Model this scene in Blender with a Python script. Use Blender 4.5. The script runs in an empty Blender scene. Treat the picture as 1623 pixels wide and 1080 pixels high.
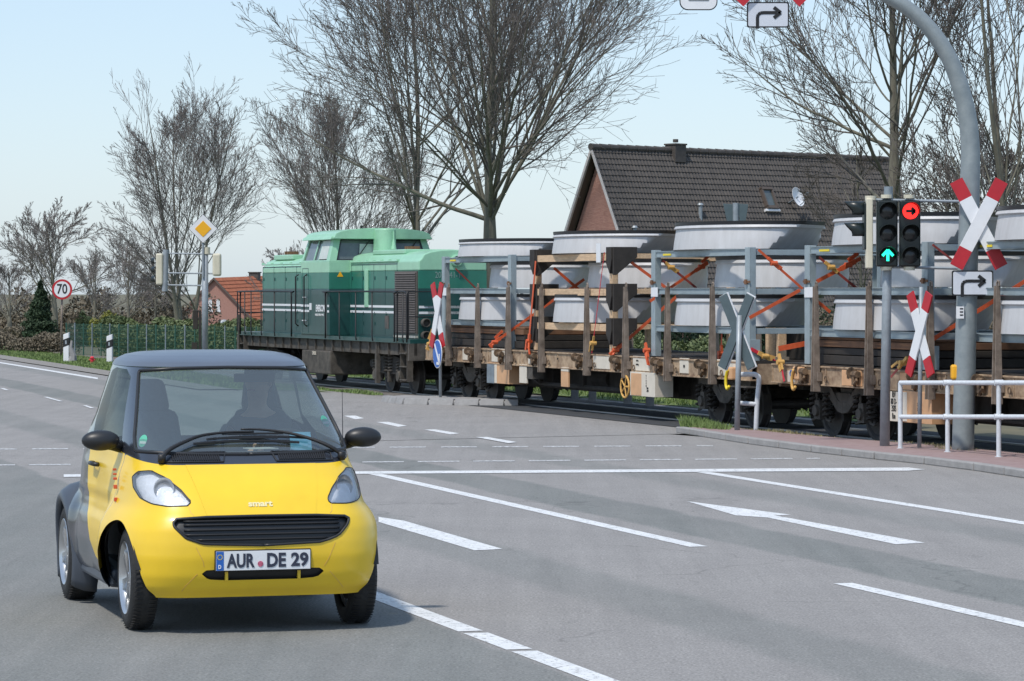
import bpy, bmesh, math, random
import numpy as np
from mathutils import Vector, Matrix
R = math.radians
# ------------------------------------------------------------------ camera, sky, sun
F, H, HOR, CX = 5000.0, 2.0, 460.0, 811.5
sc = bpy.context.scene
cd = bpy.data.cameras.new('camera'); cam = bpy.data.objects.new('camera', cd)
sc.collection.objects.link(cam); sc.camera = cam
cam.location = (0, 0, H); cam.rotation_euler = (R(90), 0, 0)
cd.sensor_width = 36; cd.lens = F / 1623 * 36
cd.shift_y = -(540 - HOR) / 1623
cd.clip_start = 0.5; cd.clip_end = 3000
SUN = Vector((-.30, -.42, .85)).normalized()
w = bpy.data.worlds.new('World'); sc.world = w; w.use_nodes = True
nt = w.node_tree; bg = nt.nodes['Background']
sky = nt.nodes.new('ShaderNodeTexSky'); sky.sky_type = 'NISHITA'; sky.sun_disc = False
sky.sun_elevation = math.asin(SUN.z); sky.sun_rotation = math.atan2(SUN.x, SUN.y)
sky.air_density = 1.0; sky.dust_density = .7; sky.ozone_density = 1.5
mx_ = nt.nodes.new('ShaderNodeMix'); mx_.data_type = 'RGBA'; mx_.inputs[0].default_value = .62   # thin even high haze over the clear sky
tcw = nt.nodes.new('ShaderNodeTexCoord'); spw = nt.nodes.new('ShaderNodeSeparateXYZ'); nt.links.new(tcw.outputs['Generated'], spw.inputs[0])
crw = nt.nodes.new('ShaderNodeValToRGB'); crw.color_ramp.elements[0].position = 0; crw.color_ramp.elements[0].color = (2.65, 3.35, 4.2, 1); crw.color_ramp.elements[1].position = .35; crw.color_ramp.elements[1].color = (2.05, 2.87, 4.1, 1)
nt.links.new(spw.outputs[2], crw.inputs[0]); nt.links.new(sky.outputs[0], mx_.inputs[6]); nt.links.new(crw.outputs[0], mx_.inputs[7])
nt.links.new(mx_.outputs[2], bg.inputs[0]); bg.inputs[1].default_value = 0.12
ld = bpy.data.lights.new('sun', 'SUN'); ld.energy = 2.0; ld.angle = R(3.5); ld.color = (1, .94, .86)
sun = bpy.data.objects.new('sun', ld); sc.collection.objects.link(sun)
sun.rotation_euler = SUN.to_track_quat('Z', 'Y').to_euler(); sun.location = (-40, -20, 60)
sc.view_settings.view_transform = 'Standard'; sc.view_settings.look = 'None'
sc.view_settings.gamma = 1; sc.view_settings.exposure = 0.75
sc.render.engine = 'CYCLES'
C = sc.collection
rnd = random.Random(7)

# ------------------------------------------------------------------ helpers
def P(px, py, Y): return Vector(((px - CX) / F * Y, Y, H - (py - HOR) / F * Y))
def G(px, py):
    Y = F * H / (py - HOR); return Vector(((px - CX) / F * Y, Y, 0))
def mat(name, col, rough=.6, var=.0, scale=5.0, metal=0., bump=0., spec=.5, col2=None, coat=0., detail=6, stretch=None, bscale=None, emit=0):
    m = bpy.data.materials.new(name); m.use_nodes = True; n = m.node_tree; b = n.nodes['Principled BSDF']
    b.inputs['Roughness'].default_value = rough; b.inputs['Metallic'].default_value = metal
    b.inputs['Specular IOR Level'].default_value = spec; b.inputs['Coat Weight'].default_value = coat
    b.inputs['Base Color'].default_value = (*col, 1)
    if emit:
        b.inputs['Emission Color'].default_value = (*col, 1); b.inputs['Emission Strength'].default_value = emit
    if var or col2 or bump:
        tc = n.nodes.new('ShaderNodeTexCoord'); vec = tc.outputs['Object']
        if stretch:
            mp = n.nodes.new('ShaderNodeMapping'); mp.inputs['Scale'].default_value = stretch
            n.links.new(vec, mp.inputs[0]); vec = mp.outputs[0]
        t = n.nodes.new('ShaderNodeTexNoise'); t.inputs['Scale'].default_value = scale; t.inputs['Detail'].default_value = detail
        t.inputs['Roughness'].default_value = .65
        n.links.new(vec, t.inputs['Vector'])
        if var or col2:
            r = n.nodes.new('ShaderNodeValToRGB'); r.color_ramp.elements[0].position = .3; r.color_ramp.elements[1].position = .7
            c2 = col2 or tuple(min(1, c * (1 + var)) for c in col); c1 = col if col2 else tuple(c * (1 - var) for c in col)
            r.color_ramp.elements[0].color = (*c1, 1); r.color_ramp.elements[1].color = (*c2, 1)
            n.links.new(t.outputs[0], r.inputs[0]); n.links.new(r.outputs[0], b.inputs['Base Color'])
        if bump:
            t2 = t
            if bscale:
                t2 = n.nodes.new('ShaderNodeTexNoise'); t2.inputs['Scale'].default_value = bscale; t2.inputs['Detail'].default_value = 4
                n.links.new(vec, t2.inputs['Vector'])
            bp = n.nodes.new('ShaderNodeBump'); bp.inputs['Strength'].default_value = bump; bp.inputs['Distance'].default_value = .02
            n.links.new(t2.outputs[0], bp.inputs['Height']); n.links.new(bp.outputs[0], b.inputs['Normal'])
    return m
M = {}
M['bark'] = mat('bark', (.12, .108, .085), .9, .35, 6, col2=(.21, .20, .15), stretch=(3, 3, .6))
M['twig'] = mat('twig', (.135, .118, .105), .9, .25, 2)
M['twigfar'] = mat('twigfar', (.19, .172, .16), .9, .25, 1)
M['galvmast'] = mat('galvmast', (.215, .25, .26), .5, 0, 7, col2=(.30, .335, .34), metal=.2, detail=9)
M['galv'] = mat('galv', (.30, .335, .36), .5, .16, 9, metal=.25, detail=8)
M['galvdark'] = mat('galvdark', (.22, .26, .29), .5, .2, 9, metal=.3)
M['railwhite'] = mat('railwhite', (.60, .63, .66), .4, .10, 20)
M['plateface'] = mat('plateface', (.60, .63, .68), .4, .05, 6)  # white sign face greyed, its shade put into the base colour
M['white'] = mat('white', (.74, .75, .76), .4, .04, 6)
M['red'] = mat('red', (.46, .018, .028), .4, .1, 8)
M['signback'] = mat('signback', (.10, .135, .145), .5, .12, 6, metal=.3)
M['black'] = mat('black', (.012, .012, .013), .5)
M['blacktrim'] = mat('blacktrim', (.018, .019, .021), .42)
M['rubber'] = mat('rubber', (.018, .018, .018), .75, .3, 40, bump=.3)
M['cream'] = mat('cream', (.62, .58, .45), .5, .08, 5)
M['signal'] = mat('signal', (.010, .016, .015), .35)
M['blue'] = mat('blue', (.02, .12, .45), .4)
M['yellowsign'] = mat('yellowsign', (.85, .42, .01), .45)
M['yellowbox'] = mat('yellowbox', (.85, .42, .02), .4)
M['cone'] = mat('cone', (.46, .455, .45), .5, 0, 2.6, col2=(.56, .56, .565), stretch=(3, 3, .7), detail=8)
M['rack'] = mat('rack', (.30, .36, .38), .5, .14, 5, metal=.15)
M['wood'] = mat('wood', (.60, .42, .26), .8, .2, 6, stretch=(1, 6, 6), bump=.2)
M['darkwood'] = mat('darkwood', (.03, .025, .021), .8, .3, 8)
M['strap'] = mat('strap', (.60, .10, .03), .6, .15, 20)
M['strapdark'] = mat('strapdark', (.28, .05, .04), .6, .2, 20)
M['strapred'] = mat('strapred', (.65, .03, .05), .6, .2, 20)
M['wagon'] = mat('wagon', (.15, .085, .05), .8, 0, 6, col2=(.52, .385, .25), bump=.15)
M['wagonpale'] = mat('wagonpale', (.66, .60, .50), .6, .08, 6)
M['wagontan'] = mat('wagontan', (.62, .36, .19), .65, .12, 5)
M['stanch'] = mat('stanch', (.11, .085, .065), .75, 0, 6, col2=(.30, .245, .20))
M['under'] = mat('under', (.018, .016, .014), .9, 0, 6, col2=(.05, .044, .038), bump=.3)
M['undergrey'] = mat('undergrey', (.04, .036, .03), .85, 0, 7, col2=(.12, .105, .088), bump=.2)
M['wheelsteel'] = mat('wheelsteel', (.045, .04, .037), .6, .3, 8)
M['ochre'] = mat('ochre', (.62, .36, .10), .6)
M['hookyellow'] = mat('hookyellow', (.8, .62, .03), .5)
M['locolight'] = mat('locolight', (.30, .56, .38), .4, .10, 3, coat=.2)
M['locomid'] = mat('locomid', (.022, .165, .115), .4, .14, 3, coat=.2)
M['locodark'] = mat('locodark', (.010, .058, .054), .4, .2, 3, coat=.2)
M['locogrille'] = mat('locogrille', (.10, .085, .075), .7, .2, 10)
M['cabglass'] = mat('cabglass', (.10, .12, .12), .12, .3, 2, spec=.8)
M['curtain'] = mat('curtain', (.5, .55, .52), .6, .1, 10)
M['brick'] = None
M['grass'] = mat('grass', (.07, .11, .03), .9, 0, 2.0, col2=(.16, .20, .06), bump=.3, bscale=30)
M['blade'] = mat('blade', (.09, .155, .035), .7, 0, 5, col2=(.21, .28, .09))
M['bladedry'] = mat('bladedry', (.20, .17, .08), .8, 0, 8, col2=(.30, .27, .14))
M['field'] = mat('field', (.10, .095, .06), .95, 0, .4, col2=(.17, .15, .09))
M['hedge'] = mat('hedge', (.05, .085, .03), .65, 0, 3, col2=(.17, .20, .08))
M['bush'] = mat('bush', (.13, .15, .02), .7, 0, 3, col2=(.25, .24, .05))
M['brownbush'] = mat('brownbush', (.12, .10, .07), .8, 0, 3, col2=(.19, .16, .11))
M['conifer'] = mat('conifer', (.015, .035, .014), .8, 0, 3, col2=(.04, .07, .03))
M['gravel'] = mat('gravel', (.17, .155, .14), .95, 0, 14, col2=(.30, .28, .25), bump=.6, bscale=40)
M['ballast'] = mat('ballast', (.09, .08, .07), .95, 0, 16, col2=(.22, .20, .18), bump=.9, bscale=30)
M['darkasphalt_shade'] = mat('darkasphalt_shade', (.045, .047, .05), .9, .25, 10, bump=.4, bscale=60)
M['kerb'] = mat('kerb', (.30, .29, .28), .85, .15, 7, bump=.3, bscale=40)
def paintm(name, wear):
    m = mat(name, (.60, .61, .60), .65, 0, 5, col2=(.76, .76, .75), bump=.2, bscale=60); n = m.node_tree; b = n.nodes['Principled BSDF']; L = n.links.new
    src = b.inputs['Base Color'].links[0].from_socket; t = n.nodes.new('ShaderNodeTexNoise'); t.inputs['Scale'].default_value = 22; t.inputs['Detail'].default_value = 7; t.inputs['Roughness'].default_value = .75
    tc = n.nodes.new('ShaderNodeTexCoord'); L(tc.outputs['Object'], t.inputs[0]); r = n.nodes.new('ShaderNodeValToRGB'); r.color_ramp.elements[0].position = wear; r.color_ramp.elements[1].position = wear + .07; L(t.outputs[0], r.inputs[0])
    mx = n.nodes.new('ShaderNodeMix'); mx.data_type = 'RGBA'; L(r.outputs[0], mx.inputs[0]); mx.inputs[6].default_value = (.26, .25, .245, 1); L(src, mx.inputs[7]); L(mx.outputs[2], b.inputs['Base Color']); return m
M['paint'] = paintm('paint', .39); M['paintworn'] = paintm('paintworn', .47)
M['concrete'] = mat('concrete', (.27, .265, .26), .85, .15, 10, bump=.2)
M['fence'] = mat('fence', (.03, .10, .07), .5)
M['rooftrim'] = mat('rooftrim', (.55, .52, .50), .6)
M['soffit'] = mat('soffit', (.11, .085, .07), .7)
M['tile'] = mat('tile', (.060, .054, .050), .8, 0, 5, col2=(.10, .088, .078), bump=.2, bscale=20)
M['redtile'] = mat('redtile', (.25, .075, .038), .8, 0, 4, col2=(.37, .135, .07), bump=.2, bscale=20)
M['steel'] = mat('steel', (.45, .46, .47), .35, metal=.8)
M['rust'] = mat('rust', (.11, .055, .03), .8, 0, 4, col2=(.22, .11, .055))

def brickmat(name, c1, c2, mortar, s):
    m = bpy.data.materials.new(name); m.use_nodes = True; n = m.node_tree; b = n.nodes['Principled BSDF']
    tc = n.nodes.new('ShaderNodeTexCoord'); mp = n.nodes.new('ShaderNodeMapping')
    t = n.nodes.new('ShaderNodeTexBrick'); t.inputs['Color1'].default_value = (*c1, 1); t.inputs['Color2'].default_value = (*c2, 1)
    t.inputs['Mortar'].default_value = (*mortar, 1); t.inputs['Scale'].default_value = s; t.inputs['Mortar Size'].default_value = .012
    n.links.new(tc.outputs['UV'], t.inputs[0]); n.links.new(t.outputs[0], b.inputs['Base Color']); b.inputs['Roughness'].default_value = .85
    return m
M['brick'] = mat('brick', (.30, .15, .12), .9, 0, 9, col2=(.44, .25, .20), stretch=(1, 1, 5), bump=.3)
M['brickpave'] = mat('brickpave', (.26, .175, .168), .85, 0, 8, col2=(.33, .245, .235), bump=.3, bscale=30)

SPLITN = {'spring', 'axle_box', 'brake_gear', 'roof_hatch', 'roof_vent', 'step_ladder', 'cross_bearer', 'handrail', 'wiper', 'hanger', 'collar', 'cross_tube', 'bracket', 'visor', 'end_railing', 'clamp', 'brake_disc', 'intake_bar', 'ear', 'eye', 'verge_board', 'soffit', 'lashing_winch', 'curtain', 'gasket', 'post', 'buffer_lamp', 'frame'}
class MB:
    def loose(s):
        par = list(range(len(s.v)))
        def fd(a):
            while par[a] != a: par[a] = par[par[a]]; a = par[a]
            return a
        for f in s.f:
            r0 = fd(f[0])
            for i in f[1:]: par[fd(i)] = r0
        cm = {}
        for f, m in zip(s.f, s.m): cm.setdefault(fd(f[0]), []).append((f, m))
        cl = []
        for fs in cm.values():
            ids = sorted({i for f, _ in fs for i in f}); a = np.array([s.v[i] for i in ids]); cl.append([a.min(0) - .012, a.max(0) + .012, fs])
        ch = True
        while ch:
            ch = False
            for i in range(len(cl)):
                for j in range(len(cl) - 1, i, -1):
                    if (cl[i][0] <= cl[j][1]).all() and (cl[j][0] <= cl[i][1]).all():
                        cl[i] = [np.minimum(cl[i][0], cl[j][0]), np.maximum(cl[i][1], cl[j][1]), cl[i][2] + cl[j][2]]; cl.pop(j); ch = True
        out = []
        for _, _, fs in cl:
            q = MB(); mp = {}
            for f, m in fs:
                for i in f:
                    if i not in mp: mp[i] = len(q.v); q.v.append(s.v[i])
                q.f.append(tuple(mp[i] for i in f)); q.m.append(m)
            out.append(q)
        return out
    def __init__(s): s.v = []; s.f = []; s.m = []; s.mi = 0
    def add(s, vs, fs):
        o = len(s.v); s.v.extend([tuple(v) for v in vs]); s.f.extend([tuple(i + o for i in f) for f in fs]); s.m.extend([s.mi] * len(fs)); return s
    def hexa(s, p):   # 8 points: bottom 4 ccw, top 4 ccw
        return s.add(p, [(3, 2, 1, 0), (4, 5, 6, 7), (0, 1, 5, 4), (1, 2, 6, 5), (2, 3, 7, 6), (3, 0, 4, 7)])
    def box(s, x0, x1, y0, y1, z0, z1):
        return s.hexa([(x0, y0, z0), (x1, y0, z0), (x1, y1, z0), (x0, y1, z0), (x0, y0, z1), (x1, y0, z1), (x1, y1, z1), (x0, y1, z1)])
    def cyl(s, p, q, r, r2=None, n=12, caps=True):
        p = Vector(p); q = Vector(q); r2 = r if r2 is None else r2; d = (q - p)
        if d.length < 1e-6: return s
        a = d.orthogonal().normalized(); b = d.normalized().cross(a); vs = []
        for c, rr in ((p, r), (q, r2)):
            for i in range(n):
                t = 2 * math.pi * i / n; vs.append(c + a * rr * math.cos(t) + b * rr * math.sin(t))
        fs = [(i, (i + 1) % n, n + (i + 1) % n, n + i) for i in range(n)]
        if caps: fs += [tuple(range(n - 1, -1, -1)), tuple(range(n, 2 * n))]
        return s.add(vs, fs)
    def tube(s, pts, r, n=8):
        pts = [Vector(p) for p in pts]; k = len(pts); rs = r if isinstance(r, (list, tuple)) else [r] * k
        vs = []; a = None
        for i, p in enumerate(pts):
            d = (pts[min(i + 1, k - 1)] - pts[max(i - 1, 0)]).normalized()
            a = d.orthogonal().normalized() if a is None else (a - d * a.dot(d)).normalized()
            b = d.cross(a)
            for j in range(n):
                t = 2 * math.pi * j / n; vs.append(p + (a * math.cos(t) + b * math.sin(t)) * rs[i])
        fs = [(i * n + j, i * n + (j + 1) % n, (i + 1) * n + (j + 1) % n, (i + 1) * n + j) for i in range(k - 1) for j in range(n)]
        fs += [tuple(range(n - 1, -1, -1)), tuple(range((k - 1) * n, k * n))]
        return s.add(vs, fs)
    def lathe(s, c, axis, prof, n=24):   # prof: (radius, offset along axis)
        c = Vector(c); ax = Vector(axis).normalized(); a = ax.orthogonal().normalized(); b = ax.cross(a); vs = []
        for r, h in prof:
            for i in range(n):
                t = 2 * math.pi * i / n; vs.append(c + ax * h + (a * math.cos(t) + b * math.sin(t)) * r)
        fs = [(k * n + i, k * n + (i + 1) % n, (k + 1) * n + (i + 1) % n, (k + 1) * n + i) for k in range(len(prof) - 1) for i in range(n)]
        return s.add(vs, fs)
    def prism(s, pts, ext):   # polygon points (3D), extruded by vector
        pts = [Vector(p) for p in pts]; e = Vector(ext); n = len(pts)
        return s.add(pts + [p + e for p in pts], [tuple(range(n - 1, -1, -1)), tuple(range(n, 2 * n))] + [(i, (i + 1) % n, n + (i + 1) % n, n + i) for i in range(n)])
    def ball(s, c, r, n=10, sc_=(1, 1, 1)):
        vs = []; fs = []; c = Vector(c)
        for i in range(n + 1):
            a = math.pi * i / n
            for j in range(n * 2):
                b = math.pi * j / n
                vs.append((c.x + r * sc_[0] * math.sin(a) * math.cos(b), c.y + r * sc_[1] * math.sin(a) * math.sin(b), c.z + r * sc_[2] * math.cos(a)))
        for i in range(n):
            for j in range(n * 2): fs.append((i * 2 * n + j, (i + 1) * 2 * n + j, (i + 1) * 2 * n + (j + 1) % (2 * n), i * 2 * n + (j + 1) % (2 * n)))
        return s.add(vs, fs)
    def ribbon(s, p, q, wid, th, up=(0, 0, 1)):
        p = Vector(p); q = Vector(q); d = (q - p).normalized(); nrm = Vector(up); a = d.cross(nrm).normalized(); b = a.cross(d).normalized()
        a *= wid / 2; b *= th / 2
        return s.hexa([p - a - b, p + a - b, q + a - b, q - a - b, p - a + b, p + a + b, q + a + b, q - a + b])
    def build(s, name, mats, parent=None, smooth=False, bevel=0, loc=None, rotz=None, auto=None):
        if name in SPLITN and parent is not None:
            L = s.loose()
            if len(L) > 1:
                for q in L[1:]: q.build1(name, mats, parent, smooth, bevel, loc, rotz, auto)
                return L[0].build1(name, mats, parent, smooth, bevel, loc, rotz, auto)
        return s.build1(name, mats, parent, smooth, bevel, loc, rotz, auto)
    def build1(s, name, mats, parent=None, smooth=False, bevel=0, loc=None, rotz=None, auto=None):
        me = bpy.data.meshes.new(name); me.from_pydata(s.v, [], s.f)
        for m in (mats if isinstance(mats, (list, tuple)) else [mats]): me.materials.append(m)
        if any(s.m): me.polygons.foreach_set('material_index', s.m)
        if smooth or auto: me.polygons.foreach_set('use_smooth', [True] * len(s.f))
        me.update(); me.validate()
        bm = bmesh.new(); bm.from_mesh(me); bmesh.ops.recalc_face_normals(bm, faces=bm.faces)
        if auto:
            for e in bm.edges:
                if len(e.link_faces) == 2 and e.calc_face_angle(0) > R(auto): e.smooth = False
        bm.to_mesh(me); bm.free()
        o = bpy.data.objects.new(name, me); C.objects.link(o); o.parent = parent
        if loc: o.location = loc
        if rotz is not None: o.rotation_euler = (0, 0, rotz)
        if bevel:
            b = o.modifiers.new('bevel', 'BEVEL'); b.width = bevel; b.segments = 2; b.limit_method = 'ANGLE'
        return o
def thing(name, label, cat, loc=(0, 0, 0), rotz=0, group=None):
    o = bpy.data.objects.new(name, None); C.objects.link(o); o.location = loc; o.rotation_euler = (0, 0, rotz)
    o.empty_display_size = .2; o['label'] = label; o['category'] = cat
    if group: o['group'] = group
    return o
def tag(o, label, cat, group=None):
    o['label'] = label; o['category'] = cat
    if group: o['group'] = group
    return o
def struct(o): o['kind'] = 'structure'; return o
def stuff(o, label, cat): o['kind'] = 'stuff'; o['label'] = label; o['category'] = cat; return o
def text(body, size, m, parent, matrix, name='lettering', sx=1.0, depth=.002, bold=0.0):
    cu = bpy.data.curves.new(name, 'FONT'); cu.body = body; cu.size = size; cu.extrude = depth; cu.align_x = 'CENTER'; cu.align_y = 'CENTER'; cu.offset = bold
    cu.resolution_u = 3
    t = bpy.data.objects.new('tmp', cu); C.objects.link(t)
    bpy.context.view_layer.update()
    me = bpy.data.meshes.new_from_object(t.evaluated_get(bpy.context.evaluated_depsgraph_get()))
    bpy.data.objects.remove(t); me.materials.clear(); me.materials.append(m)
    me.transform(matrix @ Matrix.Diagonal((sx, 1, 1, 1))); me.name = name
    o = bpy.data.objects.new(name, me); C.objects.link(o); o.parent = parent
    return o
def frame(o, x, y):   # matrix with local x axis, y axis
    x = Vector(x).normalized(); y = Vector(y).normalized(); z = x.cross(y).normalized(); y = z.cross(x)
    m = Matrix((x, y, z)).transposed().to_4x4(); m.translation = Vector(o); return m

# ------------------------------------------------------------------ ground
DR = Vector((-.2894, .9572, 0)); NR = Vector((.9572, .2894, 0))      # road direction and its right-hand side
def S(s, a): return NR * s + DR * a                                  # lateral s, along a
def gz(x, y):
    t = min(1, max(0, (y - 115) / 80)); return -0.8 * t * t * (3 - 2 * t)
mb = MB(); xs = [-1200, -500, -200, -100, -60, -40, -25, -10, 0, 10, 25, 40, 60, 100, 200, 500, 1200]
ys = [-30, 0, 20, 40, 60, 80, 100, 115, 125, 135, 145, 155, 165, 175, 185, 195, 215, 260, 400, 800, 2000]
mb.add([(x, y, gz(x, y) - .03) for y in ys for x in xs], [(j * len(xs) + i, j * len(xs) + i + 1, (j + 1) * len(xs) + i + 1, (j + 1) * len(xs) + i) for j in range(len(ys) - 1) for i in range(len(xs) - 1)])
struct(mb.build('ground', M['field'], smooth=True))
# asphalt material with worn lanes running along the road
def roadmat():
    m = bpy.data.materials.new('asphalt'); m.use_nodes = True; n = m.node_tree; b = n.nodes['Principled BSDF']; L = n.links.new
    def mth(op, a, bb=None, c=None):
        q = n.nodes.new('ShaderNodeMath'); q.operation = op
        for i, v in enumerate((a, bb, c)):
            if v is None: continue
            if isinstance(v, (int, float)): q.inputs[i].default_value = v
            else: L(v, q.inputs[i])
        return q.outputs[0]
    tc = n.nodes.new('ShaderNodeTexCoord'); vec = tc.outputs['Object']
    def noise(scale, det=5, mscale=None):
        t = n.nodes.new('ShaderNodeTexNoise'); t.inputs['Scale'].default_value = scale; t.inputs['Detail'].default_value = det; t.inputs['Roughness'].default_value = .6
        if mscale:
            mp = n.nodes.new('ShaderNodeMapping'); mp.inputs['Rotation'].default_value = (0, 0, -math.atan2(NR.y, NR.x)); mp.inputs['Scale'].default_value = mscale
            L(vec, mp.inputs[0]); L(mp.outputs[0], t.inputs[0])
        else: L(vec, t.inputs[0])
        return t.outputs[0]
    sep = n.nodes.new('ShaderNodeSeparateXYZ'); L(vec, sep.inputs[0])
    s = mth('ADD', mth('MULTIPLY', sep.outputs[0], NR.x), mth('MULTIPLY', sep.outputs[1], NR.y))
    along = mth('ADD', mth('MULTIPLY', sep.outputs[0], DR.x), mth('MULTIPLY', sep.outputs[1], DR.y))
    wob = mth('MULTIPLY', mth('SUBTRACT', noise(.6, 6), .5), .35)
    sw = mth('ADD', s, wob)
    def band(c, hw, soft):
        d = mth('ABSOLUTE', mth('SUBTRACT', sw, c)); mr = n.nodes.new('ShaderNodeMapRange'); mr.interpolation_type = 'SMOOTHSTEP'
        L(d, mr.inputs[0]); mr.inputs[1].default_value = hw - soft; mr.inputs[2].default_value = hw + soft; mr.inputs[3].default_value = 1; mr.inputs[4].default_value = 0
        return mr.outputs[0]
    k = mth('ADD', mth('MULTIPLY', band(3.4, 1.62, .05), .9), mth('MULTIPLY', band(9.25, .40, .06), .95))
    k = mth('ADD', k, mth('MULTIPLY', band(6.7, .36, .12), .6)); k = mth('ADD', k, mth('MULTIPLY', band(11.3, .3, .15), .55))
    k = mth('MULTIPLY', k, mth('ADD', mth('MULTIPLY', noise(.8, 4, (1.5, .12, 1)), 1.4), .15))
    k = mth('MINIMUM', k, 1.0)
    mix = n.nodes.new('ShaderNodeMix'); mix.data_type = 'RGBA'; L(k, mix.inputs[0])
    mix.inputs[6].default_value = (.258, .245, .231, 1); mix.inputs[7].default_value = (.168, .174, .162, 1)
    # big mottling + fine aggregate
    big = mth('ADD', mth('MULTIPLY', mth('SUBTRACT', noise(.9, 7), .5), .30), 1.0)
    streak = mth('ADD', mth('MULTIPLY', mth('SUBTRACT', noise(1.2, 5, (4, .15, 1)), .5), .35), 1.0)
    fine = mth('MULTIPLY', mth('ADD', mth('MULTIPLY', mth('SUBTRACT', noise(60, 2), .5), 1.7), 1.0), mth('ADD', mth('MULTIPLY', mth('SUBTRACT', noise(14, 4), .5), .45), 1.0))
    mul = mth('MULTIPLY', mth('MULTIPLY', big, fine), streak)
    # bitumen repair joints and dark stains
    vo = n.nodes.new('ShaderNodeTexVoronoi'); vo.inputs['Scale'].default_value = .42
    wv = n.nodes.new('ShaderNodeVectorMath'); wv.operation = 'ADD'; L(vec, wv.inputs[0])
    nn = n.nodes.new('ShaderNodeTexNoise'); nn.inputs['Scale'].default_value = 1.5; L(vec, nn.inputs[0])
    L(nn.outputs[1], wv.inputs[1]); L(wv.outputs[0], vo.inputs[0]); vo.feature = 'DISTANCE_TO_EDGE'
    cr = n.nodes.new('ShaderNodeMapRange'); L(vo.outputs[0], cr.inputs[0]); cr.inputs[1].default_value = 0; cr.inputs[2].default_value = .012; cr.inputs[3].default_value = .76; cr.inputs[4].default_value = 1
    msk = mth('GREATER_THAN', noise(.13, 2), .53)
    crk = mth('SUBTRACT', 1.0, mth('MULTIPLY', msk, mth('SUBTRACT', 1.0, cr.outputs[0])))
    st = n.nodes.new('ShaderNodeMapRange'); L(noise(2.3, 5, (1.3, .35, 1)), st.inputs[0]); st.inputs[1].default_value = .66; st.inputs[2].default_value = .76; st.inputs[3].default_value = 1; st.inputs[4].default_value = .72
    mul = mth('MULTIPLY', mth('MULTIPLY', mul, crk), st.outputs[0])
    vm = n.nodes.new('ShaderNodeVectorMath'); vm.operation = 'SCALE'; L(mix.outputs[2], vm.inputs[0]); L(mul, vm.inputs[3])
    L(vm.outputs[0], b.inputs['Base Color']); b.inputs['Roughness'].default_value = .88
    bp = n.nodes.new('ShaderNodeBump'); bp.inputs['Strength'].default_value = .5; bp.inputs['Distance'].default_value = .01
    L(noise(90, 3), bp.inputs['Height']); L(bp.outputs[0], b.inputs['Normal'])
    return m
M['asphalt'] = roadmat()
def sheet(name, pts, m, z):
    mb = MB(); mb.add([(p[0], p[1], z) for p in pts], [tuple(range(len(pts)))]); return struct(mb.build(name, m))
a0, a1 = -20, 108
sheet('road', [S(-4.5, a0), S(17, a0), S(17, 30), S(14.2, 44), S(12.9, 62), S(12.25, 63), S(12.25, a1), S(-4.5, a1)], M['asphalt'], .0)
sheet('side_road', [G(560, 700), G(1085, 688), G(1150, 672), G(1600, 668), G(1500, 625), G(1000, 627), G(860, 636), G(640, 630), G(505, 619), G(380, 617), G(360, 640)], M['asphalt'], .004)
# railway
P0 = Vector((5.8, 39.2, 0)); XL = Vector((.3404, -.9403, 0)); YL = Vector((.9403, .3404, 0)); TR = math.atan2(XL.y, XL.x)
def W(t, v, z=0): return P0 + XL * t + YL * v + Vector((0, 0, z))
def T(px, v=0):
    k = (px - CX) / F; return (k * (P0.y + YL.y * v) - P0.x - YL.x * v) / (XL.x - k * XL.y)
def V(px, t):
    k = (px - CX) / F; return (k * (P0.y + XL.y * t) - P0.x - XL.x * t) / (YL.x - k * YL.y)
def Zt(py, t, v=0): return H - (py - HOR) / F * (P0.y + XL.y * t + YL.y * v)
sheet('track_bed', [W(25, -.75), W(25, 1.9), W(-5.4, 1.9), W(-5.4, -.75)], M['darkasphalt_shade'], .008)
sheet('wagon_shade_strip', [W(-5.4, -.95), W(-5.4, 1.9), W(-17.0, 1.9), W(-17.0, -.95)], M['darkasphalt_shade'], .012)  # wagon's shade laid down as a dark sheet on the road
sheet('ballast', [W(-17.0, -.7), W(-17.0, 2), W(-60, 2), W(-60, -.7)], M['ballast'], .010)
mb = MB()
for v in (.0, 1.09):
    a, b_, c, d = W(25, v - .03), W(-60, v - .03), W(-60, v + .03), W(25, v + .03)
    mb.hexa([a + Vector((0, 0, .0)), d, c, b_] + [q + Vector((0, 0, .03)) for q in (a, d, c, b_)])
struct(mb.build('rails', M['steel']))
# verges
sheet('verge', [S(12.9, 62), S(14.2, 60.5), W(-24, -1.2), W(-60, -.8), S(22, 130), S(12.9, 130)], M['grass'], .016)
sheet('gravel_shoulder', [S(12.22, 62), S(12.95, 62), S(12.95, a1), S(12.22, a1)], M['gravel'], .021)
sheet('lawn', [W(-8.2, 2.3), W(-60, 2.1), W(-60, 14), W(-9, 10)], M['grass'], .014)
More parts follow.
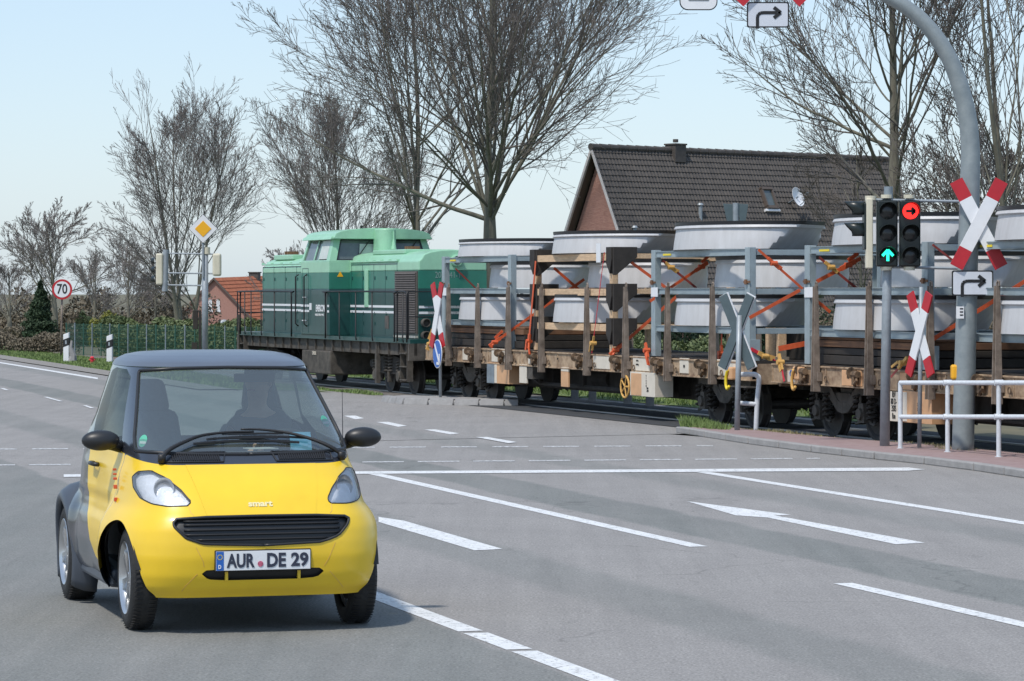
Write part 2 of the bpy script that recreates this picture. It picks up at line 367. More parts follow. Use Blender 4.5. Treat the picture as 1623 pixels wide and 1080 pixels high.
# pavement beside the turning lane
pf = [G(1085, 686), G(1130, 693), G(1200, 704), G(1300, 717), G(1400, 728), G(1480, 736), G(1560, 746), G(1660, 761), G(1900, 800)]
pb = [G(1900, 760), G(1660, 732), G(1560, 722), G(1480, 714), G(1400, 708), G(1300, 700), G(1200, 690), G(1130, 683)]
mb = MB(); mb.prism([(p.x, p.y, 0) for p in pf + pb], (0, 0, .07)); struct(mb.build('pavement', M['brickpave'], bevel=.01))
mb = MB(); pts = [Vector((p.x, p.y, 0)) for p in pf]
for a, b_ in zip(pts[:-1], pts[1:]):
    n = max(1, round((b_ - a).length / .9)); d = (b_ - a) / n; nn = Vector((d.y, -d.x, 0)).normalized()
    if nn.x > 0: nn = -nn
    for i in range(n):
        p = a + d * (i + .015); q = a + d * (i + .985)
        mb.hexa([p, q, q + nn * .13, p + nn * .13] + [x + Vector((0, 0, .085)) for x in (p, q, q + nn * .13, p + nn * .13)])
struct(mb.build('kerb', M['kerb'], bevel=.012))
# kerbed island at the level crossing
isl = [G(607, 637), G(640, 641.5), G(720, 643), G(800, 644), G(822, 644), G(806, 640), G(700, 636), G(640, 634)]
mb = MB(); mb.prism([(p.x, p.y, 0) for p in isl], (0, 0, .09)); struct(mb.build('traffic_island', M['kerb'], bevel=.03))
mb = MB(); e = isl[0:5]
for a, b_ in zip(e[:-1], e[1:]):
    n = max(1, round((b_ - a).length / .45)); d = (b_ - a) / n; nn = Vector((d.y, -d.x, 0)).normalized()
    if nn.y > 0: nn = -nn
    for i in range(n):
        p = a + d * (i + .03); q = a + d * (i + .97); t_ = .115
        mb.hexa([p - nn * .12, q - nn * .12, q + nn * .05, p + nn * .05] + [p - nn * .12 + Vector((0, 0, t_)), q - nn * .12 + Vector((0, 0, t_)), q + nn * .0 + Vector((0, 0, t_)), p + nn * .0 + Vector((0, 0, t_))])
struct(mb.build('island_kerb', M['concrete'], bevel=.01))

# road markings
def mark(name, quads, m='paint', z=.003):
    mb = MB()
    for q in quads: mb.add([(p.x, p.y, z) for p in q], [tuple(range(len(q)))])
    return struct(mb.build(name, M[m]))
def along(s, a, b_, wd=.13): return [S(s - wd / 2, a), S(s + wd / 2, a), S(s + wd / 2, b_), S(s - wd / 2, b_)]
def al(px, py): return G(px, py).dot(DR)
def lat(px, py): return G(px, py).dot(NR)
q = []
sA = (lat(605, 945) + lat(945, 1080)) / 2
q += [along(sA, 5, al(830, 1033), .15), along(sA, al(822, 1030), al(757, 1004), .15), along(sA, al(750, 1001), al(600, 943), .15), along(sA, al(600, 943), al(560, 925), .15)]
sC = 8.5
q += [along(sC, al(1110, 867), al(608, 751), .15), along(8.38, 2, al(1340, 925), .14)]
sB = 6.9
q += [[G(600, 820), G(640, 826), G(797, 871), G(752, 873), G(600, 828)]]
sD = 12.03
q += [along(sD, 10, al(1100, 746), .16)]
mark('lane_line', q)
q = [[G(101, 757), G(101, 753), G(580, 748), G(1440, 742), G(1466, 745), G(1440, 747), G(580, 752)]]
mark('stop_line', q, z=.0055)
q = []
for a in (al(545, 661), ): pass
for (x0, y0, x1, y1) in ((545, 660, 577, 665), (597, 670, 645, 677), (672, 682, 728, 689), (754, 694, 820, 703)):
    q += [[G(x0, y0), G(x0 + 18, y0 - .3), G(x1, y1 - 1), G(x1 - 14, y1 + .6)]]
for (x0, y0, x1, y1) in ((69, 630, 100, 637), (131, 643.5, 150, 648), (0, 616, 14, 619)): q += [[G(x0, y0), G(x0 + 6, y0), G(x1, y1), G(x1 - 6, y1)]]
mark('guide_dash', q, z=.008)
q = []
def dashrow(y0, x0, x1, dash, gap, y1, th):
    x = x0
    while x < x1:
        e_ = min(x + dash, x1); f0 = y0 + (y1 - y0) * (x - x0) / (x1 - x0); f1 = y0 + (y1 - y0) * (e_ - x0) / (x1 - x0)
        q.append([G(x, f0 + th), G(e_, f1 + th), G(e_, f1 - th), G(x, f0 - th)]); x += dash + gap
dashrow(712.5, -30, 1130, 57, 24, 707, .75); dashrow(738, -42, 1300, 66, 22, 727, .8)
mark('crossing_dash', q, 'paintworn', z=.003)
dashl = [S(sD + .0 - .05, al(155, 600)), S(sD + .06, al(155, 600))]
mark('edge_line', [[G(155, 601.5), G(155, 599), G(0, 574.3), G(-400, 512), G(-400, 513), G(0, 576)]], z=.003)
# arrow in the turning lane
ar = [(1088, 795), (1240, 815), (1250, 820), (1225, 818), (1300, 829), (1466, 861), (1418, 863), (1200, 818), (1166, 817)]
mark('lane_arrow', [[G(1088, 795), G(1253, 816.5), G(1228, 818), G(1252, 822), G(1466, 861), G(1420, 863.5), G(1216, 821), G(1166, 817.5)]])

# ------------------------------------------------------------------ vegetation
def tubes(plines, k, me_v, me_f):
    ang = [2 * math.pi * i / k for i in range(k)]; ca = np.cos(ang); sa = np.sin(ang)
    for pts, rs in plines:
        n = len(pts); d = np.empty_like(pts); d[1:-1] = pts[2:] - pts[:-2]; d[0] = pts[1] - pts[0]; d[-1] = pts[-1] - pts[-2]
        d /= np.linalg.norm(d, axis=1)[:, None] + 1e-9
        ref = np.array([1., 0, 0]) if abs(d[0][0]) < .7 else np.array([0, 1., 0])
        a = np.cross(d, ref); a /= np.linalg.norm(a, axis=1)[:, None]; b = np.cross(d, a)
        ring = pts[:, None, :] + (a[:, None, :] * ca[None, :, None] + b[:, None, :] * sa[None, :, None]) * rs[:, None, None]
        o = me_v['n']; me_v['l'].append(ring.reshape(-1, 3)); me_v['n'] += n * k
        i = np.arange(n - 1)[:, None] * k; j = np.arange(k)[None, :]; j2 = (j + 1) % k
        me_f.append((np.stack([i + j, i + j2, i + k + j2, i + k + j], -1).reshape(-1, 4) + o))
def npmesh(name, verts, quads, m, parent, smooth=True):
    me = bpy.data.meshes.new(name); me.vertices.add(len(verts)); me.vertices.foreach_set('co', verts.astype(np.float32).ravel())
    nf = len(quads); k = quads.shape[1]; me.loops.add(nf * k); me.loops.foreach_set('vertex_index', quads.astype(np.int32).ravel())
    me.polygons.add(nf); me.polygons.foreach_set('loop_start', np.arange(0, nf * k, k, dtype=np.int32))
    me.polygons.foreach_set('use_smooth', np.full(nf, smooth)); me.materials.append(m); me.update(calc_edges=True)
    o = bpy.data.objects.new(name, me); C.objects.link(o); o.parent = parent; return o
def rvec(rg): v = rg.normal(size=3); return v / np.linalg.norm(v)
def bare_tree(label, loc, h, spread, r0, fork, seed, nlimb=14, up=.35, n2=9, n3=7, n4=4, multi=1, lean=(0, 0), name='bare_tree', tw='twig', rmin=.007, limb_angle=(.15, .75), group='bare trees beyond the railway', wander=.10, droop=0.):
    rg = np.random.default_rng(seed); L = {0: [], 1: [], 2: [], 3: [], 4: []}
    def grow(p, d, ln, r, lev, nseg, upf, wand):
        pts = [p.copy()]; d = d / np.linalg.norm(d); dirs = [d]
        for i in range(nseg):
            d = d + rvec(rg) * wand + np.array([0, 0, upf / nseg]); d /= np.linalg.norm(d)
            pts.append(pts[-1] + d * ln / nseg); dirs.append(d)
        pts = np.array(pts); tt = np.linspace(0, 1, nseg + 1); rs = np.maximum(r * (1 - .85 * tt ** 1.1), rmin * .8)
        L[lev].append((pts, rs)); return pts, dirs, rs
    def kids(pts, dirs, rs, ln, lev, cnt, ang, t0, lr):
        n = len(pts) - 1; out = []
        for c in range(cnt):
            t = t0 + (1 - t0) * (c + rg.uniform(0, 1)) / cnt; i = min(int(t * n), n - 1); f = t * n - i
            p = pts[i] * (1 - f) + pts[i + 1] * f; d = dirs[i]; r = rs[i] * (1 - f) + rs[i + 1] * f
            o = rvec(rg); o -= d * o.dot(d); o /= np.linalg.norm(o) + 1e-9; a = rg.uniform(*ang)
            nd = d * math.cos(a) + o * math.sin(a) + np.array([0, 0, .08])
            nl = ln * lr * (1.15 - .75 * t) * rg.uniform(.7, 1.25)
            out.append((p, nd, nl, max(r * rg.uniform(.45, .65), rmin)))
        return out
    for mstem in range(multi):
        base = np.array([0., 0, 0]); d0 = np.array([lean[0], lean[1], 1.]);
        if multi > 1: a = 2 * math.pi * mstem / multi + seed; d0 += np.array([math.cos(a), math.sin(a), 0]) * .16; base += np.array([math.cos(a), math.sin(a), 0]) * r0 * .9
        pts, dirs, rs = grow(base, d0, h * .97, r0 / (multi ** .4), 0, 14, .05, .035)
        rs[0] *= 1.3; tq = np.linspace(0, 1, len(rs)) * .97; rs *= 1 - .38 * np.clip((tq - fork / h) / .12, 0, 1)
        n = len(pts) - 1
        for c in range(nlimb // multi + (multi > 1)):
            # limbs: many from close to the fork, the rest along the leader
            t = fork / h + (1 - fork / h) * (.03 + .80 * rg.uniform(0, 1) ** 1.5); i = min(int(t * n), n - 1); f = t * n - i
            p = pts[i] * (1 - f) + pts[i + 1] * f
            az = 2 * math.pi * (c * .382 + rg.uniform(-.08, .08)) + seed; q_ = (p[2] - fork) / (h - fork); a = limb_angle[0] + (limb_angle[1] - limb_angle[0]) * min(1, max(0, (c * .618) % 1 * (1 - .35 * q_) + .1 * rg.normal()))
            d = np.array([math.cos(az) * math.sin(a), math.sin(az) * math.sin(a), math.cos(a)])
            zc = (fork * .85 + h) / 2; hv = h - zc; o_ = np.array([p[0] / spread, p[1] / spread, (p[2] - zc) / hv]); e_ = d / np.array([spread, spread, hv]); A_, B_, C_ = e_.dot(e_), o_.dot(e_), o_.dot(o_) - 1
            ln = (-B_ + math.sqrt(max(0, B_ * B_ - A_ * min(C_, -.02)))) / A_ * rg.uniform(.82, 1.03)
            lp, ldr, lr_ = grow(p, d, ln, max(rs[i] * rg.uniform(.24, .42), rmin * 2) * min(1, .55 + ln / spread * .4), 1, 12, up * a - droop, wander * .62)
            for k2 in kids(lp, ldr, lr_, ln, 2, n2, (.3, .75), .18, .52):
                q2 = grow(k2[0], k2[1], k2[2], k2[3], 2, 6, up * .5, wander * .75)
                for k3 in kids(*q2, k2[2], 3, n3, (.3, .8), .12, .5):
                    q3 = grow(k3[0], k3[1], k3[2], k3[3], 3, 4, up * .35, wander * .85)
                    for k4 in kids(*q3, k3[2], 4, n4, (.3, .85), .2, .55):
                        grow(k4[0], k4[1], k4[2], k4[3], 4, 2, .2, .12)
    root = thing(name, label, 'tree', loc, 0, group)
    vv = {'n': 0, 'l': []}; ff = []; tubes(L[0], 10, vv, ff); tubes(L[1], 6, vv, ff)
    npmesh('trunk', np.concatenate(vv['l']), np.concatenate(ff), M['bark'], root)
    vv = {'n': 0, 'l': []}; ff = []; tubes(L[2], 4, vv, ff); tubes(L[3] + L[4], 3, vv, ff)
    npmesh('crown', np.concatenate(vv['l']), np.concatenate(ff), M[tw], root)
    return root
def gl(px, Y): return ((px - CX) / F * Y, Y, gz(0, Y))
bare_tree('largest bare tree, thick trunk rising behind the white cones left of the brown roofed house', gl(778, 66), 10.6, 5.0, .195, 3.15, 3, nlimb=44, up=.12, n2=11, n3=7, n4=5, limb_angle=(.08, 1.3), rmin=.005, wander=.12)
bare_tree('dense bare tree with straight trunk right behind the green locomotive cab', gl(663, 75), 11.6, 4.4, .15, 2.5, 11, nlimb=28, wander=.13, up=.12, n2=10, n3=7, n4=4, limb_angle=(.12, 1.05), rmin=.006)
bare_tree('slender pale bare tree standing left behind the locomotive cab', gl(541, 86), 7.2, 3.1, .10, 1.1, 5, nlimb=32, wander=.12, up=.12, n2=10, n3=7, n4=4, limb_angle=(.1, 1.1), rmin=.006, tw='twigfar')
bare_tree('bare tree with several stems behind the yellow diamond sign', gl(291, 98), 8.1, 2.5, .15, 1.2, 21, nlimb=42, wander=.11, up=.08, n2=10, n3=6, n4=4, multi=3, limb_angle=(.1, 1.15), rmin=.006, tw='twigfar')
bare_tree('tall bare tree with straight trunk behind the traffic lights', gl(1424, 60), 11.5, 4.0, .20, 3.3, 8, nlimb=32, up=.3, n2=11, n3=7, n4=4, limb_angle=(.3, 1.25), wander=.15, rmin=.0058)
bare_tree('bare tree at the right edge behind the curved mast', gl(1612, 58), 10.5, 2.6, .15, 1.6, 14, nlimb=20, up=.3, n2=8, n3=6, n4=4, lean=(-.05, 0), wander=.14, multi=2, limb_angle=(.2, .9))
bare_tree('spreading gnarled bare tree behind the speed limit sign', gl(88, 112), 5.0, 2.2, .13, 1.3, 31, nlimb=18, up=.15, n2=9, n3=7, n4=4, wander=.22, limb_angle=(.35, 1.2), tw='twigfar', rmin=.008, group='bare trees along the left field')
bgt = [(205, 135, 4.2, 2.2, 'low dense bare tree just left of the multi stemmed tree', 41), (150, 142, 3.8, 2.0, 'low bare tree behind the yellowish bush', 42), (15, 140, 3.2, 2.4, 'low bare tree at the left edge behind the conifer', 43),
       (455, 140, 4.1, 2.0, 'bare brownish tree left behind the locomotive', 45), (246, 150, 3.0, 1.5, 'small bare tree left of the brick gable', 46), (600, 150, 4.3, 2.6, 'far bare tree behind the locomotive cab roof', 47)]
for px, Y, hh, sp, lb, sd in bgt:
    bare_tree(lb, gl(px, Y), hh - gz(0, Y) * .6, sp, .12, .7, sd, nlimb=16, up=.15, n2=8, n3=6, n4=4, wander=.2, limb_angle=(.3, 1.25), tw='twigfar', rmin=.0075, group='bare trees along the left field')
bare_tree('bare shrubby tree behind the rightmost wagon load', gl(1560, 66), 5.0, 2.6, .10, .5, 51, nlimb=20, up=.2, n2=8, n3=7, n4=4, wander=.2, limb_angle=(.3, 1.2), rmin=.008, multi=2)
bare_tree('thin bare tree growing against the right end of the dark roof', gl(1368, 64), 5.2, 2.0, .08, 1.2, 52, nlimb=10, up=.2, n2=8, n3=6, n4=3, wander=.2, limb_angle=(.5, 1.2), rmin=.006)

def leaves(pts, size, rg, m, name, parent, squash=1.):
    n = len(pts); a = rg.normal(size=(n, 3)); a /= np.linalg.norm(a, axis=1)[:, None]; b = np.cross(a, rg.normal(size=(n, 3))); b /= np.linalg.norm(b, axis=1)[:, None]
    s = size * rg.uniform(.6, 1.4, size=(n, 1)); a = a * s; b = b * s * .55 * squash
    v = np.stack([pts - a, pts - b, pts + a, pts + b], 1).reshape(-1, 3); q = np.arange(n * 4).reshape(-1, 4)
    return npmesh(name, v, q, m, parent, False)
def lump_pts(cx, cy, z0, rx, ry, rz, n, rg, lumps=26):
    cs = rg.uniform(-1, 1, size=(lumps, 3)); cs[:, 2] = rg.uniform(0, 1, lumps); cs = cs / np.maximum(1, np.linalg.norm(cs, axis=1))[:, None] * .72
    rr = rg.uniform(.2, .36, lumps); k = rg.integers(0, lumps, n); d = rg.normal(size=(n, 3)); d /= np.linalg.norm(d, axis=1)[:, None]
    p = cs[k] + d * (rr[k] * rg.uniform(.65, 1.08, n))[:, None]; p[:, 2] = np.abs(p[:, 2])
    return p * np.array([rx, ry, rz]) + np.array([cx, cy, z0])
def bush(px, Y, wpx, top, m, label, seed, n=5000, size=.05, name='bush', cat='bush', depth=1.0, group=None, z0=None):
    rg = np.random.default_rng(seed); x = (px - CX) / F * Y; rx = wpx / 2 / F * Y; zt = H - (top - HOR) / F * Y; g = gz(x, Y)
    o = leaves(lump_pts(0, 0, 0, rx, rx * depth, zt - g, n, rg), size, rg, M[m], name, None); o.location = (x, Y, g); return tag(o, label, cat, group)
def hedge_run(label, p0, p1, h, dep, seed, m='hedge', n=9000, size=.045, jag=.12, name='hedge'):
    rg = np.random.default_rng(seed); p0 = np.array(p0[:2]); p1 = np.array(p1[:2]); d = p1 - p0; ln = np.linalg.norm(d); d = d / ln; nn = np.array([-d[1], d[0]])
    t = rg.uniform(0, ln, n); hh = h * (1 + jag * (np.sin(t * 1.7 + seed) + np.sin(t * 4.1) * .6 + np.sin(t * 9.3) * .4)); z = hh * rg.uniform(0, 1, n) ** .6; s = rg.uniform(-1, 1, n) * dep / 2 * np.sqrt(np.clip(1.05 - (z / hh) ** 4, .05, 1)) + np.sin(t * 3.3 + z * 5) * .12
    pts = np.zeros((n, 3)); pts[:, :2] = d[None] * t[:, None] + nn[None] * s[:, None]; pts[:, 2] = z
    o = leaves(pts, size, rg, M[m], name, None); o.location = (p0[0], p0[1], gz(0, p0[1])); return tag(o, label, 'hedge')
hedge_run('leafy evergreen hedge with pale tips behind the green fence', gl(175, 96), gl(440, 88), 1.02, 1.2, 1, n=26000, size=.05)
hedge_run('low evergreen hedge on the grass behind the white cones wagon', gl(660, 76), gl(1180, 57), .98, 1.1, 2, n=30000, size=.04)
hedge_run('dark tangled hedge behind the rightmost wagon load', gl(1270, 60), gl(1680, 52), 1.55, 1.3, 3, m='brownbush', n=26000, size=.035, jag=.25)
hedge_run('high dark evergreen hedge in front of the brown roofed house', gl(800, 80), gl(1320, 66), 1.55, 1.2, 5, m='conifer', n=26000, size=.05)
hedge_run('low brown winter hedge along the field at the left edge', gl(-80, 101), gl(118, 99), .62, 1.2, 6, m='brownbush', n=12000, size=.04, jag=.2)
hedge_run('distant brown thicket beyond the field', gl(-250, 160), gl(330, 150), 1.7, 3, 7, m='brownbush', n=16000, size=.10, jag=.35)
bush(62, 106, 56, 438, 'conifer', 'dark pointed evergreen conifer left of the speed limit sign', 11, 9000, .06, name='conifer', cat='tree') if 0 else None
rg = np.random.default_rng(5); n = 14000; zz = rg.uniform(0, 1, n) ** 1.2; rr = (1 - zz) ** .8 * (.62 + .10 * np.sin(zz * 40)) * np.sqrt(rg.uniform(.3, 1, n)); aa = rg.uniform(0, 6.28, n) ; rr *= 1 + .25 * np.sin(aa * 3 + zz * 9) + .12 * np.sin(zz * 61 + aa * 5); zz = zz + rg.normal(0, .015, n)
cr = thing('conifer_tree', 'dark pointed evergreen conifer left of the speed limit sign', 'tree', gl(64, 106))
leaves(np.stack([rr * np.cos(aa), rr * np.sin(aa), .10 + zz * 2.15], 1), .055, rg, M['conifer'], 'crown', cr)
mb = MB(); mb.cyl((0, 0, 0), (0, 0, 2.2), .07, .02, 8); mb.build('trunk', M['bark'], cr)
bush(168, 112, 62, 487, 'bush', 'yellowish green bush behind the delineator posts', 12, 9000, .05)
bush(133, 114, 40, 492, 'hedge', 'dark green bush left of the yellowish bush', 13, 6000, .05)
bush(215, 116, 40, 497, 'brownbush', 'brown bush right of the yellowish bush', 14, 6000, .05)
bush(255, 110, 30, 507, 'hedge', 'small green bush at the foot of the multi stemmed tree', 15, 4000, .05)
bush(20, 116, 70, 515, 'brownbush', 'brownish yellow bush at the left edge', 16, 6000, .05)
# grass blades (uncountable)
def blades(name, label, polys, n, hgt, seed, m='blade', z=.014, wdt=.012):
    rg = np.random.default_rng(seed); pts = []
    for poly, share in polys:
        xs = np.array([p[0] for p in poly]); ys_ = np.array([p[1] for p in poly]); k = int(n * share); got = 0
        while got < k:
            x = rg.uniform(xs.min(), xs.max(), k * 2); y = rg.uniform(ys_.min(), ys_.max(), k * 2); ins = np.zeros(len(x), bool); j = len(xs) - 1
            for i in range(len(xs)):
                c = ((ys_[i] > y) != (ys_[j] > y)) & (x < (xs[j] - xs[i]) * (y - ys_[i]) / (ys_[j] - ys_[i] + 1e-12) + xs[i]); ins ^= c; j = i
            x = x[ins]; y = y[ins]; pts.append(np.stack([x, y], 1)[:k - got]); got += len(pts[-1])
    p = np.concatenate(pts); n = len(p); a = rg.uniform(0, 6.28, n); hh = hgt * rg.uniform(.4, 1.3, n) * (.7 + .5 * np.sin(p[:, 0] * 2.3) * np.cos(p[:, 1] * .9)); dx = np.cos(a) * wdt; dy = np.sin(a) * wdt; l = rg.normal(0, .35, (n, 2)) * hh[:, None]
    v = np.zeros((n, 3, 3)); v[:, 0, :2] = p - np.stack([dx, dy], 1); v[:, 1, :2] = p + np.stack([dx, dy], 1); v[:, 2, :2] = p + l; v[:, :, 2] = z; v[:, 2, 2] = z + hh
    o = npmesh(name, v.reshape(-1, 3), np.arange(n * 3).reshape(-1, 3), M[m], None, False); return stuff(o, label, 'grass')
blades('grass_tuft', 'tuft of bright green grass at the tip of the pavement', [([G(1078, 683), G(1120, 688), G(1155, 690), G(1160, 683), G(1120, 676), G(1085, 677)], 1)], 2600, .16, 1, z=.03, wdt=.009)
blades('grass', 'green grass on the verge beside the far road', [([S(12.95, 62.5), S(14.4, 62), S(14.9, 104), S(12.95, 104)], 1)], 36000, .09, 2, wdt=.02, z=.016)
blades('grass_strip', 'grass strip behind the wagons and beside the track', [([W(-8.2, 2.4), W(-60, 2.3), W(-60, 5.5), W(-8.2, 5.5)], .6), ([W(-22, -.75), W(-45, -.75), W(-45, -1.6), W(-22, -1.0)], .4)], 26000, .10, 3, wdt=.016)
blades('pavement_weeds', 'dry weeds and short grass along the back of the pavement', [([G(1130, 684), G(1300, 701), G(1300, 698), G(1150, 681)], .3), ([G(1300, 701), G(1480, 716), G(1480, 712), G(1300, 698)], .15), ([G(1480, 720), G(1660, 735), G(1660, 727), G(1480, 712)], .55)], 4200, .07, 4, 'bladedry', z=.03)

# ------------------------------------------------------------------ houses
def tiled_slope(name, A, B, down, parent, m, tw=.24, rh=.26, thick=.025, amp=1.):
    """A->B ridge line, 'down' vector from ridge to eave: a real stepped, wavy tile surface"""
    A = Vector(A); B = Vector(B); D = Vector(down); L = (B - A).length; n = int(L / tw); rows = int(D.length / rh)
    u = (B - A) / L; d = D.normalized(); nr = u.cross(d).normalized()
    if nr.z < 0: nr = -nr
    sx = 6; cols = n * sx + 1; vs = []; fs = []; rr = random.Random(4)
    for r in range(rows):
        for (f, lift) in ((0, .004), (1.0, .045)):
            for c in range(cols):
                ph = (c % sx) / sx * 2 * math.pi; hgt = amp * (.022 * (math.sin(ph) + .5 * math.sin(2 * ph)) + lift) + rr.uniform(-.003, .003)
                vs.append(A + u * (L * c / (cols - 1)) + d * (rh * (r + f)) + nr * hgt)
    for r in range(rows):
        for c in range(cols - 1):
            a = (2 * r) * cols + c; fs.append((a, a + 1, a + cols + 1, a + cols))
            if r < rows - 1: b = (2 * r + 1) * cols + c; fs.append((b, b + 1, b + cols + 1, b + cols))
    me = bpy.data.meshes.new(name); me.from_pydata([tuple(v) for v in vs], [], fs); me.materials.append(m); me.update()
    o = bpy.data.objects.new(name, me); C.objects.link(o); o.parent = parent; return o
# brown roofed house
A = P(943, 233, 75); B = P(1412, 253, 82.2); rd = (B - A); rd.z = 0; rl = rd.length; rd.normalize()
pr = Vector((rd.y, -rd.x, 0))                 # toward the camera
if pr.y > 0: pr = -pr
hs = thing('house', 'brick house with steep dark brown tiled roof behind the wagons', 'house', (A.x, A.y, 0), math.atan2(rd.y, rd.x))
HW, DRP = 1.98, 4.3; zr = A.z; ze = zr - DRP
# local: x along ridge, y = away from camera side
sgn = -1
lo = Vector((0, 0, zr)); z2 = B.z
tiled_slope('roof', (-.12, 0, zr), (rl, 0, z2), (0, -HW, -DRP), hs, M['tile'], tw=.11, rh=.15, amp=.45)
tiled_slope('roof', (-.12, 0, zr), (rl, 0, z2), (0, HW, -DRP), hs, M['tile'], tw=.11, rh=.15, amp=.45)
mb = MB(); i_ = .14
mb.prism([(i_, -HW + .25, 0), (i_, HW - .25, 0), (i_, HW - .25, ze + .25), (i_, 0, zr - .22), (i_, -HW + .25, ze + .25)], (rl - 2 * i_, 0, 0)); mb.build('wall', M['brick'], hs)
mb = MB(); k = 1
for s in (-1, 1):
    mb.hexa([(-.14, 0, zr - .13), (-.08, 0, zr - .13), (-.08, s * HW, ze - .13), (-.14, s * HW, ze - .13), (-.14, 0, zr + .02), (-.08, 0, zr + .02), (-.08, s * HW, ze + .02), (-.14, s * HW, ze + .02)])
mb.build('verge_board', M['rooftrim'], hs)
mb = MB()
for s in (-1, 1): mb.hexa([(-.1, 0, zr - .12), (.15, 0, zr - .12), (.15, s * HW, ze - .12), (-.1, s * HW, ze - .12), (-.1, 0, zr - .09), (.15, 0, zr - .09), (.15, s * HW, ze - .09), (-.1, s * HW, ze - .09)])
mb.build('soffit', M['soffit'], hs)
mb = MB(); nrg = int(rl / .3)
for i in range(nrg):
    x = rl * i / nrg; z = zr + (z2 - zr) * i / nrg
    mb.cyl((x - .15, 0, z + .0), (x + rl / nrg - .13, 0, z + .0), .085, .07, 10)
mb.build('ridge_tiles', M['tile'], hs, smooth=False)
mb = MB(); cx_ = 2.75 * rl / 10.8; mb.box(cx_ - .19, cx_ + .19, -.18, .18, zr - .3, zr + .12); mb.box(cx_ - .21, cx_ + .21, -.20, .20, zr + .12, zr + .16); mb.cyl((cx_, 0, zr + .19), (cx_, 0, zr + .27), .07, n=10)
mb.build('chimney', M['tile'], hs, bevel=.01)
def on_roof(px, py):   # intersection of the view ray with the near slope, in local coords
    o = Vector((0, 0, H)); d = P(px, py, 75) - o; R_ = Matrix.Rotation(-math.atan2(rd.y, rd.x), 4, 'Z'); oo = R_ @ (o - Vector((A.x, A.y, 0))); dd = R_ @ d
    zc = (z2 - zr) / rl; nx = Vector((-zc, -DRP / HW, 1)); t = (zr - oo.dot(nx)) / dd.dot(nx); return oo + dd * t
sd = Vector((0, -HW, -DRP)).normalized(); sn = Vector((0, -DRP, HW)).normalized()
p = on_roof(1216, 316); mb = MB()
fx = frame(p, (1, 0, 0), -sd)
def fb(mb, f, x0, x1, y0, y1, z0, z1): mb.hexa([f @ Vector(q) for q in ((x0, y0, z0), (x1, y0, z0), (x1, y1, z0), (x0, y1, z0), (x0, y0, z1), (x1, y0, z1), (x1, y1, z1), (x0, y1, z1))])
fb(mb, fx, -.20, -.15, -.26, .26, .0, .11); fb(mb, fx, .15, .20, -.26, .26, 0, .11); fb(mb, fx, -.2, .2, .22, .29, 0, .12); fb(mb, fx, -.2, .2, -.29, -.22, 0, .11)
sk = mb.build('skylight', M['soffit'], hs); mb = MB(); fb(mb, fx, -.15, .15, -.22, .22, .03, .07); mb.build('pane', M['cabglass'], sk)
mb = MB(); fb(mb, fx, -.26, .26, -.36, -.30, .0, .07); mb.build('sill', M['white'], sk)
p = on_roof(1250, 322)
mb = MB(); c = p + sn * .35; ax = Vector((.2, -1, .35)).normalized()
mb.lathe(c, ax, [(.0, -.07), (.12, -.062), (.2, -.035), (.25, 0), (.255, .01), (.245, .005), (.19, -.03), (.1, -.055), (0, -.062)], 24)
dsh = mb.build('satellite_dish', M['white'], hs, smooth=True)
mb = MB(); mb.cyl(c, p, .02); mb.tube([c + Vector((0, 0, -.24)), c + ax * .15 + Vector((0, 0, -.2)), c + ax * .26 + Vector((0, 0, -.02))], .012); mb.cyl(c + ax * .22 + Vector((0, 0, -.03)), c + ax * .3, .03); mb.build('arm', M['galvdark'], dsh)
for (px, py, hh) in ((1110, 345, .3), (1006, 372, .16)):
    p = on_roof(px, py); mb = MB(); mb.cyl(p - Vector((0, 0, .1)), p + Vector((0, 0, hh)), .05, n=10); mb.cyl(p + Vector((0, 0, hh)), p + Vector((0, 0, hh + .05)), .08, .05, 10); mb.build('vent_pipe', M['galv'], hs)
# red roofed brick house, far left
Y0 = 190; A = P(340, 441, Y0); B = P(440, 437, Y0 + 14); rd = (B - A); rd.z = 0; rl = rd.length; rd.normalize()
g0 = gz(0, Y0); h2 = thing('house', 'small brick house with orange red tiled roof left of the locomotive', 'house', (A.x, A.y, g0), math.atan2(rd.y, rd.x))
zr = A.z - g0; z2 = B.z - g0; HW = 2.6; DRP = 2.65
# gable faces camera-left
tiled_slope('roof', (-.15, 0, zr), (rl, 0, z2), (0, -HW, -DRP), h2, M['redtile'], tw=.3, rh=.3)
tiled_slope('roof', (-.15, 0, zr), (rl, 0, z2), (0, HW, -DRP), h2, M['redtile'], tw=.3, rh=.3)
mb = MB(); mb.prism([(0, -HW + .2, 0), (0, HW - .2, 0), (0, HW - .2, zr - DRP + .2), (0, 0, zr - .1), (0, -HW + .2, zr - DRP + .2)], (rl, 0, 0)); mb.build('wall', M['brick'], h2)
mb = MB()
for s in (-1, 1): mb.hexa([(-.2, 0, zr - .1), (-.1, 0, zr - .1), (-.1, s * HW, zr - DRP - .1), (-.2, s * HW, zr - DRP - .1), (-.2, 0, zr + .04), (-.1, 0, zr + .04), (-.1, s * HW, zr - DRP + .04), (-.2, s * HW, zr - DRP + .04)])
mb.build('verge_board', M['soffit'], h2)
R2 = Matrix.Rotation(-math.atan2(rd.y, rd.x), 4, 'Z')
def gabl(px, py):
    o = R2 @ (Vector((0, 0, H)) - Vector((A.x, A.y, g0))); d = R2 @ (P(px, py, Y0) - Vector((0, 0, H))); t = -o.x / d.x; return o + d * t
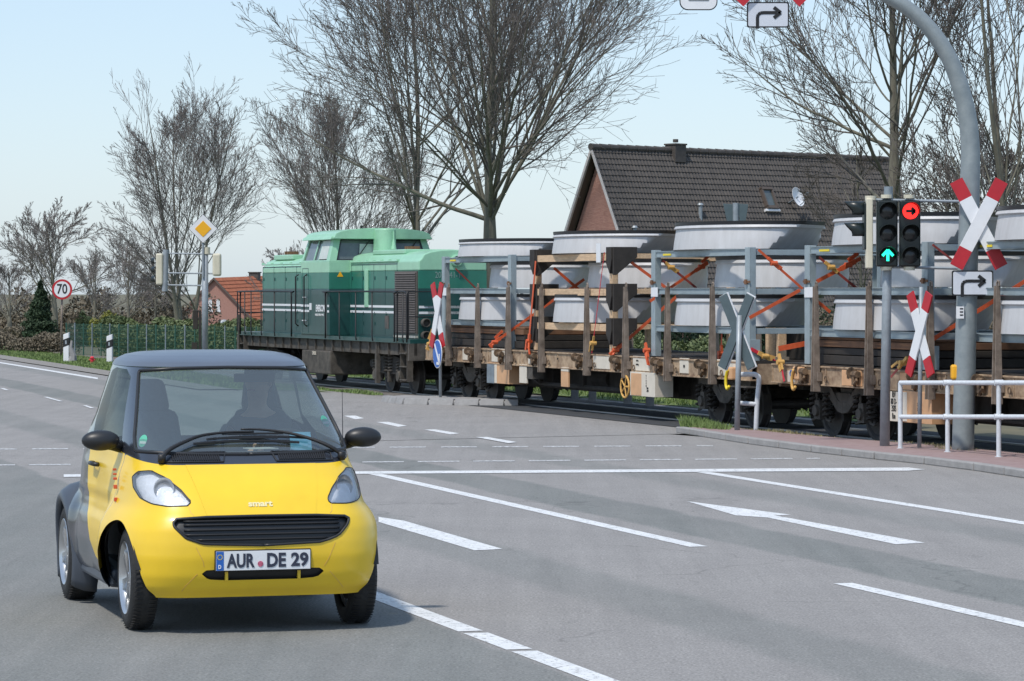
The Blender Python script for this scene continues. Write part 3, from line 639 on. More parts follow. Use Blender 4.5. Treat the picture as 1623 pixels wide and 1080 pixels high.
for px in (333.5, 346):
    a = gabl(px - 2.6, 493); b_ = gabl(px + 2.6, 475); y0, y1 = sorted((a.y, b_.y)); z0, z1 = a.z, b_.z
    m_ = .09; mb = MB(); mb.box(-.05, .02, y0, y0 + m_, z0, z1); mb.box(-.05, .02, y1 - m_, y1, z0, z1); mb.box(-.05, .02, y0, y1, z1 - m_, z1); mb.box(-.07, .02, y0 - .05, y1 + .05, z0 - .08, z0 + .04)
    mb.box(-.045, .02, y0, y1, z0 + (z1 - z0) * .45, z0 + (z1 - z0) * .55)
    wv_ = mb.build('window', M['white'], h2); mb = MB(); mb.box(-.02, .0, y0 + .05, y1 - .05, z0, z1); mb.build('pane', M['cabglass'], wv_)
mb = MB(); xq = rl * .62; mb.box(xq - .3, xq + .3, -.3, .3, zr - .5, zr + .35); mb.box(xq - .35, xq + .35, -.35, .35, zr + .35, zr + .42); mb.build('chimney', M['tile'], h2)
c = gabl(359, 515) + Vector((-.5, 0, 0)); mb = MB(); mb.lathe(c, (-1, -.3, .4), [(0, -.1), (.2, -.07), (.33, 0), (.34, .01), (.2, -.05), (0, -.08)], 20); mb.cyl(c, c + Vector((.5, 0, -.1)), .03)
mb.build('satellite_dish', M['galv'], h2, smooth=True)
mb = MB(); mb.cyl((0, 0, 0), (0, 0, 1), .1)  # unused spacer
# fence
fn = thing('mesh_fence', 'green wire mesh fence with posts in front of the evergreen hedge', 'fence', gl(105, 97))
a = Vector(gl(105, 97)); b_ = Vector(gl(440, 86)); d = (b_ - a); L_ = d.length; d.normalize(); k = 22
for i in range(k + 1):
    p = d * (L_ * i / k); mb = MB(); mb.cyl(p, p + Vector((0, 0, 1.0)), .022, n=6); mb.build('post', M['galvdark'] if i % 2 else M['fence'], fn)
mb = MB(); n_ = int(L_ / .055)
for i in range(n_): p = d * (L_ * i / n_); mb.box(p.x - .004, p.x + .004, p.y - .004, p.y + .004, .03, .95)
for z in [.05 + .13 * j for j in range(8)]: mb.ribbon(Vector((0, 0, z)), d * L_ + Vector((0, 0, z)), .008, .008)
mb.build('wire_mesh', M['fence'], fn)

# ------------------------------------------------------------------ signs and posts
YHAT = Vector((0, -1, 0))
def post(mbn, px, ytop, Y, rpx, base=None, n=16):
    pass
def cross_sign(root, c, w, hgt, armw, front=True, thick=.02, yaw=0):
    """St Andrew's cross in the plane facing -Y rotated by yaw; c centre (local)"""
    ob = []
    for s in (-1, 1):
        Rz = Matrix.Rotation(yaw, 4, 'Z'); d = Vector((s * w / 2, 0, hgt / 2)); L = d.length; d.normalize()
        a = Vector((d.z, 0, -d.x)); off = -.012 if s > 0 else .012
        mb = MB()
        def seg(l0, l1, mi, ex=0):
            mb.mi = mi; q = [d * l0 - a * armw / 2, d * l0 + a * armw / 2, d * l1 + a * armw / 2, d * l1 - a * armw / 2]
            mb.prism([c + Rz @ (x + Vector((0, off + thick / 2, 0))) for x in q], Rz @ Vector((0, -thick, 0)))
        e = L * .40
        if front: seg(-L, -L + e * 1.05, 1); seg(-L + e * 1.05, L - e * 1.05, 0); seg(L - e * 1.05, L, 1)
        else:
            seg(-L, L, 0); a_w = a * (armw / 2 + .012); mb.mi = 1; q = [d * (-L - .012) - a_w, d * (-L - .012) + a_w, d * (L + .012) + a_w, d * (L + .012) - a_w]
            mb.prism([c + Rz @ (x + Vector((0, off - thick / 2 - .001, 0))) for x in q], Rz @ Vector((0, -.022, 0)))  # white front, made oversized so its rim stands for the sunlit edges
        ob.append(mb.build('cross_arm', [M['white'], M['red']] if front else [M['signback'], M['white']], root))
    return ob
def arrow_plate(root, c, w, h, yaw=0, name='arrow_plate'):
    f = Matrix.Translation(c) @ Matrix.Rotation(yaw, 4, 'Z') @ Matrix.Rotation(R(90), 4, 'X')
    def rr(w, h, r, z0, z1, m, nm, par):
        pts = []
        for cx, cy, a0 in ((w / 2 - r, h / 2 - r, 0), (-w / 2 + r, h / 2 - r, 90), (-w / 2 + r, -h / 2 + r, 180), (w / 2 - r, -h / 2 + r, 270)):
            for k in range(5): t = R(a0 + k * 22.5); pts.append(f @ Vector((cx + r * math.cos(t), cy + r * math.sin(t), z0)))
        mb = MB(); mb.prism(pts, f.to_3x3() @ Vector((0, 0, z1 - z0))); return mb.build(nm, m, par)
    pl = rr(w, h, .025, -.01, .0, M['black'], name, root)
    rr(w - .032, h - .032, .02, .0, .003, M['plateface'], 'face', pl)
    s = w; u = [(-.27, -.30), (-.27, .0), (-.25, .06), (-.20, .095), (-.14, .105), (.20, .105)]
    cl = [f @ Vector((x * s + .01, y * s * .95 - .025, .006)) for x, y in u]
    mb = MB(); tk = .075 * s
    for a, b_ in zip(cl[:-1], cl[1:]): mb.ribbon(a, b_, tk, .004, up=f.to_3x3() @ Vector((0, 0, 1)))
    for sg in (-1, 1): mb.ribbon(f @ Vector((.12 * s + .01, (.10 + sg * .125) * s - .025, .0065)), f @ Vector((.28 * s + .01, .10 * s - .025, .0065)), tk * 1.1, .005, up=f.to_3x3() @ Vector((0, 0, 1)))
    mb.build('arrow', M['black'], pl); return pl
# --- curved mast with cross + arrow
YM = F * H / (722 - HOR); Bm = G(1526, 722); s_ = YM / F
mast = thing('signal_mast', 'thick curved grey steel mast arching over the road at the right', 'mast', Bm)
def lm(px, py, dy=0): return P(px, py, YM + dy) - Bm
mb = MB()
path = [lm(1526, 722), lm(1529, 600), lm(1533, 450), lm(1537, 300), lm(1538, 240), lm(1534, 190), lm(1524, 145), lm(1508, 100), lm(1486, 62), lm(1456, 27), lm(1420, 2), lm(1375, -20), lm(1320, -33), lm(1240, -42), lm(1100, -50)]
def smooth_path(p, k=4):
    p = [Vector(q) for q in p]; out = []
    for i in range(len(p) - 1):
        p0, p1, p2, p3 = p[max(i - 1, 0)], p[i], p[i + 1], p[min(i + 2, len(p) - 1)]
        for j in range(k):
            t = j / k; out.append(.5 * ((2 * p1) + (p2 - p0) * t + (2 * p0 - 5 * p1 + 4 * p2 - p3) * t * t + (3 * p1 - p0 - 3 * p2 + p3) * t ** 3))
    return out + [p[-1]]
sp = smooth_path(path); mb.tube(sp, [.135 - .055 * min(1, i / len(sp) * 1.25) for i in range(len(sp))], 24)
mb.build('pole', M['galvmast'], mast, smooth=True)
mb = MB(); mb.cyl((0, 0, .0), (0, 0, .03), .2, n=24); mb.build('base_plate', M['galvdark'], mast)
mb = MB(); mb.box(lm(1519, 0).x - .045, lm(1519, 0).x + .045, -.16, -.12, lm(0, 505).z, lm(0, 486).z); mb.build('sticker', M['white'], mast)
for i in range(3):
    mb = MB(); c = lm(1521, 489.5 + i * 5); mb.box(c.x - .02, c.x + .02, -.163, -.160, c.z - .008, c.z + .008); mb.build('sticker_print', M['black'], mast)
c = lm(1512, 590); mb = MB(); mb.box(c.x - .04, c.x + .05, -.07, .05, c.z - .09, c.z + .09); bx = mb.build('push_button_box', M['yellowbox'], mast, bevel=.025)
c = lm(1552, 0); 
cs = thing('level_crossing_sign', 'large red and white crossbuck sign on the thick curved mast', 'sign', P(1551, 355, YM - .17))
cross_sign(cs, Vector((0, -.02, 0)), .545, 1.04, .165); mb = MB(); mb.box(-.04, .04, 0, .12, -.05, .05); mb.build('bracket', M['galvdark'], cs)
asg = thing('arrow_sign', 'white plate with black right-turn arrow on the curved mast under the crossbuck', 'sign', P(1541.5, 449, YM - .17), group=None)
arrow_plate(asg, Vector((0, 0, 0)), .50, .305); mb = MB(); mb.box(-.03, .03, 0.01, .1, -.05, .05); mb.build('bracket', M['galvdark'], asg)
# signs hanging from the arm
asg = thing('arrow_sign', 'white plate with black right-turn arrow hanging at the top of the picture', 'sign', P(1217, 24, YM))
arrow_plate(asg, Vector((0, -.02, 0)), .51, .31); mb = MB()
for x in (-.13, .13): mb.cyl((x, 0.02, .1), (x, 0.02, .42), .018, n=8)
mb.build('hanger', M['galv'], asg)
cs = thing('level_crossing_sign', 'red and white crossbuck hanging from the mast arm, cut by the top edge', 'sign', P(1222, -50, YM))
cross_sign(cs, Vector((0, -.05, 0)), .80, .82, .17)
mb = MB(); mb.cyl((0, .02, -.1), (0, .02, .1), .02); mb.build('bracket', M['galv'], cs)
rs = thing('rounded_sign', 'rounded white sign with dark panel cut by the top edge of the picture', 'sign', P(1107, -20, YM))
f = Matrix.Rotation(R(90), 4, 'X')
def rrect(root, w, h, r, y, m, nm, c=(0, 0)):
    pts = []
    for cx, cy, a0 in ((w / 2 - r, h / 2 - r, 0), (-w / 2 + r, h / 2 - r, 90), (-w / 2 + r, -h / 2 + r, 180), (w / 2 - r, -h / 2 + r, 270)):
        for k in range(7): t = R(a0 + k * 15); pts.append(Vector((c[0] + cx + r * math.cos(t), y, c[1] + cy + r * math.sin(t))))
    mb = MB(); mb.prism(pts, (0, .006, 0)); return mb.build(nm, m, root)
rrect(rs, .46, .56, .1, -.01, M['black'], 'rim'); rrect(rs, .435, .535, .09, -.018, M['white'], 'face'); rrect(rs, .25, .32, .01, -.026, M['black'], 'panel')
mb = MB(); mb.cyl((0, .02, .0), (0, .02, .45), .02); mb.build('hanger', M['galv'], rs)
# --- traffic light post
YL_ = F * H / (716 - HOR); Bt = G(1402, 716)
def lt(px, py, dy=0): return P(px, py, YL_ + dy) - Bt
tl = thing('traffic_light', 'traffic light post with red right arrow and green straight arrow lit', 'traffic light', Bt)
mb = MB(); mb.tube([lt(1402, 716), lt(1405, 500), lt(1408, 298)], [.062, .058, .05], 20); mb.build('pole', M['galv'], tl, smooth=True)
mb = MB(); mb.cyl(lt(1408, 316), lt(1408, 296), .055, n=16); mb.build('cap', M['galvdark'], tl)
m2 = .0078
def signal_head(cx, y0, y1, lit, w=33, yaw=0, dy=-.14):
    hd = None; x = lt(cx, 0).x; z1 = lt(0, y0).z; z0 = lt(0, y1).z; hw = w / 2 * YL_ / F
    mb = MB(); mb.box(x - hw, x + hw, dy, dy + .13, z0, z1); hd = mb.build('signal_head', M['signal'], tl, bevel=.02)
    for i in range(3):
        zc = z1 - (z1 - z0) * (i + .5) / 3; r = (z1 - z0) / 6 * .80
        on = lit.get(i)
        mb = MB(); mb.lathe((x, dy - .005, zc), (0, -1, 0), [(r * .93, 0), (r * .8, .012), (r * .5, .022), (0, .026)], 24)
        mb.build('lens', M['lens_off'], hd, smooth=True)
        mb = MB()   # visor: three-quarter tube open below
        n = 18; vs = []; 
        for rr_, yy in ((r, 0), (r * 1.04, -.17)):
            for j in range(n + 1):
                t = R(-20) + R(220) * j / n; yb = yy if yy == 0 else yy * (.55 + .45 * max(0, math.sin(t)))
                vs.append((x + rr_ * math.cos(t), dy + yb, zc + rr_ * math.sin(t)))
        fs = [(j, j + 1, n + 2 + j, n + 1 + j) for j in range(n)]; mb.add(vs, fs); v_ = mb.build('visor', M['signal'], hd); so = v_.modifiers.new('s', 'SOLIDIFY'); so.thickness = .006
        if on:
            col, ang = on; mb = MB(); Rm = Matrix.Translation((x, dy - .036, zc)) @ Matrix.Rotation(R(ang), 4, 'Y')
            up = Vector((0, -1, 0)); k = r * .74
            if col == 'red':
                mb.lathe((x, dy - .025, zc), (0, -1, 0), [(r * .9, 0), (r * .9, .006), (0, .008)], 24); mb.build('lamp', M['lampred'], hd); mb = MB(); mm = M['black']
                q = [((-.7 * k, 0), (.65 * k, 0)), ((.15 * k, .5 * k), (.72 * k, 0)), ((.15 * k, -.5 * k), (.72 * k, 0))]; tk = .034
            else:
                mm = M['lampgreen']; q = [((-.85 * k, 0), (.75 * k, 0)), ((-.05 * k, .82 * k), (.85 * k, .0)), ((-.05 * k, -.82 * k), (.85 * k, 0))]; tk = .034
            for a, b_ in q: mb.ribbon(Rm @ Vector((a[0], 0, a[1])), Rm @ Vector((b_[0], 0, b_[1])), tk, .006, up=up)
            mb.build('lit_arrow', mm, hd)
    return hd
M['lens_off'] = mat('lens_off', (.02, .022, .022), .2)
M['lampred'] = mat('lampred', (1, .02, .015), .4, emit=1.3)
M['lampgreen'] = mat('lampgreen', (.02, .95, .55), .4, emit=1.1)
signal_head(1404.5, 318, 423, {2: ('green', -90)}, 33); signal_head(1440.5, 318, 423, {0: ('red', 0)}, 33)
mb = MB(); x = lt(1378, 0).x; mb.box(x - .055, x + .03, -.14, .02, lt(0, 426).z, lt(0, 315).z); mb.build('signal_housing', M['cream'], tl, bevel=.015)
# side facing head (seen from its side): three lamps pointing left
sh = None; mb = MB(); x0 = lt(1368, 0).x; mb.box(x0, lt(1377, 0).x, -.13, .12, lt(0, 396).z, lt(0, 322).z); sh = mb.build('signal_head', M['signal'], tl, bevel=.015)
for yc in (334, 368):
    c = lt(1374, yc, -.10); mb = MB(); r = .115
    n = 16; vs = []
    for xx in (0, -.27):
        for j in range(n + 1):
            t = R(-25) + R(230) * j / n; vs.append((c.x + xx * (1 if xx == 0 else (.6 + .4 * max(0, math.sin(t)))), -.01 + r * math.cos(t), c.z + r * math.sin(t)))
    mb.add(vs, [(j, j + 1, n + 2 + j, n + 1 + j) for j in range(n)]); v_ = mb.build('visor', M['signal'], sh, smooth=True); so = v_.modifiers.new('s', 'SOLIDIFY'); so.thickness = .008
mb = MB()
for z in (lt(0, 312).z, lt(0, 426).z):
    for px in (1404, 1440): mb.cyl((lt(px, 0).x, -.07, z - .022), (lt(px, 0).x, -.07, z + .022), .07, n=16)
mb.cyl((lt(1379, 0).x, -.06, lt(0, 318).z), (lt(1379, 0).x, -.06, lt(0, 311).z), .07, n=16); mb.build('bracket', M['cream'], tl)
mb = MB(); mb.cyl(lt(1384, 317), lt(1534, 320, 0), .018, n=8); mb.cyl(lt(1395, 423), lt(1532, 426, 0), .018, n=8); mb.build('cross_tube', M['galv'], tl)
# --- railing
def gp(px, py): return G(px, py)
rl_ = thing('railing', 'light grey tubular railing on the pavement at the right edge', 'railing', gp(1427, 720))
R0 = gp(1427, 720); rz = .045
def lr(px, py, Y): return P(px, py, Y) - R0
pp = [(1427, 720), (1502, 726), (1583, 734), (1664, 743), (1745, 752)]
hh_ = [.835 + .0 * i for i in range(5)]
bases = [gp(*q) - R0 for q in pp]; topz = [H - (607 - HOR) / F * gp(*q).y for q in pp]; midz = [H - (661 - HOR) / F * gp(*q).y for q in pp]
for i, bs in enumerate(bases):
    mb = MB(); mb.cyl(bs, bs + Vector((0, 0, topz[i])), .028, n=14); mb.cyl(bs + Vector((0, 0, 0)), bs + Vector((0, 0, .075)), .045, n=14); mb.build('rail_post', M['railwhite'], rl_, smooth=False, auto=40)
for zz_ in (topz, midz):
    mb = MB(); mb.tube([b_ + Vector((0, 0, z)) for b_, z in zip(bases, zz_)], .028, 14); mb.build('rail', M['railwhite'], rl_, auto=60)
mb = MB()
for i, bs in enumerate(bases[1:], 1):
    for z in (topz[i], midz[i]): mb.cyl(bs + Vector((-.05, 0, z)), bs + Vector((.05, 0.0, z)), .036, n=12)
mb.build('collar', M['railwhite'], rl_)
# small crossbuck on its own post
Bc = G(1456, 719); cs = thing('level_crossing_sign', 'small red and white crossbuck on a thin post behind the railing', 'sign', Bc)
lc = lambda px, py, dy=0: P(px, py, Bc.y + dy) - Bc
mb = MB(); mb.tube([lc(1457, 719), lc(1460, 455)], .026, 12); mb.build('post', M['galv'], cs, smooth=True)
cross_sign(cs, lc(1457, 530) + Vector((0, -.04, 0)), .46, 1.0, .15, yaw=R(-64))
# back-facing crossbuck with the tube gate
Bb = G(1168, 690); cs = thing('level_crossing_sign', 'crossbuck seen from its grey back on a thin post at the pavement tip', 'sign', Bb)
lb_ = lambda px, py, dy=0: P(px, py, Bb.y + dy) - Bb
mb = MB(); mb.tube([lb_(1168, 690), lb_(1172, 500)], .038, 14); mb.build('post', M['galv'], cs, smooth=True)
cross_sign(cs, lb_(1168, 526) + Vector((0, .07, 0)), .47, 1.0, .13, front=False, thick=.03, yaw=R(142))
Bg = G(1198, 689); rg2 = thing('tube_barrier', 'short bent tube barrier beside the grey backed crossbuck', 'barrier', Bg)
lg_ = lambda px, py: P(px, py, Bg.y) - Bg
mb = MB(); mb.tube(smooth_path([lg_(1198, 689), lg_(1200, 640), lg_(1203, 602), lg_(1200, 596), lg_(1194, 593.5), lg_(1170, 594)], 5), .034, 14); mb.build('tube', M['railwhite'], rg2, smooth=True)
mb = MB(); mb.cyl(lg_(1171, 639), lg_(1200, 641), .03, n=14); mb.build('rail', M['railwhite'], rg2, smooth=False, auto=40)
# island: keep-right disc + crossbuck
Bi = G(697, 638); cs = thing('level_crossing_sign', 'narrow turned red and white crossbuck above the blue disc on the island', 'sign', Bi)
li = lambda px, py, dy=0: P(px, py, Bi.y + dy) - Bi
mb = MB(); mb.tube([li(698, 638), li(698, 450)], .028, 12); mb.build('post', M['galv'], cs, smooth=True)
cross_sign(cs, li(693, 500) + Vector((0, -.05, 0)), .44, 1.13, .16, yaw=R(-64))
bd = thing('keep_right_sign', 'round blue sign with white diagonal arrow on the island post', 'sign', li(694, 561, -.09) + Bi)
yw = R(-71); Rz = Matrix.Rotation(yw, 4, 'Z'); ax = Rz @ Vector((0, -1, 0))
mb = MB(); mb.lathe((0, 0, 0), ax, [(.0, 0), (.255, 0), (.255, .012), (0, .012)], 32); mb.build('rim', M['white'], bd)
mb = MB(); mb.lathe((0, 0, 0), ax, [(.24, .012), (.24, .016), (0, .016)], 32); mb.build('disc', M['blue'], bd)
mb = MB(); k = .17
for a, b_ in (((-k * .8, k), (k * .75, -k * .9)), ((k * .85, k * .0), (k * .85, -k)), ((-k * .1, -k), (k * .85, -k))): mb.ribbon(Rz @ Vector((a[0], 0, a[1])) + ax * .02, Rz @ Vector((b_[0], 0, b_[1])) + ax * .02, .05, .006, up=ax)
mb.build('arrow', M['white'], bd)
# yellow diamond priority sign group
YD = 82; Bd = Vector(gl(325, YD)); pd = thing('priority_road_sign', 'yellow and white diamond sign on a grey pole behind the yellow car', 'sign', Bd)
ldm = lambda px, py, dy=0: P(px, py, YD + dy) - Bd
mb = MB(); mb.tube([Vector((0, 0, 0)), ldm(325, 395)], .085, 14); mb.build('pole', M['galv'], pd, smooth=True)
mb = MB(); mb.tube([ldm(322, 440, -.1), ldm(322, 375, -.1)], .03, 10); mb.build('sign_post', M['galv'], pd)
def diamond(c, r, m, nm, y): 
    mb = MB(); mb.prism([c + Vector((0, y, r)), c + Vector((-r, y, 0)), c + Vector((0, y, -r)), c + Vector((r, y, 0))], (0, .01, 0)); return mb.build(nm, m, pd, bevel=.006)
c = ldm(322, 363, -.15); diamond(c, .385, M['black'], 'rim', 0); diamond(c, .37, M['white'], 'face', -.011); diamond(c, .215, M['yellowsign'], 'centre', -.022)
mb = MB(); mb.cyl(ldm(327, 403), ldm(327, 392), .10, n=14); mb.build('cap', M['cream'], pd)
mb = MB()
for y in (402, 433, 452): mb.cyl(ldm(262, y), ldm(345 if y < 440 else 325, y + 1), .02, n=8)
mb.build('cross_tube', M['galv'], pd)
mb = MB(); c = ldm(253, 0); mb.box(c.x - .09, c.x + .09, -.1, .12, ldm(0, 452).z, ldm(0, 402).z); sh = mb.build('signal_head', M['cream'], pd, bevel=.04)
mb = MB()
for y in (413, 427, 442): q_ = ldm(248, y); mb.cyl((q_.x, .0, q_.z), (q_.x - .1, .12, q_.z - .01), .08, n=14, caps=False)
mb.build('visor', M['signal'], sh)
mb = MB(); c = ldm(344, 0); mb.box(c.x - .11, c.x + .11, -.12, .1, ldm(0, 438).z, ldm(0, 402).z); mb.build('signal_head', M['cream'], pd, bevel=.05)
mb = MB(); mb.tube([ldm(261, 462), ldm(263, 396)], .075, 12); mb.build('support_tube', M['galv'], pd)
# dark letterbox posts by the hedge
Yx = 88; bx0 = Vector(gl(313, Yx)); db = thing('switch_cabinet', 'narrow dark box on posts beside the diamond sign pole', 'cabinet', bx0); lx = lambda px, py: P(px, py, Yx) - bx0
mb = MB(); mb.box(lx(306, 0).x, lx(314, 0).x, -.05, .05, lx(0, 522).z, lx(0, 492).z); mb.build('box', M['darkwood'], db, bevel=.01)
mb = MB(); mb.box(lx(315, 0).x, lx(319, 0).x, -.03, .03, 0, lx(0, 492).z); mb.box(lx(304, 0).x, lx(313, 0).x, -.05, .05, 0, lx(0, 543).z); mb.build('post', M['darkwood'], db)
# speed limit 70
Bs = Vector(gl(96.5, 91.5)); ss = thing('speed_limit_sign', 'round speed limit sign reading 70 with red ring on a thin post', 'sign', Bs)
mb = MB(); mb.tube([Vector((0, 0, 0)), Vector((.04, 0, 2.1))], .028, 10); mb.build('post', M['stanch'], ss, smooth=True)
c = P(98.5, 459, 91.4) - Bs; yv = Vector((0, -1, 0))
mb = MB(); mb.lathe(c, yv, [(0, 0), (.295, 0), (.295, .012), (0, .012)], 36); mb.build('ring', M['red'], ss)
mb = MB(); mb.lathe(c, yv, [(.232, .012), (.232, .016), (0, .016)], 36); mb.build('face', M['white'], ss)
text('70', .40, M['black'], ss, Matrix.Translation(c + Vector((0, -.02, .0))) @ Matrix.Rotation(R(90), 4, 'X'), sx=.78, bold=.006)
# delineator posts
for px, yb, yt, sh_, lb in ((105.5, 576, 527, 4.6, 'white delineator post right of the speed limit sign'), (174, 578, 530, 4.6, 'white delineator post with slanted black band nearest to the yellow car')):
    b0 = G(px, yb); Y = b0.y; hh = (yb - yt) * Y / F; wd = sh_ * Y / F
    dp = thing('delineator_post', lb, 'post', b0, R(-12), 'white delineator posts on the verge')
    mb = MB(); mb.hexa([(-wd, -.05, 0), (wd, -.05, 0), (wd, .05, 0), (-wd, .05, 0), (-wd, -.05, hh * .93), (wd, -.05, hh), (wd, .05, hh), (-wd, .05, hh * .93)]); mb.build('body', M['white'], dp, bevel=.01)
    mb = MB(); z0, z1 = hh * .52, hh * .76; e = .004; mb.hexa([(-wd - e, -.05 - e, z0), (wd + e, -.05 - e, z0 + .06), (wd + e, .05 + e, z0 + .06), (-wd - e, .05 + e, z0), (-wd - e, -.05 - e, z1), (wd + e, -.05 - e, z1 + .06), (wd + e, .05 + e, z1 + .06), (-wd - e, .05 + e, z1)]); mb.build('band', M['black'], dp)
    mb = MB(); mb.box(-.022, .022, -.058, -.054, hh * .62, hh * .74); mb.build('reflector', M['galv'], dp)
mb = MB(); b0 = G(146, 577); mb.lathe((0, 0, 0), (0, 0, 1), [(0, 0), (.06, 0), (.06, .03), (.042, .04), (.042, .14), (.06, .15), (.055, .18), (.03, .2), (0, .205)], 14); mb.cyl((-.08, 0, .11), (.08, 0, .11), .02); o = mb.build('hydrant_marker', M['strapred'], None, smooth=False, auto=40); o.location = b0; tag(o, 'small red hydrant in the verge grass between the white posts', 'hydrant')
# old stump beside left post
mb = MB(); b0 = G(114, 576); mb.tube([(0, 0, 0), (.03, 0, .2), (-.04, 0, .42), (0, 0, .62)], [.15, .10, .07, .03], 7); o = mb.build('tree_stump', M['concrete'], None); o.location = b0; tag(o, 'pale ragged stump leaning beside the left delineator post', 'stump')
# sign backs peeping over the cones
Ys = 58; tb = thing('yield_signs', 'pair of grey triangular sign backs on a post in front of the dark roof', 'sign', gl(1166, Ys))
tb0 = Vector(gl(1166, Ys)); lt2 = lambda px, py: P(px, py, Ys) - tb0
mb = MB(); mb.cyl((0, 0, 0), lt2(1166, 322), .055, n=12); mb.build('post', M['galv'], tb)
for (x0, x1, xt) in ((1146, 1164, 1157), (1168, 1186, 1176)):
    mb = MB(); mb.prism([lt2(x0, 323) , lt2(x1, 324), lt2(xt + 3, 372), lt2(xt, 372)], (0, .02, 0)); mb.build('sign_panel', M['signback'], tb, bevel=.004)
# concrete bollards on the grass behind the wagon
for px, Y, lb in ((911, 57.5, 'first from the left'), (939, 56.5, 'second from the left'), (995, 55, 'third from the left'), (1030, 54, 'fourth from the left')):
    mb = MB(); mb.box(-.07, .07, -.07, .07, 0, .30); mb.hexa([(-.07, -.07, .3), (.07, -.07, .3), (.07, .07, .3), (-.07, .07, .3), (-.04, -.04, .33), (.04, -.04, .33), (.04, .04, .33), (-.04, .04, .33)])
    o = mb.build('concrete_bollard', M['concrete'], None, bevel=.008); o.location = (((px - CX) / F * Y), Y, 0); tag(o, 'low concrete bollard on the grass behind the wagon, ' + lb, 'bollard', 'concrete bollards behind the wagon')
# grey post at the right edge and parked car behind the wagons
mb = MB(); mb.cyl((0, 0, 0), (0, 0, 1.95), .045, n=14); mb.cyl((0, 0, 1.95), (0, 0, 1.98), .055, n=14); o = mb.build('steel_post', M['galv'], None, auto=40); o.location = (((1617 - CX) / F * 46), 46, 0); tag(o, 'plain grey steel post behind the last wagon at the right edge', 'post')
pc = thing('parked_car', 'pale blue car parked behind the last wagon, only its roof showing', 'car', ((1590 - CX) / F * 52, 52, 0), R(8))
prof = [(-1.5, .2), (-1.55, .55), (-1.35, .66), (-.95, .70), (-.55, .98), (-.1, 1.03), (.55, 1.0), (1.1, .74), (1.5, .68), (1.55, .4), (1.5, .2)]
mb = MB(); mb.prism([(x, -.6, z * .92) for x, z in prof], (0, 1.2, 0)); mb.build('body', mat('carpaint', (.28, .36, .42), .25, coat=.6), pc, bevel=.07)
mb = MB(); mb.prism([(-.85, -.61, .68), (-.5, -.61, .87), (.5, -.61, .88), (.95, -.61, .69)], (0, 1.22, 0)); mb.build('side_window', M['cabglass'], pc)
for x in (-.95, .95):
    for y in (-.6, .5):
        mb = MB(); mb.cyl((x, y - .02, .24), (x, y + .12, .24), .24, n=20); mb.build('wheel', M['rubber'], pc)

# ------------------------------------------------------------------ train
def shift(mb, t0, v0=.55): mb.v = [(x - t0, y - v0, z) for x, y, z in mb.v]; return mb
def tthing(name, label, cat, t0, group=None): return thing(name, label, cat, W(t0, .55), TR, group)
def E(px, py, t): v = V(px, t); return Vector((t, v, Zt(py, t, v)))
def E2(px, py, v): t = T(px, v); return Vector((t, v, Zt(py, t, v)))
DK = 1.0   # deck height
M['winch'] = mat('winch', (.03, .022, .016), .85, 0, 12, col2=(.26, .17, .10), bump=.3)
VN, VF = -.5, 1.6
def wheelset(par, t0, tc, far=True):
    for v, s in ((0.02, -1), (1.08, 1)):
        mb = MB(); mb.lathe((tc, v, .35), (0, 1, 0), [(.08, -.10), (.08, -.05), (.27, -.03), (.30, -.055), (.35, -.055), (.352, .03), (.375, .045), (.375, .065), (.30, .065), (.08, .04)], 28) if s < 0 else \
            mb.lathe((tc, v, .35), (0, -1, 0), [(.08, -.10), (.08, -.05), (.27, -.03), (.30, -.055), (.35, -.055), (.352, .03), (.375, .045), (.375, .065), (.30, .065), (.08, .04)], 28)
        shift(mb, t0); mb.build('wheel', M['wheelsteel'], par, auto=35)
    mb = MB(); mb.cyl((tc, 0, .35), (tc, 1.1, .35), .07, n=12); shift(mb, t0); mb.build('axle', M['wheelsteel'], par)
def spring(mb, c, r, h, n=5):
    pts = []
    for i in range(n * 10 + 1): a = 2 * math.pi * i / 10; pts.append((c[0] + r * math.cos(a), c[1] + r * math.sin(a), c[2] + h * i / (n * 10)))
    mb.tube(pts, .018, 5)
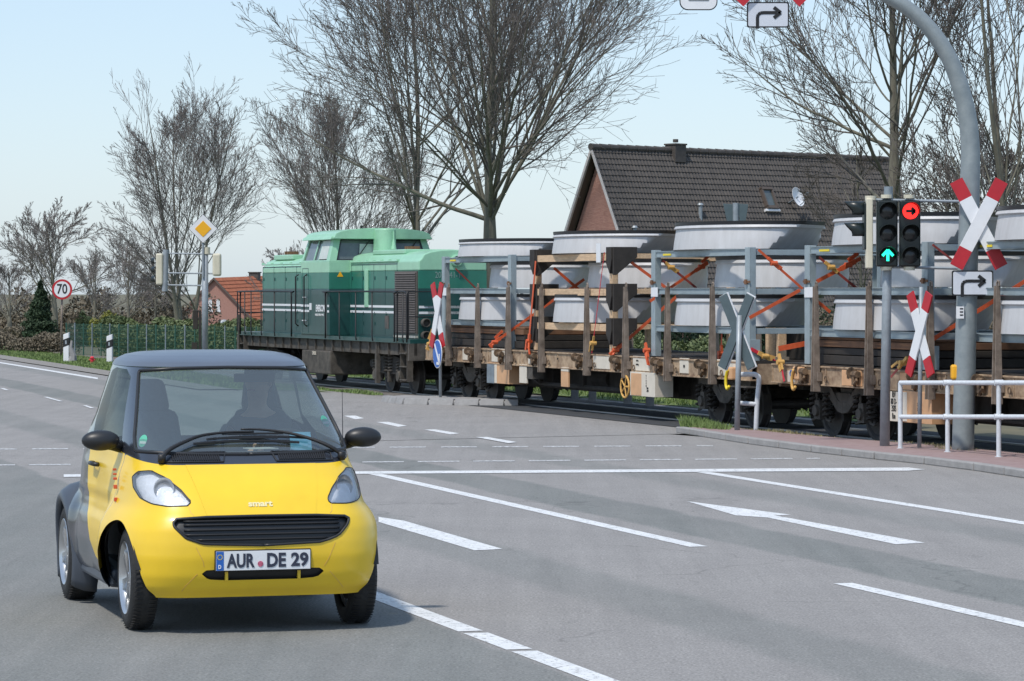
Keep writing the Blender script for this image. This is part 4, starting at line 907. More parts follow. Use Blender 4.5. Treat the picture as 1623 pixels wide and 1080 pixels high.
def bogie(root, t0, tc):
    bg_ = MB()
    for v in (-.17, 1.27):
        # gull-wing side frame
        for s in (-1, 1):
            pr_ = [(s * .95, .60), (s * .50, .60), (s * .16, .36), (0, .34), (0, .50), (s * .12, .50), (s * .38, .70), (s * .95, .70)]
            bg_.prism([(tc + x, v - .04, z) for x, z in pr_], (0, .08, 0))
        bg_.box(tc - .22, tc + .22, v - .03, v + .03, .48, .62)
    bg_.box(tc - .18, tc + .18, -.15, 1.25, .42, .68)
    shift(bg_, t0); b_ = bg_.build('bogie', M['undergrey'], root, bevel=.008)
    mb = MB()
    for v in (-.2, 1.3):
        for s in (-1, 1):
            x = tc + s * .67; sv = -1 if v < 0 else 1
            mb.hexa([(x - .10, v - .07, .24), (x + .10, v - .07, .24), (x + .10, v + .07, .24), (x - .10, v + .07, .24), (x - .07, v - .07, .50), (x + .07, v - .07, .50), (x + .07, v + .07, .50), (x - .07, v + .07, .50)])
            mb.cyl((x, v + sv * .02, .36), (x, v + sv * .11, .36), .085, .075, 16)
            mb.tube([(x + .14, v, .60), (x + .13, v, .30), (x + .18, v, .24), (x + .30, v, .22)], .022, 6); mb.tube([(x - .14, v, .60), (x - .13, v, .30), (x - .18, v, .24), (x - .28, v, .22)], .022, 6)
    shift(mb, t0); mb.build('axle_box', M['undergrey'], b_, bevel=.006)
    mb = MB()
    for v in (-.2, 1.3):
        for s in (-1, 1):
            for k in (-1, 1): spring(mb, (tc + s * .67 + k * .205, v, .26), .065, .34)
    shift(mb, t0); mb.build('spring', M['under'], b_)
    mb = MB()
    for s in (-1, 1):
        for k in (-1, 1):
            for v in (.0, 1.09): mb.hexa([(tc + s * .67 + k * .39 - .02, v - .06, .22), (tc + s * .67 + k * .39 + .02, v - .06, .22), (tc + s * .67 + k * .39 + .02, v + .06, .22), (tc + s * .67 + k * .39 - .02, v + .06, .22)] + [(tc + s * .67 + k * .36 + dx, v + dy, .52) for dx, dy in ((-.02, -.06), (.02, -.06), (.02, .06), (-.02, .06))])
    mb.cyl((tc - .3, .1, .33), (tc + .3, .1, .33), .02); shift(mb, t0); mb.build('brake_gear', M['under'], b_)
    for s in (-1, 1): wheelset(b_, t0, tc + s * .67)
def fitting(mb, t, z):   # lashing winch and bracket on the sole bar, rough cast shape
    mb.cyl((t - .06, VN - .07, z), (t + .10, VN - .07, z), .045, n=10); mb.cyl((t - .07, VN - .09, z + .02), (t - .05, VN - .09, z + .02), .07, n=10)
    mb.box(t - .03, t + .03, VN - .1, VN, z - .14, z + .02); mb.tube([(t + .05, VN - .06, z - .02), (t + .10, VN - .09, z - .08), (t + .02, VN - .09, z - .13), (t - .02, VN - .05, z - .16)], .018, 6)
    mb.box(t - .10, t - .04, VN - .05, VN, z + .02, z + .07)
def wagon(label, ta, tb_, stan, near_end=True, group='flat wagons loaded with white cones'):
    t0 = (ta + tb_) / 2; r = tthing('flat_wagon', label, 'wagon', t0, group); z0, z1 = DK - .285, DK - .03
    mb = MB(); mb.box(ta, tb_, VN + .02, VF - .02, DK - .04, DK); k = int((tb_ - ta) / .2)
    shift(mb, t0); mb.build('deck', M['darkwood'], r)
    for v in (VN, VF):
        mb = MB(); s = 1 if v == VN else -1
        a_, b_ = sorted((v, v + s * .015)); mb.box(ta, tb_, a_, b_, z0 + .02, z1 - .01)
        a_, b_ = sorted((v - s * .02, v + s * .09)); mb.box(ta, tb_, a_, b_, z1 - .012, z1 + .012); mb.box(ta, tb_, a_, b_, z0 - .0, z0 + .022)
        n = int((tb_ - ta) / .85)
        for i in range(n + 1):
            x = ta + .02 + (tb_ - ta - .04) * i / n; a_, b_ = sorted((v - s * .012, v)); mb.box(x - .012, x + .012, a_, b_, z0 + .02, z1 - .01)
        shift(mb, t0); mb.build('side_beam', M['wagon'], r, bevel=.004)
    for t in (ta, tb_):
        mb = MB(); s = 1 if t == ta else -1; a_, b_ = sorted((t, t + s * .08)); mb.box(a_, b_, VN + .1, VF - .1, z0 - .05, z1 - .01); shift(mb, t0); mb.build('end_beam', M['wagon'], r, bevel=.005)
        for v in (.55 - .62, .55 + .62):
            mb = MB(); mb.lathe((t, v, .80), (-s, 0, 0), [(.075, 0), (.075, .22), (.05, .22), (.05, .36), (.16, .36), (.17, .38), (.15, .40), (0, .41)], 20); shift(mb, t0); mb.build('buffer', M['under'], r, auto=40)
    mb = MB()   # centre sill, trusses, brake cylinder
    mb.box(ta + .1, tb_ - .1, .35, .75, DK - .42, DK - .05)
    for t in np.arange(ta + .5, tb_ - .4, 1.15): mb.box(t - .03, t + .03, VN + .02, VF - .02, DK - .20, DK - .05)
    L = tb_ - ta
    mb.box(ta + 3.0, tb_ - 3.0, .12, .98, .33, .74); mb.box(ta + 3.4, ta + 5.0, -.1, .3, .4, .7); mb.box(tb_ - 5.2, tb_ - 3.6, -.1, .3, .38, .7)  # added filler boxes, they keep the space under the wagon dark
    for v in (-.2, 1.3):
        mb.tube([(ta + L * .28, v, DK - .24), (ta + L * .36, v, .42), (tb_ - L * .36, v, .42), (tb_ - L * .28, v, DK - .24)], .035, 6)
        for q_ in (.36, .5, .64): mb.box(ta + L * q_ - .03, ta + L * q_ + .03, v - .03, v + .03, .42, DK - .24)
    mb.cyl((t0 - .5, .2, .55), (t0 + .3, .2, .55), .15, n=14); mb.cyl((t0 - 1.5, .9, .58), (t0 - .7, .9, .58), .17, n=14); mb.box(t0 - 2.2, t0 - 1.7, -.1, .5, .42, .70)
    shift(mb, t0); mb.build('underframe', M['under'], r)
    for tc in (ta + 1.62, tb_ - 1.62): bogie(r, t0, tc)
    for t in stan:
        for v, s in ((VN - .07, 1), (VF + .07, -1)):
            mb = MB(); w0, w1 = .042, .026; zb, zt = DK - .36, 2.05
            for dx in (-1, 1):
                mb.hexa([(t + dx * w0 - .008, v - .05, zb), (t + dx * w0 + .008, v - .05, zb), (t + dx * w0 + .008, v + .05, zb), (t + dx * w0 - .008, v + .05, zb),
                         (t + dx * w1 - .008, v - .025, zt), (t + dx * w1 + .008, v - .025, zt), (t + dx * w1 + .008, v + .025, zt), (t + dx * w1 - .008, v + .025, zt)])
            mb.hexa([(t - w0, v + s * .01 - .006, zb), (t + w0, v + s * .01 - .006, zb), (t + w0, v + s * .01 + .006, zb), (t - w0, v + s * .01 + .006, zb), (t - w1, v - .006, zt), (t + w1, v - .006, zt), (t + w1, v + .006, zt), (t - w1, v + .006, zt)])
            mb.tube([(t, v, zt - .02), (t, v, zt + .03), (t + .02, v, zt + .06), (t + .05, v, zt + .05), (t + .055, v, zt + .0)], .012, 6)
            mb.box(t - .08, t + .08, min(v, v + s * .06), max(v, v + s * .06), DK - .22, DK - .10)
            shift(mb, t0); mb.build('stanchion', M['stanch'], r)
    for i, t in enumerate(stan):
        mb = MB(); fitting(mb, t - .42, DK - .10); 
        for a in (.24,): mb.lathe((t + a, VN - .03, DK - .19), (0, 1, 0), [(.03, -.012), (.045, -.012), (.045, .0), (.03, 0), (.03, -.012)], 12)
        shift(mb, t0); mb.build('lashing_winch', M['winch'], r)
    return r, t0
tA, tB = -20.3, -5.75
st1 = [T(x, -.58) for x in (710, 756, 804.5, 857, 929, 990.5, 1057, 1128)]
w1, t01 = wagon('cream and rust flat wagon behind the locomotive carrying three stacked racks', tA, tB, st1)
st2 = [T(x, -.58) for x in (1291.5, 1376, 1473, 1579)]; dd_ = (st2[-1] - st2[0]) / 3; st2 += [st2[-1] + dd_ * i for i in range(1, 5)]
w2, t02 = wagon('cream and rust flat wagon at the right edge, nearest to the traffic lights', -5.05, 9.5, st2)
# wagon details at pixel-measured places on the near side
def sidebox(name, root, t0, x0, x1, ytop, ybot, m, proud=.02, depth=.03, parts=None, v=VN):
    a = E2(x0, ytop, v - proud); b_ = E2(x1, ytop, v - proud); c = E2((x0 + x1) / 2, ybot, v - proud)
    mb = MB(); mb.box(a.x, b_.x, v - proud, v - proud + depth, c.z, (a.z + b_.z) / 2); shift(mb, t0); return mb.build(name, m, root, bevel=.004), (a.x, b_.x, c.z, (a.z + b_.z) / 2, v - proud)
def sidetext(root, t0, body, size, px, py, v=VN - .03, m='black', sx=.8, name='lettering'):
    c = E2(px, py, v); mt = frame((c.x - t0, c.y - .55, c.z), (1, 0, 0), (0, 0, 1)); return text(body, size, M[m], root, mt, name, sx=sx)
b_, _ = sidebox('brake_box', w1, t01, 772, 807, 575.5, 608, M['wagontan'], .01, .35)
sidebox('brake_box_patch', w1, t01, 771.5, 783, 576, 607.5, M['galvdark'], .016, .01); sidebox('brake_box_patch', w1, t01, 783.5, 787, 576, 607.5, M['wagonpale'], .016, .01)
sidebox('marking_panel', w1, t01, 779, 801, 553, 574, M['wagonpale'], .014, .02)
sidebox('marking_panel', w1, t01, 823, 834.5, 578, 607.5, M['wagonpale'], .01, .03); sidebox('marking_panel', w1, t01, 835, 844, 579, 601, M['undergrey'], .006, .2)
sidebox('marking_panel', w1, t01, 837, 846, 556.5, 577, M['wagonpale'], .014, .02)
sidebox('marking_panel', w1, t01, 889, 900.5, 583, 613.5, M['wagontan'], .01, .03); sidebox('marking_panel', w1, t01, 889, 900.5, 582.5, 589, M['wagonpale'], .014, .03)
sidebox('marking_panel', w1, t01, 940, 966, 562.5, 585, M['wagonpale'], .014, .02)
sidebox('marking_panel', w1, t01, 1003, 1029, 565, 588, M['wagonpale'], .014, .02); sidebox('marking_panel', w1, t01, 1077, 1091, 568, 592, M['wagonpale'], .014, .02)
sidebox('marking_panel', w1, t01, 733, 748, 551, 571, M['wagonpale'], .014, .02)
sidebox('marking_panel', w1, t01, 1134, 1168, 570.5, 596, M['wagonpale'], .014, .02)
sidebox('data_box', w1, t01, 998.5, 1038, 590.5, 628.5, M['wagonpale'], .06, .3)
sidebox('data_box_panel', w1, t01, 1000, 1016, 592, 627, M['wagontan'], .066, .008)
for i, sx_ in enumerate(('II', 'I', 'II', 'II', 'III', '3900', '- 2604')): sidetext(w1, t01, sx_, .045, 1024 + (2 if i > 4 else 0), 596 + i * 4.0, VN - .065)
sidetext(w1, t01, 'RIV', .05, 884, 569, VN - .02); sidetext(w1, t01, 'DB', .06, 1084, 581, VN - .02); sidetext(w1, t01, '18,9 m', .04, 1010, 572, VN - .02); sidetext(w1, t01, '65 000 kg', .035, 1010, 578, VN - .02); sidetext(w1, t01, 'S 46', .05, 1152, 580, VN - .02)
c = E2(990.5, 613, VN - .08); mb = MB()
for i in range(24):
    a, b2 = 2 * math.pi * i / 24, 2 * math.pi * (i + 1) / 24; rr = .17
    mb.cyl((c.x + rr * math.cos(a), c.y, c.z + rr * math.sin(a)), (c.x + rr * math.cos(b2), c.y, c.z + rr * math.sin(b2)), .016, n=6)
for i in range(5): a = 2 * math.pi * i / 5; mb.cyl(c, (c.x + .17 * math.cos(a), c.y, c.z + .17 * math.sin(a)), .012, n=6)
mb.cyl(c, (c.x, c.y + .25, c.z), .02, n=8); shift(mb, t01); mb.build('handwheel', M['ochre'], w1)
for px, rt, t0_, mm in ((1157, w1, t01, 'ochre'), (1262, w2, t02, 'wagontan')):
    c = E2(px, 600, VN - .1); mb = MB(); mb.box(c.x - .09, c.x + .09, VN - .12, VN, c.z - .02, c.z + .16); mb.build
    shift(mb, t0_); mb.build('hook_bracket', M['wagontan'], rt, bevel=.02)
    mb = MB(); mb.tube(smooth_path([(c.x, c.y - .04, c.z + .12), (c.x - .05, c.y - .04, c.z + .02), (c.x - .05, c.y - .04, c.z - .10), (c.x + .0, c.y - .04, c.z - .15), (c.x + .06, c.y - .04, c.z - .11)]), .022, 8)
    shift(mb, t0_); mb.build('hook', M['hookyellow' if mm == 'ochre' else 'ochre'], rt, smooth=True)
sidebox('number_plate', w2, t02, 1409, 1424, 621, 668, M['wagonpale'], .045, .02); sidebox('data_box', w2, t02, 1424.5, 1477, 621, 671, M['wagontan'], .04, .35); sidebox('data_box_panel', w2, t02, 1430, 1437, 622, 668, M['wagonpale'], .046, .01)
for y, tx in ((626, 'RIV'), (637, '80 D-'), (648, '3505'), (660, 'Rm')): sidetext(w2, t02, tx, .11, 1416.5, y, VN - .05, sx=.62)
for y, tx in ((642, '21 000'), (650, '25 400'), (660, '29 600')): sidetext(w2, t02, tx, .06, 1457, y, VN - .05, m='rust', sx=.7)
sidebox('marking_panel', w2, t02, 1334, 1365, 587, 612, M['wagontan'], .014, .02); sidetext(w2, t02, 'Kln 100-1', .07, 1348, 598, VN - .02, m='under')
sidebox('marking_panel', w2, t02, 1248, 1259, 588, 606, M['wagonpale'], .014, .02); sidebox('marking_panel', w2, t02, 1426, 1452, 591, 618, M['wagontan'], .012, .02)
c = E2(1254, 592, VN - .02); mb = MB(); mb.lathe(c, (0, 1, 0), [(.03, 0), (.045, 0), (.045, -.004), (.03, -.004), (.03, 0)], 20); shift(mb, t02); mb.build('wagon_mark', M['blue'], w2)
mb = MB(); mb.box(-6.3, -5.75, VN - .08, VN + .1, .62, .64); shift(mb, t01); mb.build('step', M['undergrey'], w1)

# racks -------------------------------------------------------------
racks = [(T(700, -.5), T(810, -.5), 'steel', 'first grey steel rack, right behind the locomotive'), (T(846, -.5), T(972, -.5), 'wood', 'wooden rack with black corner brackets between two steel racks'),
         (T(1032, -.5), T(1188, -.5), 'steel', 'grey steel rack above the grey backed crossbuck'), (T(1275, -.5), T(1470, -.5), 'steel', 'grey steel rack behind the traffic light post'),
         (T(1470, -.5) + .9, T(1470, -.5) + 4.5, 'steel', 'last grey steel rack, mostly cut off by the right edge')]
ZT, ZM, ZL = 2.575, 2.02, 1.46
def rack(t1, t2, kind, label):
    t0 = (t1 + t2) / 2; r = tthing('load_rack', label + ' on the wagon', 'rack', t0, 'racks holding the white cones')
    m = M['rack'] if kind == 'steel' else M['wood']
    for t, s in ((t1, 1), (t2, -1)):
        for v, q in ((VN, 1), (VF, -1)):
            mb = MB(); a, b_ = sorted((t, t + s * .16)); c, d = sorted((v, v + q * .10))
            if kind == 'steel':   # channel post with flanges
                mb.box(a, b_, c + (.0 if q > 0 else .085), (c + .015) if q > 0 else d, DK, ZT + .03)
                mb.box(a, a + .016, c + .016 if q > 0 else c, d if q > 0 else d - .016, DK, ZT + .03); mb.box(b_ - .016, b_, c + .016 if q > 0 else c, d if q > 0 else d - .016, DK, ZT + .03)
                if s < 0: mb.box(b_ + .002, b_ + .012, c, d + .06, DK, DK + .30)
            else: mb.box(a, b_ - .04, c, d, DK, ZT + .03)
            shift(mb, t0); mb.build('post', m, r, bevel=.004)
    for z in (ZT, ZM, ZL):
        for v, q in ((VN, 1), (VF, -1)):
            mb = MB(); c, d = sorted((v + q * .018, v + q * .09)); h_ = .075 if kind == 'steel' else .11
            mb.box(t1 + .05, t2 - .05, c - (.03 if kind == 'wood' else 0), d, z - h_, z); 
            if kind == 'steel': mb.box(t1 + .17, t2 - .17, min(v, v + q * .016), max(v, v + q * .016), z - .085, z - .075); mb.box(t1 + .17, t2 - .17, min(v, v + q * .016), max(v, v + q * .016), z + .001, z + .010)
            shift(mb, t0); mb.build('side_rail', m, r, bevel=.003)
        for t, s in ((t1, 1), (t2, -1)):
            mb = MB(); a, b_ = sorted((t + s * .02, t + s * .10)); mb.box(a, b_, VN + .1, VF - .1, z - .08, z - .002); shift(mb, t0); mb.build('end_rail', m, r, bevel=.003)
        mb = MB()
        for q in (.33, .67): t = t1 + (t2 - t1) * q; mb.box(t - .04, t + .04, VN + .1, VF - .1, z - .07, z - .005)
        shift(mb, t0); mb.build('cross_bearer', m, r)
    if kind == 'wood':
        for t in (t1 + .06, t2 - .06):
            for z in (ZT + .10, ZM + .08, ZL + .10):
                for v, q in ((VN - .03, 1),):
                    mb = MB(); mb.prism([(t - .13, v - .02, z), (t + .10, v - .02, z), (t + .10, v - .02, z - .20), (t + .02, v - .02, z - .42), (t - .03, v - .02, z - .36), (t - .13, v - .02, z - .26)], (0, .06, 0))
                    mb.prism([(t + .10, v, z), (t + .10, v + .40, z), (t + .10, v + .40, z - .16), (t + .10, v + .05, z - .44), (t + .10, v, z - .44)], (.05, 0, 0))
                    shift(mb, t0); mb.build('corner_bracket', M['darkwood'], r, bevel=.006)
        mb = MB(); v0 = VF - .45; z = ZT + .02
        for q in ((t2 - .12, t2 - .04),):
            mb.box(q[0], q[1], v0, v0 + .07, z, z + .42); mb.box(q[0], q[1], v0 + .42, v0 + .49, z, z + .42); mb.box(q[0], q[1], v0 + .072, v0 + .418, z + .35, z + .42); mb.box(q[0], q[1], v0 + .072, v0 + .418, z, z + .07)
        shift(mb, t0); mb.build('top_frame', M['wood'], r)
        c = E2(950, 412, VN - .06); mb = MB(); mb.box(c.x - .09, c.x + .09, VN - .08, VN - .07, ZT - .14, ZT + .16); shift(mb, t0); mb.build('tag', M['white'], r)
    else:
        mb = MB(); mb.box(t1 + .45, t1 + .75, VN + .005, VN + .014, ZT - .058, ZT - .03); shift(mb, t0); mb.build('yellow_mark', M['hookyellow'], r)
        mb = MB(); mb.box(t1 + .02, t1 + .28, VN - .012, VN - .004, ZM - .12, ZM + .02); shift(mb, t0); mb.build('tag', M['white'], r)
        mb = MB()
        for t in (t1 + .08, t2 - .08): mb.box(t - .10, t + .10, VN - .015, VN - .001, ZM + .08, ZM + .11); mb.box(t - .03, t + .03, VN - .035, VN - .014, ZM + .06, ZM + .13)
        shift(mb, t0); mb.build('clamp', M['rust'], r)
    return r
for q in racks: rack(*q)
# white cone shells
def cone(tc, vc, zb, hh, a, b, label, d0=.70, kz=.30, tip=False):
    r = tthing('cone_shell', label, 'cone shell', tc, 'white cone shells stacked in the racks'); N = 72
    m0, m1 = .72, .696; sup = math.hypot(a * m0, b * m1)
    def ring(z, sc_, off=0):
        out = []
        for i in range(N):
            th = 2 * math.pi * i / N; x = a * sc_ * math.cos(th); y = b * sc_ * math.sin(th); lim = d0 * sup + kz * (z / hh) + off; dd = x * m0 + y * m1
            if dd > lim: x -= m0 * (dd - lim); y -= m1 * (dd - lim)
            out.append((tc + x, vc + y, zb + z))
        return out
    def band(rings, name, m, cap=False, par=r, auto=30):
        mb = MB(); 
        for q in rings: mb.v += q
        for k in range(len(rings) - 1): mb.f += [(k * N + i, k * N + (i + 1) % N, (k + 1) * N + (i + 1) % N, (k + 1) * N + i) for i in range(N)]
        if cap: mb.f += [tuple(range((len(rings) - 1) * N, len(rings) * N)), tuple(range(N - 1, -1, -1))]
        mb.m = [0] * len(mb.f); shift(mb, tc); return mb.build(name, m, par, auto=auto)
    band([ring(0, 1.03), ring(hh * .25, 1.022), ring(hh * .5, 1.01), ring(hh * .86, .99)], 'shell', M['cone'], True)
    band([ring(hh * .86, 1.015, .02), ring(hh * .885, 1.02, .02), ring(hh, 1.0, .01)], 'flange', M['cone'], True)
    band([ring(hh + .003, 1.008, .02), ring(hh + .05, 1.012, .025)], 'cover', M['blacktrim'], True)
    return r
ordn = ['first rack behind the locomotive', 'wooden rack', 'steel rack above the grey backed crossbuck', 'rack behind the traffic light post', 'last rack cut by the right edge']
tops = [2.90, 2.955, 3.0, 3.0, 3.0]
for i, (t1, t2, kd, lb) in enumerate(racks):
    c = (t1 + t2) / 2; a = (t2 - t1) / 2 * .80; o_ = .02
    cone(c - .25, .43, ZT + o_, tops[i] - ZT - .05 - o_, a, 1.02, 'black covered white cone on top of the ' + ordn[i], d0=.62, kz=.35)
    cone(c + .42, .66, ZM + .02, .40, a * .84, .92, 'white cone in the middle tier of the ' + ordn[i], d0=.78, kz=.18)
    cone(c - .25, .43, ZL + .02, .40, a, 1.0, 'white cone in the lowest tier of the ' + ordn[i], d0=.60, kz=.35)
# stacked plates under racks 1 and 4
for (t1, t2, lb) in ((racks[0][0] + .1, racks[0][1] + .45, 'stack of dark rusty steel beams under the first rack'), (racks[3][0] + .25, racks[3][1] - .2, 'stack of dark brown beams with orange edge behind the traffic light')):
    t0 = (t1 + t2) / 2; r = tthing('beam_stack', lb, 'beams', t0)
    for j, (z0, z1, mm) in enumerate(((.0, .12, 'darkwood'), (.13, .22, 'darkwood'), (.23, .32, 'rust'), (.325, .36, 'rust'))):
        mb = MB(); mb.box(t1, t2, VN + .06 + .02 * (j % 2), VF - .06, DK + .01 + z0, DK + .01 + z1); shift(mb, t0); mb.build('beam', M[mm], r, bevel=.008)
# straps
def strap(label, a, b_, wd=.06, m='strap', ratchet=None, tail=None, up=(1, 0, 0)):
    c = a; r = thing('ratchet_strap', label, 'strap', W(a.x, a.y, a.z), TR, 'lashing straps on the racks')
    wd *= .8; mb = MB(); mb.ribbon(Vector((0, 0, 0)), b_ - a, wd, .006, up=up); mb.build('webbing', M[m], r)
    if ratchet is not None:
        p = (b_ - a) * ratchet; d = (b_ - a).normalized(); mb = MB()
        mb.ribbon(p - d * .12, p + d * .12, wd * 1.3, .03, up=up); mb.cyl(p + Vector((0, -.05, 0)), p + Vector((0, .05, 0)), .035, n=10); mb.ribbon(p + d * .05 + Vector((-.03, -.03, .04)), p + d * .22 + Vector((-.03, -.03, .07)), wd, .012, up=up)
        mb.build('ratchet', M['ochre'] if m != 'strap' else M['strap'], r)
    if tail:
        mb = MB(); mb.tube([(b_ - a) * ratchet, (b_ - a) * ratchet + Vector(tail) * .5 + Vector((.02, -.02, 0)), (b_ - a) * ratchet + Vector(tail)], .018, 6); mb.build('tail', M[m], r)
    return r
SU = (0, 1, 0)
n1, n2, n3, n4 = [q[1] + .03 for q in racks[:4]]; f1, f2, f3, f4 = [q[0] + .15 for q in racks[:4]]
strap('dark thin strap inside the left end of the first rack', E(722, 426, f1), E(758, 461, f1), .035, 'strapdark')
strap('orange strap rising from the deck to the wooden rack across the first rack', E(778, 547, n1), E(880, 474, n1), .055, 'strap', .06, (.0, -.05, -.1))
strap('broad vertical orange strap at the left corner of the wooden rack', E2(849, 414, VN - .05), E2(838, 545, VN - .09), .075, 'strap', .97, (.12, -.03, -.22), up=SU)
strap('orange strap crossing behind the upper left of the wooden rack', E(878, 425, f2), E(917, 459, f2), .06)
strap('short orange strap above the middle tier of the wooden rack', E(926, 443, f2), E(902, 460, f2), .06)
strap('orange strap running down right from the top of the wooden rack', E(991, 409, n2), E(1059, 459, n2), .06)
strap('long orange strap rising right from the deck beside the wooden rack', E(968, 562, n2), E(1075, 468, n2), .06, 'strap', .07, (.0, -.06, -.14))
strap('thin red strap hanging down the wooden rack side', E2(958, 400, VN - .08), E2(938, 560, VN - .08), .02, 'strapred', .9, up=SU)
strap('dark red strap in the upper left bay of the third rack', E(1050, 413, f3), E(1104, 457, f3), .045, 'strapdark', .25)
strap('orange strap rising to the right in the upper left bay of the third rack', E(1030, 478, f3), E(1121, 417, f3), .055, 'strap', .9)
strap('thin red strap running down from the top of the third rack end', E(1202, 396, n3), E(1272, 458, n3), .045, 'strap', .35)
strap('long orange strap crossing the end of the third rack upwards to the right', E(1188, 504, n3), E(1268, 460, n3), .06, 'strap')
strap('dark red strap in the upper left bay of the fourth rack', E(1298, 408, f4), E(1362, 461, f4), .045, 'strapdark', .3)
strap('orange strap rising right in the upper left bay of the fourth rack', E(1284, 452, f4), E(1364, 410, f4), .065, 'strap', .75)
strap('orange strap running down right under the middle rail of the fourth rack', E(1286, 470, f4), E(1316, 495, f4), .055, 'strap')
strap('long orange strap crossing the end of the fourth rack upwards to the right', E(1474, 541, n4), E(1650, 430, n4), .065, 'strap')
strap('orange strap running down right at the right picture edge', E(1574, 464, n4), E(1660, 520, n4), .055, 'strap')
strap('thin red strap at the top end of the fourth rack', E(1478, 388, n4), E(1560, 452, n4), .035, 'strapdark')
strap('orange strap tied down in front of the third rack left post', E2(1023, 545, VN - .09), E2(1029, 580, VN - .09), .05, 'strap', .3, (.10, -.02, -.22), up=SU)
strap('red winch strap hanging at the first wagon end', E2(1236, 570, VN - .1), E2(1243, 605, VN - .1), .05, 'strapred', .12, up=SU)
strap('red strap lying across the wagon gap', E(1190, 553, n3), E(1235, 577, n3), .06, 'strapred', .5)
strap('bright orange block strap on deck level beside the fourth rack left post', E(1234, 553, f4 - .3), E(1276, 545, f4 - .3), .09, 'strap')
strap('orange strap tucked under the third rack near post', E2(1144, 520, VN + .1), E2(1143, 570, VN + .1), .05, 'strap', .8, up=SU)
strap('rusty strap ratchet on the deck behind the small crossbuck', E2(1433, 573, VN - .06), E2(1412, 598, VN - .1), .04, 'strapdark', .1, up=SU)
strap('red signal strap at the locomotive end of the first wagon', E(678, 552, tA + .15), E(688, 530, tA + .15), .06, 'strapred', .3)
# timber props standing on the deck between the racks
for px, t, lb in ((1143, racks[2][1] - .6, 'upright timber prop under the third rack'), (1196, tB - .3, 'brown timber block at the near end of the first wagon')):
    v = .1; t_ = t; mb = MB(); mb.box(-.05, .05, -.06, .06, 0, .46); mb.box(-.08, .08, -.09, .09, 0, .05); o = mb.build('timber_prop', M['wood'], None, bevel=.006); o.location = W(t_, v, DK + .001); o.rotation_euler = (0, 0, TR); tag(o, lb, 'timber')
mb = MB(); 
for j in range(3): mb.box(-.7, .7, -.5 + .34 * j, -.2 + .34 * j, 0, .40 + .04 * (j % 2))
o = mb.build('timber_crate', M['darkwood'], None, bevel=.01); o.location = W(-5.9 - .9, 1.0, DK + .001); o.rotation_euler = (0, 0, TR); tag(o, 'dark wooden dunnage blocks at the near end of the first wagon', 'crate')

# locomotive ---------------------------------------------------------
M['numgrey'] = mat('numgrey', (.20, .30, .27), .5)
HV0, HV1 = -.13, 1.23; CV0, CV1 = -.57, 1.67; LN, LF = T(664, -.13), T(416, -.13); CN, CF = T(521.5, -.57), T(477, -.57); FB = 1.08
tl0 = (LN + LF) / 2; lo_ = tthing('locomotive', 'green diesel locomotive with white stripes at the head of the train', 'locomotive', tl0)
ZB = [FB, 2.03, 2.36]
def hood(t1, t2, top, name, near):
    """hood with three colour bands, rounded top"""
    out = None
    def prof(z0, z1, m, nm):
        mb = MB(); mb.box(t1, t2, HV0, HV1, z0, z1); shift(mb, tl0); return mb.build(nm, m, lo_, bevel=0)
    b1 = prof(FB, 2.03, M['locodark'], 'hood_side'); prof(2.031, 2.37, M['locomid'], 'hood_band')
    c = (HV0 + HV1) / 2; hw = (HV1 - HV0) / 2; ps = [(HV0, 2.371), (HV0, top - .17)]
    for k in range(9): a = math.pi - math.pi * k / 8; ps.append((c + (hw - .06) * math.cos(a) * (1.0), top - .17 + .05 + .17 * math.sin(a) ** .8))
    ps += [(HV1, top - .17), (HV1, 2.371)]
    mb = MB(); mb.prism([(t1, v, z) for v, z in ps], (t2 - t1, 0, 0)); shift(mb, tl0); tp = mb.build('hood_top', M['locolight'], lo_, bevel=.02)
    return b1, tp
hA, hAt = hood(CN - .1, LN, 2.72, 'near', True); hB, hBt = hood(LF, CF + .1, 2.66, 'far', False)
# doors, seams and hinges on the hoods
mb = MB()
for (a, b_, n) in ((CN + .12, LN - 1.35, 4), (LF + .05, CF - .05, 5)):
    for i in range(n + 1):
        t = a + (b_ - a) * i / n; mb.box(t - .006, t + .006, HV0 - .004, HV0 + .01, FB + .05, 2.50)
        for z in (1.3, 1.5, 2.2): mb.box(t + .06, t + .09, HV0 - .012, HV0, z, z + .07)
    mb.box(a, b_, HV0 - .004, HV0 + .01, 2.50, 2.512); mb.box(a, b_, HV0 - .004, HV0 + .01, FB + .04, FB + .052)
shift(mb, tl0); mb.build('door_seams', M['locodark'], lo_)
mb = MB()
for (a, b_) in ((CN + .1, LN - 1.3), (LF + .05, CF - .05)):
    mb.cyl((a, HV0 - .02, 2.56), (b_, HV0 - .02, 2.56), .018, n=6)
    for i in range(7): t = a + (b_ - a) * i / 6; mb.box(t - .02, t + .02, HV0 - .03, HV0 + .03, 2.55, 2.60)
mb.box(LN - 3.4, LN - 1.3, HV0 + .14, HV1 - .2, 2.70, 2.79); mb.box(LF + .4, LF + 1.9, HV0 + .15, HV1 - .15, 2.66, 2.77)
shift(mb, tl0); mb.build('roof_hatch', M['locolight'], lo_, bevel=.02)
mb = MB()
for t in (LN - 1.75, LN - 1.6, LF + .8, LF + 1.0):
    for v in (.15, .3): mb.box(t, t + .08, v, v + .09, 2.78, 2.85)
shift(mb, tl0); mb.build('roof_vent', M['rust'], lo_)
